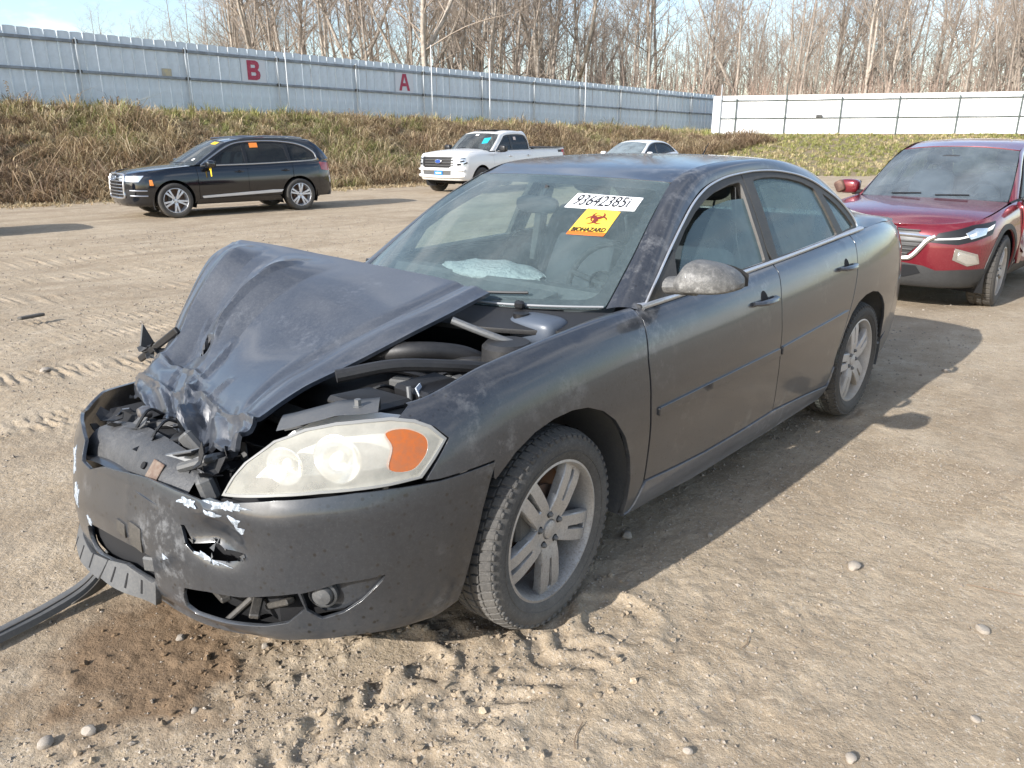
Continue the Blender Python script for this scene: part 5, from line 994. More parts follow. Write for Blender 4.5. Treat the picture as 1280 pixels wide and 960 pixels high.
def ring(cx, cy, r0, r1, a0, a1, n=20):
    a = np.linspace(a0, a1, n); taper = np.sin(np.linspace(.12, np.pi-.12, n)); V = []
    for k in range(n):
        w_ = (r1-r0)*taper[k]; V += [(cx+math.cos(a[k])*(r0+(r1-r0)*.5-w_/2), cy+math.sin(a[k])*(r0+(r1-r0)*.5-w_/2), 0), (cx+math.cos(a[k])*(r0+(r1-r0)*.5+w_/2), cy+math.sin(a[k])*(r0+(r1-r0)*.5+w_/2), 0)]
    q.add(V, [(2*k, 2*k+1, 2*k+3, 2*k+2) for k in range(n-1)])
for k in range(3):
    a = math.pi/2+k*2*math.pi/3; ring(.024*math.cos(a), .024*math.sin(a), .018, .031, a+.55-math.pi*2, a-.55)
ring(0, 0, .020, .026, .4, 6.0, 30)
o = q.build('biohazard_symbol', INKR, bio, recalc=False); on_glass(o, .606, .665, 1.05, 1.5, .0056)
# ---- wheels
make_wheel(sed, (-.02, .80, .348), 1, .348, .243, .205, 'twin', M['rim_dirty'], M['rubber_dusty'], steer=R(4.2), phase=.95)
make_wheel(sed, (-.02, -.80, .345), -1, .346, .243, .205, 'twin', M['rim_dirty'], M['rubber_dusty'], steer=R(4.2))
make_wheel(sed, (-2.815, .795, .343), 1, .343, .243, .205, 'twin', M['rim_clean'], M['rubber'], phase=1.35)
make_wheel(sed, (-2.815, -.795, .343), -1, .343, .243, .205, 'twin', M['rim_clean'], M['rubber'])
# ---------------------------------------------------------------- the other vehicles: same kind of body surfaces, own numbers
def arc_pts(cx, cz, r, a0, a1, n=14): return [(cx+r*math.cos(a), cz+r*math.sin(a)) for a in np.linspace(a0, a1, n)]
def build_car(S):
    root = empty(S['name'], S['loc'], S['yaw']); tag(root, S['label'], S['cat'])
    sh = Shell(S['plan'], S['crown'], S['profs'], S['z0']); SCx = float(sh.s[-1]); SR = float(sh.s[0]); P_ = S['paint']; lowm = S.get('low', P_); z0 = S['z0']; Rt = S['Rt']; WB = S['wb']; ra = S['ra']; xd = S['doors']; zr = S['zr']
    cw = lambda s, d=-.003: float(sh.crown(s))+d
    rl = lambda a, b, n, d=-.003: [(float(s), cw(s, d)) for s in np.linspace(a, b, n)]
    tum, tq = S['tumble']; yb0 = float(sh(-1., sh.crown(-1.))[1])+S.get('ghin', .0)
    def gh(x, z, d=0.):
        x = np.asarray(x, float); z = np.asarray(z, float); h = z-sh.crown(x); y = yb0-tum*h-tq*h*h-S['ghrear'][1]*np.clip(S['ghrear'][0]-x, 0, 3)**2; return np.stack([x+0*z, y+d, z+0*x], -1)
    ext = lambda s, z: (lambda s, z, rt: (lambda P: np.stack([P[..., 0], np.where(rt, -P[..., 1], P[..., 1]), P[..., 2]], -1))(sh(np.where(rt, 2*SCx-s, s), z)))(np.asarray(s, float), np.asarray(z, float), np.asarray(s, float) > SCx)
    parts = {}
    af = math.asin(min(.99, (zr-Rt)/ra)) if zr > Rt else -math.asin(min(.99, (Rt-zr)/ra))
    lowz = z0+.015; al = -math.asin(min(.99, (Rt-lowz)/ra))
    xf = ra*math.cos(al)
    for sd in (1, -1):
        kw = dict(side=sd, res=S.get('res', .075)); sf = S['seam_f']; sr = S['seam_r']
        a_f = math.asin(min(.99, (S['zseam']-Rt)/ra))
        panel('front_fender', sh, rl(xd[0]+.006, sf, 8)+[(sf, S['zseam']+.005)]+arc_pts(0, Rt, ra, a_f, math.pi-al, 18)[0:]+[(xd[0]+.006, lowz+.02)], P_, root, **kw)
        for i in range(len(xd)-1):
            a, b_ = xd[i], xd[i+1]
            last = i == len(xd)-2
            pl_ = [(a-.004, cw(a-.004)), (a-.004, zr+.006)]
            if last:
                xa = -WB+ra*math.cos(af)
                pl_ += [(min(a-.02, xa+.03), zr+.006)]+[(x+.012, z) for x, z in arc_pts(-WB, Rt, ra+.01, af+.05, math.acos(max(-1, min(1, (b_+WB)/(ra+.01)))) if abs(b_+WB) < ra else 1.2, 8)] if xa > b_ else [(b_+.004, zr+.006)]
            else: pl_ += [(b_+.004, zr+.006)]
            pl_ += rl(b_+.004, a-.004, 6)[:-1] if not last else [(b_+.004, cw(b_))]+rl(b_+.004, a-.004, 6)[1:-1]
            d_ = panel('front_door' if i == 0 else 'rear_door', sh, pl_, P_, root, **kw); parts[('door', i, sd)] = d_
            hx = b_+.10+.10; xs = np.linspace(hx+.11, hx-.11, 7); hz = S['hz']
            q = MB().tube(sh(xs, np.full(7, hz))+np.array([0, 1, 0])*(.004+.03*np.sin(np.linspace(0, np.pi, 7))**.5)[:, None], .014, 8)
            if sd < 0: q.mirror()
            q.build('door_handle', S.get('handle', P_), d_)
            panel('handle_shade', sh, closed_cr([(hx-.07, hz), (hx, hz+.03), (hx+.07, hz), (hx, hz-.03)], 16), M['void'], d_, d=.002, depth=.001, side=sd, res=.08)  # flat black patch paints the shade behind the handle
        b_ = xd[-1]; th = math.acos(max(-1, min(1, (b_+WB)/(ra+.0)))) if abs(b_+WB) < ra else None
        qa = arc_pts(-WB, Rt, ra, th if th else af, math.pi-al, 16) if th else arc_pts(-WB, Rt, ra, al, math.pi-al, 20)
        panel('quarter_panel', sh, [(b_-.004, cw(b_))]+([(b_-.004, qa[0][1]+.01)] if th else [(b_-.004, lowz)])+qa+[(sr, lowz+.05), (sr, cw(sr))]+rl(sr, b_-.004, 6)[1:-1], P_, root, **kw)
        panel('rocker_panel', sh, [(-xf-.01, lowz), (xd[0], zr-.002)]+[(x, zr-.002) for x in np.linspace(xd[0]-.3, -WB+xf+.1, 6)]+[(-WB+xf+.01, lowz)], lowm, root, d=.004, **kw)
        panel('tail_quarter', sh, [(sr-.004, cw(sr)), (sr-.004, lowz+.06), (SR+.002, lowz+.06), (SR+.002, cw(SR))]+rl(SR+.01, sr-.01, 6), P_, root, **kw)
        if 'tail' in S: panel('tail_lamp', sh, fillet(S['tail'], .02), M['lamp_red'], root, d=.005, side=sd, res=.06)
        if 'cladding' in S:
            for cx in (0, -WB): panel('arch_trim', sh, arc_pts(cx, Rt, ra+.055, al-.02, math.pi-al+.02, 22)+arc_pts(cx, Rt, ra+.004, al, math.pi-al, 22)[::-1], S['cladding'], root, d=.007, side=sd, res=.08)
        # windows
        fr = panel('window_frame', gh, S['dlo']+rl(S['dlo'][-1][0], S['dlo'][0][0], 8, .004)[1:-1], M['plastic_clean'], root, S['wins'], .06, depth=.02, side=sd)
        for w_ in S['wins']: c = np.mean(w_, 0); panel('window_pane', lambda x, z: gh(x, z, -.008), [tuple(c+(np.array(p)-c)*1.06) for p in w_], S.get('side_glass', M['glass_dark']), fr, res=.1, depth=.003, side=sd)
        tp = cr(np.array([tuple(gh(x, z)) for x, z in S['dlo']]), 50); bl = np.array([tuple(gh(x, z)) for x, z in rl(S['dlo'][-1][0], S['dlo'][0][0], 20, .0)])
        q = MB().tube((np.vstack([tp, bl[1:]])+np.array([0, .006, .004]))*[1, sd, 1], S.get('trim_r', .010), 6); q.build('window_trim', S['trim'], root)
        O = [tuple(gh(x, z+.006)) for x, z in S['rail_o']]+[tuple(sh(s, sh.crown(s))) for s in S['rail_s']]
        strip('roof_rail', cr(S['rail_i'], 60), cr(O, 60), P_, root, 7, S.get('rail_b', .015), side=sd, out=(0, 1, 1))
        for cx in (0, -WB):
            q = MB().lathe([(ra+.03, S['hw']-.04), (ra+.02, .55), (.02, .54)], 24, 'y', (cx, 0, Rt), a0=-.4, a1=math.pi+.4)
            if sd < 0: q.mirror()
            q.build('wheel_arch_liner', M['void'], root)
        # mirrors
        if S.get('mirrors', True):
            mx_, my_, mz_ = S['mirror']; ms = S.get('msize', (.085, .125, .085)); q = superell((mx_, my_, mz_), ms, 3.4, 22, 12)
            if sd < 0: q.mirror()
            mi = q.build('door_mirror', S.get('mirror_mat', P_), root, ang=70); q = MB().tube([(mx_+.03, my_-ms[1]-.06, mz_-ms[2]*.7), (mx_, my_-.05, mz_-ms[2]*.8)], .03, 8)
            q.box((mx_-ms[0]*.93, my_, mz_), (.02, ms[1]*1.7, ms[2]*1.6), .008)
            if sd < 0: q.mirror()
            q.build('mirror_arm', M['plastic_clean'], mi)
        for cx, k in ((0, 1), (-WB, 0)): make_wheel(root, (cx, sd*S['track'], Rt), sd, Rt, S['Rr'], S['tw'], S['style'], S['rim'], M['rubber'], steer=R(S.get('steer', 0)) if k else 0, hi=False, tread=S.get('tread', False), phase=.4+k*.5)
    lowf = S['bump_low']
    bz = [(xf+.005, lowz), (xf+.02, lowf)] ; a_f = math.asin(min(.99, (S['zseam']-Rt)/ra))
    right = lambda L: [(2*SCx-a, b) for a, b in L][::-1]
    lft = [(S['seam_f']+.004, cw(S['seam_f'])), (S['seam_f']+.004, S['zseam']+.005)]+arc_pts(0, Rt, ra, a_f, al, 8)
    mid = [(s, lowz) for s in np.linspace(xf+.1, SCx, 6)]
    top = [(s, cw(s)) for s in np.linspace(SCx, S['seam_f']+.05, 10)]
    fb = panel('front_bumper', ext, lft+mid+right(lft+mid[:-1])+right(top)[0:0]+[(2*SCx-s, z) for s, z in top[::-1]]+top[1:], P_, root, res=.06, ctr=(0, 0, .5))
    for nm, pts_, m_, d_ in S['front']:
        for sgn in ((1, -1) if pts_[0][0] < SCx-.02 and nm[0] != '*' else (1,)):
            pp = pts_ if sgn > 0 else [(2*SCx-a, b) for a, b in pts_]
            panel(nm.strip('*'), ext, pp, m_, fb if d_ < .02 else root, res=.05, d=d_, depth=.01, ctr=(0, 0, .5))
    for nm, path, r_, m_, d_ in S['bars']:
        pth = np.array(path, float); pth = np.where(pth[:, :1] >= 0, pth, pth); sg = np.array([(SCx+a, b) for a, b in path]); dense = cr(sg, max(12, 6*len(sg))); Pn = ext(dense[:, 0], dense[:, 1]); n = surf_normal(ext, dense[:, 0], dense[:, 1]); n *= np.sign((n*(Pn-np.array([0, 0, .5]))).sum(1))[:, None]
        q = MB().tube(Pn+n*d_, r_, 6); q.build(nm, m_, fb)
    T = {k: tpatch(*S[k]) for k in ('hood', 'ws', 'roof', 'back', 'deck') if k in S}
    for k, nm, m_ in (('hood', 'hood', P_), ('ws', 'windshield', S.get('ws_glass', M['glass_clear'])), ('roof', 'roof', P_), ('back', 'rear_window', M['glass_dark']), ('deck', S.get('deckname', 'tailgate'), P_)):
        if k in T:
            o = panel(nm, T[k], [(.004, -.992), (.996, -.992), (.996, .992), (.004, .992)], m_, root, sc=(S['len_'+k], S[k][1][0][1]), res=.07, depth=.015); parts[k] = o
    pb = lambda name, c, d, r, m_, rot=0: MB().box(c, d, r, np.array(Matrix.Rotation(rot, 3, 'Z'))).build(name, m_, root)
    pb('underbody', (-WB/2, 0, Rt-.02), (WB+1.0, S['hw']*1.5, .16), .03, M['void']); pb('engine_block', (.1, 0, .62), (.9, 1.2, .4), .05, M['void'])
    cx, cz = S['ws'][0][0]; q = MB(); q.prism([(cx-.02, cz-.5), (cx-.02, cz-.03), (cx-.35, cz+.0), (cx-.55, cz-.06), (cx-.5, cz-.5)], -.72, .72); q.build('dashboard', M['interior_dark'], root)
    for y in (.38, -.38): make_seat(root, cx-1.12, y, cz-.42, .52, M['interior_seat'], True, .64)
    q = MB(); q.add(*(lambda s_: (np.vstack(s_.V), s_.F))(superell((cx-2.2, 0, cz-.15), (.09, .62, .33), 5))); q.build('rear_bench', M['interior_seat'], root)
    steering_wheel(root, (cx-.66, .38, cz-.02))
    q = MB(); q.add(*(lambda s_: (np.vstack(s_.V), s_.F))(superell((S['ws'][0][-1][0]+.17, 0, S['ws'][0][-1][1]-.13), (.03, .12, .04), 3))); q.build('rear_view_mirror', M['interior_dark'], root)
    q = MB()
    for y in (.12, -.5):
        t = np.linspace(0, 1, 8); q.tube(T['ws'](.03+.02*t, y+.42*t)+np.array([.01, 0, .014]), .008, 5)
    w1 = MB(); t = np.linspace(0, 1, 8); w1.tube(T['ws'](.03+.02*t, .12+.42*t)+np.array([.01, 0, .014]), .008, 5); w1.build('wiper', M['plastic_clean'], root)
    w1 = MB(); w1.tube(T['ws'](.03+.02*t, -.5+.42*t)+np.array([.01, 0, .014]), .008, 5); w1.build('wiper', M['plastic_clean'], root)
    return root, parts, dict(sh=sh, gh=gh, ext=ext, SC=SCx, T=T, fb=fb)
PROF_S = [(0, -.09), (.06, -.05), (.15, -.03), (.3, -.010), (.5, 0), (.65, -.004), (.78, -.018), (.88, -.035), (.95, -.06), (1, -.10)]
PROF_F = [(0, -.09), (.06, -.03), (.15, -.01), (.4, 0), (.65, -.005), (.8, -.02), (.92, -.05), (1, -.11)]
PROF_R = [(0, -.08), (.1, -.02), (.3, 0), (.6, -.01), (.8, -.03), (1, -.06)]
BLACKP = mat('suv_paint', (.004, .005, .008), .10, 0, 1., dust=((.10, .10, .10), .04, 3., -.5, .6))
REDP = mat('crossover_paint', (.165, .005, .015), .2, .35, 1., dust=((.16, .10, .09), .18, 3., -.25, .8))
WHITEP = mat('white_paint', (.80, .80, .79), .25, 0, .8, dust=((.55, .50, .44), .25, 3., -.1, .8))
CLAD = mat('cladding', (.016, .016, .017), .5, dust=((.085, .08, .07), .4, 5., -.4, .9))
SILV = mat('satin_silver', (.55, .56, .58), .28, .9)
# black full-size SUV
suv, sp, sx = build_car(dict(name='parked_suv', label='black SUV with silver grille and yellow tag hanging from its mirror', cat='car', loc=(-6.22, -16.02, -.17), yaw=R(-6.9), paint=BLACKP,
    plan=[(.99, 0), (.975, .3), (.91, .58), (.77, .81), (.52, .93), (.2, .972), (-.3, .98), (-1., .98), (-2., .98), (-2.7, .98), (-3.3, .965), (-3.7, .90), (-3.95, .75), (-4.05, .45), (-4.06, 0)],
    crown=[(-5.2, 1.12), (-4.2, 1.15), (-3.6, 1.18), (-3.2, 1.165), (-2, 1.125), (-.5, 1.10), (.1, 1.06), (.5, 1.03), (.8, 1.0), (1.1, .975), (1.9, .96)], profs=[(-4., PROF_R), (-3.4, PROF_S), (.4, PROF_S), (1., PROF_F)], z0=.26, wb=2.994, Rt=.383, Rr=.268, ra=.445, tw=.27, track=.86, hw=.98,
    zr=.40, doors=[-.55, -1.72, -2.86], seam_f=.50, zseam=.62, seam_r=-3.55, tumble=(.34, .12), ghrear=(-2.6, .10), hz=.97, bump_low=.30, low=BLACKP,
    dlo=[(-.66, 1.125), (-.95, 1.30), (-1.25, 1.47), (-1.5, 1.575), (-1.8, 1.625), (-2.2, 1.64), (-2.6, 1.63), (-3.0, 1.585), (-3.3, 1.50), (-3.52, 1.36), (-3.58, 1.20)],
    wins=[[(-.95, 1.155), (-1.05, 1.30), (-1.35, 1.465), (-1.70, 1.575), (-1.70, 1.155)], [(-1.78, 1.155), (-1.78, 1.585), (-2.2, 1.60), (-2.72, 1.585), (-2.78, 1.17)], [(-2.86, 1.175), (-2.82, 1.575), (-3.0, 1.55), (-3.27, 1.465), (-3.46, 1.34), (-3.50, 1.21)]], trim=SILV, trim_r=.016,
    rail_o=[(-.62, 1.12), (-.95, 1.305), (-1.25, 1.475), (-1.5, 1.58), (-1.9, 1.635), (-2.4, 1.645), (-3.0, 1.59), (-3.50, 1.385)], rail_s=[-3.66, -3.76], rail_i=[(-.52, .82, 1.115), (-.85, .76, 1.33), (-1.12, .70, 1.50), (-1.33, .655, 1.61), (-1.8, .635, 1.70), (-2.4, .63, 1.715), (-3.0, .62, 1.70), (-3.50, .62, 1.63), (-3.78, .66, 1.42), (-3.94, .70, 1.20)],
    hood=([(.93, .955), (.6, 1.04), (.2, 1.10), (-.30, 1.145)], [(.62, .80, .98), (.35, .84, 1.03), (.0, .85, 1.075), (-.48, .84, 1.115)], 2.4), len_hood=1.3,
    ws=([(-.32, 1.14), (-.7, 1.36), (-1.0, 1.53), (-1.28, 1.655)], [(-.54, .81, 1.12), (-.85, .755, 1.33), (-1.12, .695, 1.50), (-1.34, .65, 1.61)], 2., 2.), len_ws=1.1,
    roof=([(-1.29, 1.66), (-1.7, 1.715), (-2.3, 1.74), (-3.0, 1.735), (-3.62, 1.68)], [(-1.35, .65, 1.615), (-1.8, .63, 1.70), (-2.4, .625, 1.71), (-3.0, .615, 1.70), (-3.52, .61, 1.63)], 2.4), len_roof=2.3,
    back=([(-3.64, 1.675), (-3.80, 1.47), (-3.93, 1.22)], [(-3.53, .60, 1.62), (-3.74, .66, 1.42), (-3.86, .70, 1.20)], 2.2), len_back=.6,
    tail=[(-3.62, 1.14), (-3.64, .96), (-3.8, .93), (-4.3, .95), (-4.3, 1.08)], mirror=(-.80, 1.09, 1.15), msize=(.10, .125, .085), style='multi', rim=M['rim_bright'], rail_b=.03,
    front=[('headlamp', [(.60, .93), (.72, .80), (1.30, .82), (1.38, .88), (1.30, .92)], M['lamp_bright'], .004), ('*grille', [(1.47, .47), (1.43, .60), (1.42, .84), (1.52, .93), (2.40, .93), (2.50, .84), (2.49, .60), (2.45, .47)], M['plastic_clean'], .005), ('bumper_intake', [(.85, .48), (.80, .64), (1.28, .64), (1.34, .50)], M['plastic_clean'], .004), ('side_marker', [(.42, .72), (.44, .84), (.50, .84), (.50, .72)], M['amber'], .004)],
    bars=[('grille_frame', [(-.53, .94), (-.55, .84), (-.54, .60), (-.50, .46), (0, .45), (.50, .46), (.54, .60), (.55, .84), (.53, .94), (0, .95), (-.53, .94)], .024, SILV, .012)]+[('grille_bar', [(-.5, z), (0, z), (.5, z)], .010, SILV, .014) for z in (.53, .60, .67, .74, .81, .87)]+[('intake_blade', [(sg*.72, z), (sg*.9, z-.005), (sg*1.10, z-.01)], .014, SILV, .01) for sg in (1, -1) for z in (.51, .62)]))
for sd in (1, -1):
    panel('sill_trim', sx['sh'], fillet([(-.62, .41), (-.60, .455), (-2.30, .525), (-2.56, .52), (-2.5, .465)], .01), mat('bright_trim', (.70, .72, .74), .35, .4), suv, d=.012, side=sd, res=.12)
    t = np.linspace(-1.5, -3.3, 20); q = MB().tube(np.stack([t, sd*np.interp(t, [-3.3, -1.5], [.60, .62]), np.interp(t, [-3.3, -3.0, -2.3, -1.5], [1.70, 1.735, 1.75, 1.70])], 1), .018, 6); q.build('roof_bar', SILV, suv)
for k in range(4):
    a = np.linspace(0, 2*np.pi, 25); P0 = sx['ext'](sx['SC']+(-.12+.08*k)+.055*np.cos(a), .86+.055*np.sin(a)); q = MB().tube(P0+np.array([.03, 0, 0]), .008, 5); q.build('grille_ring', M['chrome'], suv)
yel = mat('tag_yellow', (.80, .52, .02), .6); ora = mat('tag_orange', (.85, .25, .04), .6)
tg = MB(); tg.box((-.80, 1.11, .96), (.012, .06, .16), .004, np.array(Matrix.Rotation(.12, 3, 'X'))).box((-.80, 1.09, 1.055), (.012, .12, .07), .004); o = tg.build('mirror_tag', yel, suv)
panel('window_sticker', sx['gh'], [(-1.90, 1.49), (-1.90, 1.595), (-2.10, 1.60), (-2.10, 1.495)], ora, suv, d=.006, depth=.002, res=.1)
panel('windshield_sticker', sx['T']['ws'], [(.80, .50), (.94, .50), (.94, .80), (.80, .78)], yel, sp['ws'], sc=(1.1, .75), d=.005, depth=.002, res=.1); panel('windshield_sticker', sx['T']['ws'], [(.14, .70), (.20, .70), (.20, .78), (.14, .78)], M['lamp_white'], sp['ws'], sc=(1.1, .75), d=.005, depth=.002, res=.1)
# red crossover with a crumpled door
cro, cp, cx_ = build_car(dict(name='parked_crossover', label='dark red crossover facing the camera behind the grey sedan, its left door crumpled', cat='car', loc=(-7.44, -.19, -.09), yaw=R(-2), paint=REDP, low=CLAD, cladding=CLAD,
    plan=[(.92, 0), (.905, .3), (.84, .56), (.70, .76), (.48, .875), (.2, .915), (-.3, .92), (-1., .92), (-2., .92), (-2.5, .915), (-3.0, .90), (-3.35, .84), (-3.6, .68), (-3.7, .4), (-3.72, 0)],
    crown=[(-4.8, 1.08), (-3.8, 1.12), (-3.2, 1.13), (-2, 1.08), (-.6, 1.035), (0, .985), (.4, .93), (.8, .885), (1.1, .865), (1.8, .86)], profs=[(-3.7, PROF_R), (-3.1, PROF_S), (.35, PROF_S), (.95, PROF_F)], z0=.24, wb=2.725, Rt=.365, Rr=.245, ra=.425, tw=.235, track=.80, hw=.92,
    zr=.38, doors=[-.55, -1.62, -2.60], seam_f=.46, zseam=.60, seam_r=-3.2, tumble=(.40, .15), ghrear=(-2.3, .10), hz=.95, bump_low=.3,
    dlo=[(-.68, 1.055), (-.95, 1.23), (-1.2, 1.39), (-1.5, 1.50), (-1.9, 1.54), (-2.4, 1.52), (-2.8, 1.42), (-3.0, 1.28), (-3.02, 1.14)],
    wins=[[(-.95, 1.10), (-1.05, 1.235), (-1.3, 1.375), (-1.58, 1.475), (-1.58, 1.10)], [(-1.68, 1.105), (-1.68, 1.495), (-2.0, 1.51), (-2.4, 1.49), (-2.5, 1.13)], [(-2.58, 1.14), (-2.52, 1.46), (-2.75, 1.39), (-2.94, 1.26), (-2.96, 1.16)]], trim=M['plastic_clean'], side_glass=glass('taped_glass', (.5, .55, .58), (.55, .60, .66), .5, 5.),
    rail_o=[(-.64, 1.045), (-.95, 1.235), (-1.2, 1.395), (-1.5, 1.505), (-1.9, 1.545), (-2.4, 1.525), (-2.95, 1.33)], rail_s=[-3.15, -3.3], rail_i=[(-.46, .77, 1.02), (-.75, .72, 1.23), (-1.0, .67, 1.41), (-1.22, .62, 1.53), (-1.7, .60, 1.615), (-2.4, .59, 1.61), (-2.95, .58, 1.52), (-3.25, .62, 1.36), (-3.5, .66, 1.15)],
    hood=([(.86, .855), (.6, .945), (.2, 1.005), (-.25, 1.045)], [(.58, .74, .885), (.35, .785, .93), (.0, .80, .975), (-.43, .785, 1.02)], 2.6), len_hood=1.15,
    ws=([(-.27, 1.04), (-.6, 1.26), (-.9, 1.44), (-1.14, 1.57)], [(-.48, .76, 1.025), (-.75, .715, 1.23), (-1.0, .665, 1.41), (-1.22, .615, 1.525)], 2., 2.), len_ws=1.05,
    roof=([(-1.15, 1.575), (-1.5, 1.63), (-2.0, 1.655), (-2.6, 1.635), (-3.0, 1.59)], [(-1.23, .612, 1.53), (-1.7, .595, 1.61), (-2.1, .59, 1.62), (-2.6, .58, 1.59), (-2.97, .575, 1.52)], 2.4), len_roof=1.85,
    back=([(-3.02, 1.585), (-3.25, 1.40), (-3.45, 1.17)], [(-2.99, .57, 1.51), (-3.24, .61, 1.35), (-3.45, .65, 1.15)], 2.2), len_back=.6,
    tail=[(-3.22, 1.08), (-3.25, .94), (-3.45, .92), (-3.8, .94), (-3.8, 1.05)], mirror=(-.74, 1.02, 1.10), style='five', rim=M['rim_clean'], tread=True, steer=4, ws_glass=glass('crossover_windshield', (.45, .53, .56), (.30, .36, .41), .22),  # blue-grey windshield film stands in for reflected sky
    front=[('headlamp_pocket', [(.32, .895), (.43, .775), (.84, .685), (1.10, .700), (1.02, .785), (.68, .865)], M['plastic_clean'], .004), ('headlamp_reflector', [(.50, .835), (.54, .775), (.72, .735), (.77, .79), (.66, .835)], M['reflector'], .010), ('headlamp_strip', [(.36, .868), (.43, .822), (.84, .735), (1.06, .722), (1.02, .737), (.82, .752)], M['lamp_white'], .009), ('*grille', [(1.14, .72), (1.22, .805), (1.48, .825), (1.75, .825), (1.95, .805), (2.03, .72), (1.88, .55), (1.29, .55)], M['plastic_clean'], .004), ('*bumper_lower', [(.43, .26), (.45, .44), (.75, .445), (1.0, .43), (1.12, .47), (1.3, .49), (1.85, .49), (2.05, .47), (2.17, .43), (2.42, .445), (2.72, .44), (2.74, .26)], CLAD, .006), ('*lower_grille', [(1.13, .40), (1.18, .468), (1.99, .468), (2.04, .40), (1.9, .35), (1.27, .35)], M['void'], .012), ('fog_trim', [(.58, .50), (.62, .59), (.86, .65), (.87, .54), (.72, .48)], M['chrome'], .005), ('fog_lamp', [(.61, .51), (.65, .575), (.82, .62), (.83, .545), (.73, .50)], M['reflector'], .010)],
    bars=[('grille_chrome', [(-.50, .755), (-.43, .71), (-.33, .57), (-.25, .535), (0, .53), (.25, .535), (.33, .57), (.43, .71), (.50, .755)], .024, M['chrome'], .012), ('grille_chrome', [(-.46, .75), (-.25, .758), (0, .76), (.25, .758), (.46, .75)], .018, M['chrome'], .012)]+[('grille_bar', [(-w_, z), (0, z), (w_, z)], .009, M['dark_metal'], .010) for z, w_ in ((.58, .28), (.62, .32), (.66, .36), (.70, .40), (.80, .36))]))
for o in [c for c in cro.children if c.name.startswith('grille_bar')]: o.data.materials[0] = M['steel_dull']
q = MB(); q.add(*(lambda s_: (np.vstack(s_.V), s_.F))(superell((.60, -.66, .92), (.10, .20, .05), 3))); q.build('torn_hood_corner', M['plastic_grey'], cro)
dsh = lambda s, z: cx_['sh'](s, z)+np.stack([0*s, -.16*np.exp(-((s+1.0)/.32)**2-((z-.72)/.28)**2)+.03*np.sin(s*23+z*9)*np.exp(-((s+1.0)/.4)**2), 0*s], -1)
for o in [c for c in cro.children if c.name.startswith('front_door')][:1]:
    for v in o.data.vertices:
        s_, z_ = v.co.x, v.co.z; v.co.y += -.13*math.exp(-((s_+.95)/.30)**2-((z_-.74)/.24)**2)+.025*math.sin(s_*25+z_*11)*math.exp(-((s_+.9)/.4)**2)+.03
    o.data.update(); o['label'] = 'crumpled front door with scraped paint'
    for k, pts_ in enumerate(([(-.60, .55), (-.64, .80), (-.74, .95), (-.80, .70), (-.72, .45)], [(-.85, .88), (-.98, .98), (-1.06, .92), (-.95, .80)])):
        panel('scrape', lambda s, z: cx_['sh'](s, z)+np.stack([0*s, -.13*np.exp(-((s+.95)/.30)**2-((z-.74)/.24)**2)+.025*np.sin(s*25+z*11)*np.exp(-((s+.9)/.4)**2)+.03, 0*s], -1), pts_, mat('scraped', (.42, .33, .28), .6, .3, var=(14, (.20, .04, .05), .45, .6)), o, d=.006, depth=.002, res=.05)
# the other mirror was knocked off its cap: bare inner shell
for o in [c for c in cro.children if c.name.startswith('door_mirror')][1:2]:
    q = MB(); q.add(*(lambda s_: (np.vstack(s_.V), s_.F))(superell((-.66, -1.10, 1.10), (.055, .055, .07), 4.5, 16, 10, M3=np.array(Matrix.Rotation(.5, 3, 'X'))))); q.build('broken_mirror_cap', mat('mirror_inner', (.07, .035, .025), .7, var=(9, (.16, .09, .06), .4, .6)), o)
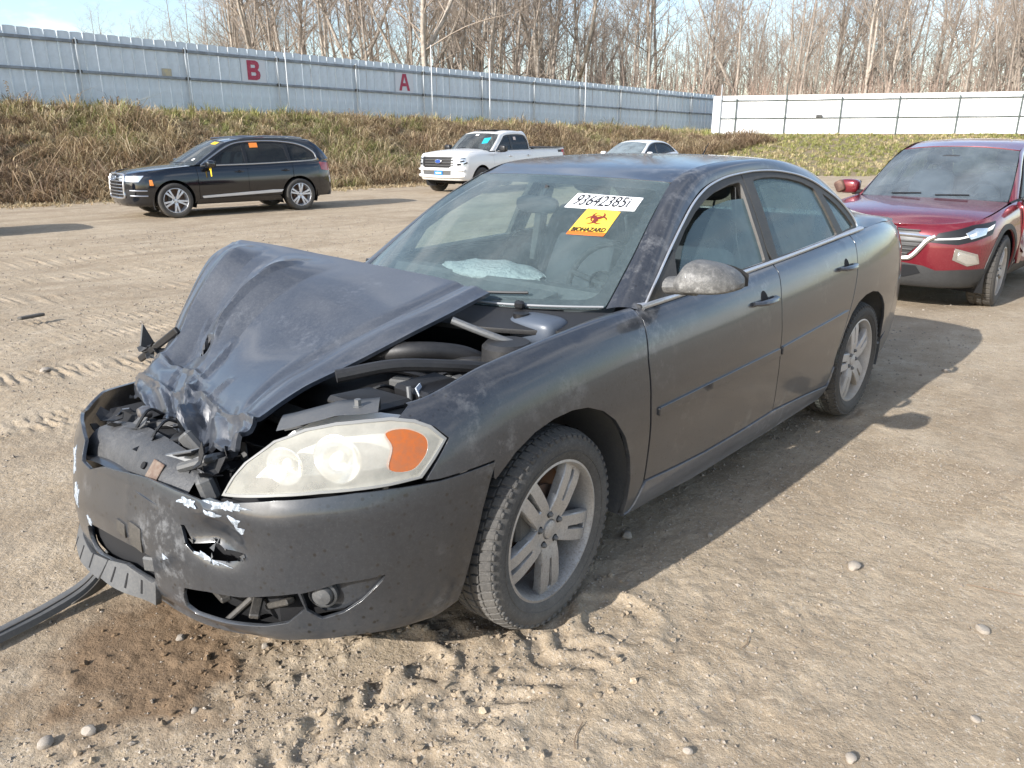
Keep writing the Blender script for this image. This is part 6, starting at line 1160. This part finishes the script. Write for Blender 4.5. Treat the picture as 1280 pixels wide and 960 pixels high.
# white crew cab pickup
pk_f = np.array([.989, .12])
pick, pp_, px_ = build_car(dict(name='parked_pickup', label='white crew cab pickup truck with black grille and blue front plate', cat='truck', loc=(-16.05, -16.37, -.17), yaw=R(6.), paint=WHITEP,
    plan=[(.95, 0), (.945, .35), (.925, .62), (.86, .85), (.70, .96), (.4, 1.0), (0, 1.005), (-1., 1.0), (-2., 1.0), (-3., 1.0), (-4., 1.0), (-4.7, .99), (-4.88, .9), (-4.92, .6), (-4.93, 0)],
    crown=[(-6.2, 1.36), (-4.9, 1.36), (-2.9, 1.36), (-2.75, 1.30), (-2.4, 1.29), (-1.4, 1.29), (-1.0, 1.27), (-.55, 1.26), (0, 1.27), (.5, 1.24), (1., 1.21), (2., 1.20)], profs=[(-4.8, PROF_R), (-4.3, PROF_S), (.5, PROF_S), (1., PROF_F)], z0=.40, wb=3.68, Rt=.405, Rr=.245, ra=.48, tw=.27, track=.87, hw=1.,
    zr=.55, doors=[-.62, -1.72, -2.72], seam_f=.62, zseam=.80, seam_r=-4.5, tumble=(.24, .14), ghrear=(-3.0, .1), hz=1.12, bump_low=.5,
    dlo=[(-.78, 1.29), (-1.0, 1.46), (-1.25, 1.65), (-1.42, 1.76), (-1.8, 1.80), (-2.3, 1.80), (-2.55, 1.76), (-2.66, 1.60), (-2.68, 1.31)], wins=[[(-.95, 1.30), (-1.1, 1.47), (-1.42, 1.70), (-1.67, 1.745), (-1.67, 1.32)], [(-1.77, 1.33), (-1.77, 1.75), (-2.3, 1.75), (-2.52, 1.71), (-2.60, 1.55), (-2.60, 1.33)]], trim=WHITEP,
    rail_o=[(-.74, 1.28), (-1.0, 1.47), (-1.25, 1.66), (-1.45, 1.77), (-1.9, 1.81), (-2.4, 1.80), (-2.66, 1.70), (-2.72, 1.33)], rail_s=[], rail_i=[(-.55, .86, 1.29), (-.8, .82, 1.48), (-1.03, .78, 1.66), (-1.22, .73, 1.80), (-1.7, .70, 1.89), (-2.2, .70, 1.89), (-2.62, .69, 1.85), (-2.74, .70, 1.33)],
    hood=([(.88, 1.20), (.6, 1.28), (.2, 1.33), (-.40, 1.36)], [(.70, .80, 1.19), (.5, .86, 1.24), (.1, .87, 1.265), (-.55, .86, 1.27)], 3.), len_hood=1.35,
    ws=([(-.42, 1.345), (-.7, 1.54), (-.93, 1.70), (-1.15, 1.84)], [(-.57, .85, 1.28), (-.8, .815, 1.48), (-1.03, .775, 1.66), (-1.23, .725, 1.80)], 2., 2.), len_ws=.95,
    roof=([(-1.16, 1.85), (-1.6, 1.925), (-2.1, 1.94), (-2.5, 1.92), (-2.68, 1.88)], [(-1.24, .72, 1.805), (-1.7, .695, 1.89), (-2.1, .695, 1.89), (-2.5, .69, 1.87), (-2.64, .685, 1.84)], 2.4), len_roof=1.5,
    back=([(-2.70, 1.86), (-2.74, 1.6), (-2.76, 1.34)], [(-2.66, .68, 1.83), (-2.73, .70, 1.6), (-2.74, .72, 1.33)], 2.2), len_back=.55,
    tail=[(-4.70, 1.30), (-4.70, .98), (-4.95, .98), (-4.98, 1.30)], mirror=(-.86, 1.17, 1.36), msize=(.085, .13, .11), mirror_mat=M['plastic_clean'], handle=WHITEP, style='five', rim=M['rim_clean'],
    front=[('headlamp', [(.74, 1.11), (.76, .86), (1.0, .84), (1.18, .86), (1.22, 1.0), (1.14, 1.11)], M['lamp_bright'], .005), ('*grille', [(1.26, 1.13), (1.28, .84), (1.36, .80), (2.38, .80), (2.46, .84), (2.48, 1.13)], M['plastic_clean'], .006), ('*bumper_slot', [(1.28, .58), (1.28, .70), (2.46, .70), (2.46, .58)], M['plastic_grey'], .006)],
    bars=[('grille_bar', [(-.58, z), (0, z), (.58, z)], .020, M['dark_metal'], .012) for z in (.87, .95, 1.03, 1.10)]+[('front_bumper_bar', [(-.95, .56), (-.5, .545), (0, .54), (.5, .545), (.95, .56)], .045, WHITEP, .03), ('front_bumper_bar', [(-.95, .745), (-.5, .75), (0, .75), (.5, .75), (.95, .745)], .035, WHITEP, .03)]))
SCp = px_['SC']
for k, pts_ in enumerate(([(SCp-.70, 1.08), (SCp-.72, 1.05), (SCp-1.0, 1.07), (SCp-1.0, 1.09)], [(SCp-.80, 1.0), (SCp-.84, .96), (SCp-.98, 1.0), (SCp-.95, 1.03)], [(SCp-.72, .88), (SCp-.72, .93), (SCp-.86, .93), (SCp-.86, .88)], [(SCp-.92, .93), (SCp-.94, .90), (SCp-1.08, .95), (SCp-1.06, .98)])):
    for mm in (1, -1): panel('lamp_detail', px_['ext'], [(SCp+mm*(a-SCp), b) for a, b in pts_], M['void'], px_['fb'], res=.08, d=.008, depth=.001, ctr=(0, 0, .5))
blu = mat('plate_blue', (.02, .20, .62), .5); panel('front_plate', px_['ext'], [(SCp-.16, .59), (SCp-.16, .70), (SCp+.16, .70), (SCp+.16, .59)], blu, px_['fb'], d=.03, depth=.02, res=.1, ctr=(0, 0, .5)); panel('plate_print', px_['ext'], [(SCp-.11, .625), (SCp-.11, .665), (SCp+.11, .665), (SCp+.11, .625)], M['lamp_white'], px_['fb'], d=.033, depth=.002, res=.1, ctr=(0, 0, .5))
a = np.linspace(0, 2*np.pi, 24, endpoint=False); panel('grille_badge', px_['ext'], [(SCp+.13*math.cos(t), .99+.055*math.sin(t)) for t in a], mat('badge_blue', (.03, .08, .30), .3, .3), px_['fb'], d=.04, depth=.03, res=.06, ctr=(0, 0, .5)); q = MB().tube(np.array([px_['ext'](np.array(SCp+.13*math.cos(t)), np.array(.99+.055*math.sin(t))) for t in np.r_[a, a[0]]])+np.array([.045, 0, 0]), .010, 5); q.build('badge_ring', M['chrome'], pick)
for sd in (1, -1):
    strip('bed_rail', [(-2.78, sd*.99, 1.365), (-4.88, sd*.98, 1.365)], [(-2.78, sd*.90, 1.375), (-4.88, sd*.90, 1.375)], M['plastic_clean'], pick, 4, .006, out=(0, 0, 1), extra=(0, 0, -.3))
MB().box((-3.83, 0, 1.362), (2.08, 1.84, .03), .01).build('bed_cover', M['plastic_clean'], pick); MB().box((-2.80, 0, 1.15), (.04, 1.8, .4), .01).build('bed_front', WHITEP, pick); MB().box((-1.75, 0, 1.935), (.85, .85, .02), .01).build('sunroof', M['glass_dark'], pick)
panel('window_sticker', px_['gh'], [(-1.90, 1.62), (-1.90, 1.72), (-2.03, 1.72), (-2.03, 1.62)], mat('sticker_pale', (.75, .62, .55), .6), pick, d=.006, depth=.002, res=.1)
panel('windshield_sticker', px_['T']['ws'], [(.30, .50), (.62, .46), (.70, .74), (.36, .72)], mat('sticker_teal', (.02, .42, .55), .4), pp_['ws'], sc=(.95, .8), d=.005, depth=.002, res=.1); panel('windshield_sticker', px_['T']['ws'], [(.78, -.12), (.90, -.12), (.90, .04), (.78, .04)], M['lamp_white'], pp_['ws'], sc=(.95, .8), d=.005, depth=.002, res=.1)
panel('bed_decal', px_['sh'], [(-4.36, 1.20), (-4.36, 1.28), (-4.80, 1.28), (-4.80, 1.20)], M['dark_metal'], pick, d=.006, depth=.001, res=.1); panel('bed_decal', px_['sh'], [(-4.60, 1.19), (-4.60, 1.29), (-4.75, 1.29), (-4.75, 1.19)], mat('decal_red', (.55, .05, .05), .5), pick, d=.008, depth=.001, res=.1)
# white hatchback seen over the sedan's roof
HATCH = dict(name='parked_hatchback', label='white hatchback whose roof and windows show above the grey sedan\'s roof', cat='car', loc=(-23.5, -15.45, -.17), yaw=R(3), paint=WHITEP,
    plan=[(.9, 0), (.88, .3), (.81, .55), (.67, .76), (.45, .87), (.2, .895), (-.3, .90), (-1., .90), (-2., .90), (-2.5, .895), (-2.9, .87), (-3.25, .80), (-3.45, .62), (-3.55, .3), (-3.56, 0)],
    crown=[(-4.6, 1.02), (-3.5, 1.05), (-2.8, 1.06), (-2, 1.02), (-.6, .99), (0, .95), (.4, .90), (.8, .84), (1.1, .80), (1.8, .78)], profs=[(-3.6, PROF_R), (-3., PROF_S), (.35, PROF_S), (.95, PROF_F)], z0=.2, wb=2.70, Rt=.325, Rr=.22, ra=.38, tw=.21, track=.79, hw=.9,
    zr=.32, doors=[-.5, -1.6, -2.55], seam_f=.44, zseam=.55, seam_r=-3.1, tumble=(.42, .2), ghrear=(-2.2, .12), hz=.86, bump_low=.25,
    dlo=[(-.62, 1.0), (-.9, 1.15), (-1.2, 1.30), (-1.5, 1.37), (-1.9, 1.385), (-2.3, 1.36), (-2.6, 1.28), (-2.85, 1.15), (-2.86, 1.07)], wins=[[(-.85, 1.03), (-.98, 1.15), (-1.3, 1.295), (-1.55, 1.345), (-1.55, 1.03)], [(-1.65, 1.035), (-1.65, 1.355), (-2.0, 1.355), (-2.35, 1.31), (-2.62, 1.21), (-2.68, 1.08)]], trim=M['plastic_clean'],
    rail_o=[(-.58, .995), (-.9, 1.155), (-1.2, 1.305), (-1.5, 1.375), (-1.9, 1.39), (-2.3, 1.365), (-2.8, 1.19)], rail_s=[-3.0, -3.15], rail_i=[(-.42, .74, .99), (-.7, .69, 1.15), (-.95, .64, 1.28), (-1.15, .585, 1.38), (-1.6, .57, 1.45), (-2.1, .565, 1.45), (-2.6, .56, 1.38), (-2.95, .60, 1.24), (-3.25, .65, 1.08)],
    hood=([(.83, .78), (.5, .89), (.2, .95), (-.22, .99)], [(.55, .72, .83), (.35, .76, .90), (0, .77, .95), (-.40, .75, .985)], 2.4), len_hood=1.1,
    ws=([(-.24, .985), (-.55, 1.18), (-.85, 1.34), (-1.08, 1.43)], [(-.44, .73, .99), (-.7, .685, 1.15), (-.95, .635, 1.28), (-1.16, .58, 1.375)], 2., 2.), len_ws=1.,
    roof=([(-1.09, 1.435), (-1.5, 1.48), (-2.0, 1.49), (-2.5, 1.45), (-2.75, 1.42)], [(-1.17, .578, 1.38), (-1.6, .565, 1.45), (-2.1, .56, 1.45), (-2.4, .558, 1.42), (-2.62, .555, 1.38)], 2.4), len_roof=1.6,
    back=([(-2.77, 1.415), (-3.0, 1.25), (-3.25, 1.08)], [(-2.64, .55, 1.375), (-2.95, .595, 1.23), (-3.22, .645, 1.08)], 2.2), len_back=.6,
    tail=[(-3.12, .98), (-3.15, .86), (-3.4, .84), (-3.8, .86), (-3.8, .95)], mirror=(-.68, .98, 1.02), msize=(.08, .10, .07), style='five', rim=M['rim_clean'],
    front=[('headlamp', [(.48, .80), (.58, .68), (1.0, .66), (1.12, .70), (.9, .76)], M['lamp_lens'], .004), ('*grille', [(1.0, .50), (1.2, .66), (1.9, .66), (2.1, .50), (1.9, .40), (1.2, .40)], M['plastic_clean'], .004)], bars=[('grille_frame', [(-.5, .56), (-.3, .42), (0, .40), (.3, .42), (.5, .56)], .016, M['chrome'], .01)])
hx_, _, _ = build_car(dict(HATCH, ws_glass=glass('hatch_windshield', (.5, .6, .62), (.42, .50, .54), .30)))
hx_.scale = (1.07, 1.07, 1.07)
build_car(dict(HATCH, name='parked_car', label='car parked just out of view at left whose shadow crosses the dirt', loc=(1.35, -15.3, -.17), yaw=R(-2), paint=BLACKP))
# ---------------------------------------------------------------- dry weeds and grass on the bank
def veg_mat(name, trans=.25):
    m, t = new_mat(name); o = nd(t, 'ShaderNodeOutputMaterial'); a = nd(t, 'ShaderNodeVertexColor', layer_name='Col'); d = nd(t, 'ShaderNodeBsdfDiffuse'); tl = nd(t, 'ShaderNodeBsdfTranslucent'); mx_ = nd(t, 'ShaderNodeMixShader'); mx_.inputs[0].default_value = trans
    t.links.new(a.outputs['Color'], d.inputs[0]); t.links.new(a.outputs['Color'], tl.inputs[0]); t.links.new(d.outputs[0], mx_.inputs[1]); t.links.new(tl.outputs[0], mx_.inputs[2]); t.links.new(mx_.outputs[0], o.inputs[0]); return m
VEG = veg_mat('dry_plants')
def blades(name, base, hgt, col, lab, cat, per, wid=.012, spread=.5, droop=.5, seed=0):
    """tufts of bent blades; base (n,3), hgt (n,), col (n,3)"""
    r = np.random.default_rng(seed); n = len(base); B = np.repeat(base, per, 0); H = np.repeat(hgt, per)*(.45+.75*r.random(n*per)); Cc = np.repeat(col, per, 0)*(.65+.6*r.random((n*per, 1))); m = len(B)
    az = r.random(m)*6.283; out = spread*(.2+r.random(m)); dx, dy = np.cos(az), np.sin(az); B = B+np.stack([dx*r.random(m)*.12, dy*r.random(m)*.12, 0*dx], 1); sxv, syv = -dy, dx; w = wid*(.6+.8*r.random(m))*(1+H*.6)
    p1 = B+np.stack([dx*out*H*.35, dy*out*H*.35, H*.6], 1); p2 = B+np.stack([dx*out*H*1.0, dy*out*H*1.0, H*(1.0-droop*r.random(m))], 1); side = np.stack([sxv*w, syv*w, 0*w], 1)
    V = np.stack([B-side, B+side, p1-side*.8, p1+side*.8, p2], 1).reshape(-1, 3); i0 = 5*np.arange(m)[:, None]; F = np.concatenate([i0+np.array([[0, 1, 3]]), i0+np.array([[0, 3, 2]]), i0+np.array([[2, 3, 4]])], 0)
    me = bpy.data.meshes.new(name); me.vertices.add(len(V)); me.vertices.foreach_set('co', V.ravel().astype(np.float32)); me.loops.add(F.size); me.loops.foreach_set('vertex_index', F.ravel().astype(np.int32)); me.polygons.add(len(F)); me.polygons.foreach_set('loop_start', np.arange(0, F.size, 3, dtype=np.int32)); me.update()
    ca = me.color_attributes.new('Col', 'FLOAT_COLOR', 'POINT'); cc = np.ones((m, 5, 4), np.float32); cc[..., :3] = Cc[:, None]; ca.data.foreach_set('color', cc.ravel()); return tag(link(name, me, VEG), lab, cat, kind='stuff')
r = np.random.default_rng(5)
PAL = np.array([(.52, .40, .25), (.38, .275, .175), (.60, .49, .32), (.29, .21, .145), (.46, .375, .22), (.31, .315, .13)])
# left bank: tangled dry weeds
n = 8200; x = r.uniform(-45, 4., n); t = r.random(n)**.9; y = fy(x)+.25+7.4*t; z = bank_z(x, y); patch = N2.fbm(x*.35, y*.35, 3); idx = np.where(r.random(n) < sm(.08, .35, patch)*.4, 5, np.where(patch+r.normal(0, .25, n) > 0, r.choice([0, 2, 4], n), r.choice([0, 1, 3, 1], n))); col = PAL[idx]
h = (.28+.45*r.random(n)+.35*(r.random(n) > .9))*(.6+.7*sm(-.3, .3, N3.fbm(x*.5, y*.5, 2)))*np.interp(t, [0, .1, .9, 1], [.45, .8, 1., .5])
blades('dry_weeds', np.stack([x, y, z-.02], 1), h, col, 'tangled dry brown weeds covering the bank below the metal fence', 'weeds', 17, .008, 1.7, 1.15, 1)
# low green-and-straw grass on the right bank and along the crest
n = 7000; s_ = r.random(n); x = np.empty(n); y = np.empty(n); d_ = r.uniform(-.2, 17.2, n); al = r.uniform(-4, 34, n); x = WA[0]+wd_[0]*al+wn_[0]*d_; y = WA[1]+wd_[1]*al+wn_[1]*d_; ok = y > fy(x)+.3; x, y, d_ = x[ok], y[ok], d_[ok]; n = len(x); z = bank_z(x, y); patch = N4.fbm(x*.3, y*.3, 3)
GP = np.array([(.38, .36, .15), (.50, .42, .23), (.30, .31, .11), (.56, .46, .28)]); idx = np.where(patch+r.normal(0, .2, n) > 0, r.choice([0, 2], n), r.choice([1, 3, 0], n))
blades('bank_grass', np.stack([x, y, z-.02], 1), .10+.17*r.random(n), GP[idx], 'short green and straw coloured grass on the bank below the white fence', 'grass', 16, .012, .8, .5, 2)
n = 2600; x = r.uniform(-50, 4, n); y = fy(x)+.1+np.abs(r.normal(0, .9, n)); z = bank_z(x, y); blades('crest_grass', np.stack([x, y, z-.02], 1), .16+.45*r.random(n)**2.5, GP[r.choice([0, 1, 2, 3], n)], 'straw and green grass fringe along the foot of the metal fence', 'grass', 12, .010, .6, .4, 3)
n = 1500; x = r.uniform(-26, 4, n); y = fy(x)+7.6+np.abs(r.normal(0, .55, n)); z = np.maximum(bank_z(x, y), base_z(x, y)); blades('verge_straw', np.stack([x, y, z-.01], 1), .05+.10*r.random(n), PAL[r.choice([0, 2, 4], n)], 'flattened straw litter at the foot of the bank', 'straw', 8, .010, 1.4, .8, 4)
# single tall stalks on the crest
DRYL = mat('dry_leaf', (.40, .31, .19), .9, var=(8, (.26, .18, .11), .4, .6))
for i, (sx_, hg, lb) in enumerate(((11.55, .85, 'tallest dry curled weed stalk against the metal fence at left'), (10.75, .50, 'brown leaning weed stalk left of the tallest one'), (12.1, .55, 'thin dry weed stalk just right of the tallest one'), (13.5, .62, 'dry seed stalk beside the second visible fence post'), (14.3, .48, 'small curled dry weed under the middle fence rail'), (15.6, .50, 'pale dry weed right of the other crest stalks'))):
    p_ = FA+fd_*sx_+fn_*.55; zz = float(bank_z(np.array([p_[0]]), np.array([p_[1]]))[0]); pr = empty('dry_stalk', (p_[0], p_[1], zz)); tag(pr, lb, 'weed', 'dry stalks on the crest'); rs = random.Random(i)
    ln = rs.uniform(-.15, .15)+(.25 if i == 1 else 0); P = cr([(0, 0, -.1), (ln*.3, 0, hg*.5), (ln, .03, hg)], 12); MB().tube(P, np.linspace(.014, .006, 12), 5).build('stem', DRYL, pr); q = MB()
    for k in range(26):
        c_ = P[rs.randrange(3, 12)]; a = rs.uniform(0, 6.28); L = rs.uniform(.05, .13); d0 = np.array([math.cos(a), math.sin(a), rs.uniform(-.9, .3)]); w_ = np.array([-math.sin(a), math.cos(a), .3])*.018; q.add([c_, c_+d0*L*.5+w_, c_+d0*L+np.array([0, 0, -.03]), c_+d0*L*.5-w_], [(0, 1, 2, 3)])
    q.build('leaves', DRYL, pr, recalc=False)['kind'] = 'stuff'
# ---------------------------------------------------------------- bare wood behind the fences
BARK = [mat('bark', (.33, .28, .23), .95, var=(5, (.20, .165, .135), .4, .62), bump=(14, .6, .02)), mat('bark_pale', (.44, .385, .32), .95, var=(4, (.27, .23, .19), .4, .62), bump=(14, .6, .02)), mat('twig_bark', (.36, .295, .235), .95, var=(.5, (.26, .215, .175), .4, .6))]
def gen_tree(seed, H, r0, fork=False, bushy=1., nb=26):
    rs = np.random.default_rng(seed); tr = MB(); br = MB()
    def wander(p, d, L, n, wob, up=.0):
        P = [np.array(p, float)]; d = np.array(d, float); d /= np.linalg.norm(d)
        for i in range(n):
            d = d+rs.normal(0, wob, 3)+np.array([0, 0, up]); d /= np.linalg.norm(d); P.append(P[-1]+d*L/n)
        return np.array(P)
    trunks = [wander((0, 0, -.5), (rs.normal(0, .05), rs.normal(0, .05), 1), H, 12, .045, .03)]
    if fork: k = rs.integers(3, 5); trunks.append(wander(trunks[0][k], (rs.normal(0, .35), rs.normal(0, .35), 1), H*.75, 10, .06, .04))
    for ti, P in enumerate(trunks):
        n = len(P); rad = r0*(.8 if ti else 1)*np.linspace(1, .12, n)**.9; tr.tube(P, rad, 7)
        for b in range(int(nb*(.7 if ti else 1))):
            f = .22+.76*rs.random()**.9; i = f*(n-1); i0 = int(i); c_ = P[i0]+(P[min(i0+1, n-1)]-P[i0])*(i-i0); a = rs.random()*6.283; el = rs.uniform(.35, 1.15); L = H*(.10+.24*(1-f)+.05*rs.random())*bushy; d0 = np.array([math.cos(a)*math.cos(el), math.sin(a)*math.cos(el), math.sin(el)]); Q = wander(c_, d0, L, 6, .12, .06); rb = max(.010, r0*.34*(1-f*.75)); br.tube(Q, rb*np.linspace(1, .25, 7), 4, cap=False)
            for s in range(rs.integers(4, 7)):
                j = rs.integers(1, 6); a2 = rs.random()*6.283; e2 = rs.uniform(.1, 1.1); L2 = L*rs.uniform(.25, .55); S2 = wander(Q[j], (math.cos(a2)*math.cos(e2), math.sin(a2)*math.cos(e2), math.sin(e2)), L2, 4, .15, .06); br.tube(S2, max(.007, rb*.42)*np.linspace(1, .35, 5), 3, cap=False)
                for w in range(rs.integers(2, 4)):
                    a3 = rs.random()*6.283; e3 = rs.uniform(0, 1.2); S3 = wander(S2[rs.integers(1, 4)], (math.cos(a3)*math.cos(e3), math.sin(a3)*math.cos(e3), math.sin(e3)), L2*rs.uniform(.4, .7), 3, .16, .05); br.tube(S3, np.linspace(.0075, .004, 4), 3, cap=False)
    return tr, br
PROTO = []
for k in range(9):
    Hh = [17, 19, 15, 18, 14, 20, 16, 12, 10][k]; tr, br = gen_tree(40+k, Hh, [.15, .19, .11, .16, .10, .21, .13, .08, .06][k], k in (1, 3, 5), 1. if k < 7 else 1.2, [24, 28, 22, 26, 20, 28, 24, 26, 24][k])
    tm = mesh('trunk', np.vstack(tr.V), tr.F); tm.materials.append(BARK[k % 2]); bm_ = mesh('crown', np.vstack(br.V), br.F, True); bm_.materials.append(BARK[2]); PROTO.append((tm, bm_))
def plant(x, y, z, k, rz, sc_, lab='bare leafless tree in the wood behind the fences'):
    o = empty('bare_tree', (x, y, z), rz); o.scale = (sc_, sc_, sc_); tag(o, lab, 'tree', 'bare trees behind the fences')
    for nm, me in zip(('trunk', 'crown'), PROTO[k]): c_ = bpy.data.objects.new(nm, me); COL.objects.link(c_); c_.parent = o
    return o
rs = random.Random(99); RRv = np.array([-.677, .736]); cnt = 0
def wpos(b, D): lat = D*b; return 1.75+RRv[0]*lat+FHv[0]*D, 2.339+RRv[1]*lat+FHv[1]*D
# the wood widens with distance: b is metres sideways per metre of depth
for i in range(290):
    if i < 36: bw = rs.uniform(-0.5237, -0.2964); D = rs.uniform(62, 105); k = rs.choice([7, 8, 2, 4]); s = rs.uniform(.62, .85)*D/75
    elif i < 105: bw = rs.uniform(-0.3360, 0.0198); D = rs.uniform(56, 100); k = rs.randrange(7); s = rs.uniform(.85, 1.15)
    else: bw = rs.uniform(0.0000, 0.7708); D = rs.uniform(66, 125); k = rs.randrange(8); s = rs.uniform(.85, 1.2)
    x, y = wpos(bw, D)
    if y > fy(x)-2.5 and wdist(x, y) > -2.: continue
    if 0.1877 < bw < 0.3162 and D < 85: continue
    if i < 36: k = rs.choice([7, 8, 2])
    plant(x, y, 1.6+(.4 if x > -40 else 0), k, rs.uniform(0, 6.28), s); cnt += 1
# far thicket: too dense to count
q = np.random.default_rng(8); n = 1500; bws = np.where(q.random(n) < .72, q.uniform(-0.0791, 0.8004, n), q.uniform(-0.5138, -0.0395, n)); Ds = q.uniform(100, 150, n); tb = MB(); Vs = []; Fs = []; kk = 0
for i in range(n):
    x, y = wpos(bws[i], Ds[i]); Hh = q.uniform(9, 17)*(1 if bws[i] > -0.1186 else .62); lean = q.normal(0, .05, 2)*Hh; r_ = q.uniform(.03, .11); P = np.array([(x, y, 1), (x+lean[0]*.4+q.normal(0, .15), y+lean[1]*.4, Hh*.5), (x+lean[0], y+lean[1], Hh)]); tb.tube(P, [r_, r_*.7, .02], 3, cap=False)
    for j in range(9):
        f = q.uniform(.25, .95); c_ = P[0]*(1-f)+P[2]*f; a = q.random()*6.28; L = q.uniform(.8, 2.6)*(1.2-f); tb.tube([c_, c_+np.array([math.cos(a)*L*.5, math.sin(a)*L*.5, L*.55]), c_+np.array([math.cos(a)*L*.75, math.sin(a)*L*.75, L*1.3])], [.03, .02, .010], 3, cap=False)
tag(link('far_thicket', mesh('far_thicket', np.vstack(tb.V), tb.F, True), BARK[2]), 'distant mass of bare stems and twigs deep in the wood', 'woodland', kind='stuff')
# twiggy undergrowth just behind the fences
n = 900; al = q.random(n); bws = np.where(q.random(n) < .6, q.uniform(0.0000, 0.7708, n), q.uniform(-0.5237, 0.0198, n)); Ds = q.uniform(60, 95, n); tb = MB()
for i in range(n):
    x, y = wpos(bws[i], Ds[i])
    if y > fy(x)-1.2 and wdist(x, y) > -1.2: continue
    for j in range(7):
        a = q.random()*6.28; L = q.uniform(2.2, 5.5); e = q.uniform(1.0, 1.45); d0 = np.array([math.cos(a)*math.cos(e), math.sin(a)*math.cos(e), math.sin(e)]); tb.tube([np.array([x, y, 1.5]), np.array([x, y, 1.5])+d0*L*.5+q.normal(0, .1, 3), np.array([x, y, 1.5])+d0*L+q.normal(0, .2, 3)], [.018, .013, .006], 3, cap=False)
tag(link('undergrowth', mesh('undergrowth', np.vstack(tb.V), tb.F, True), mat('brush_twigs', (.42, .30, .235), .95)), 'reddish brown twiggy undergrowth behind the fences', 'brush', kind='stuff')
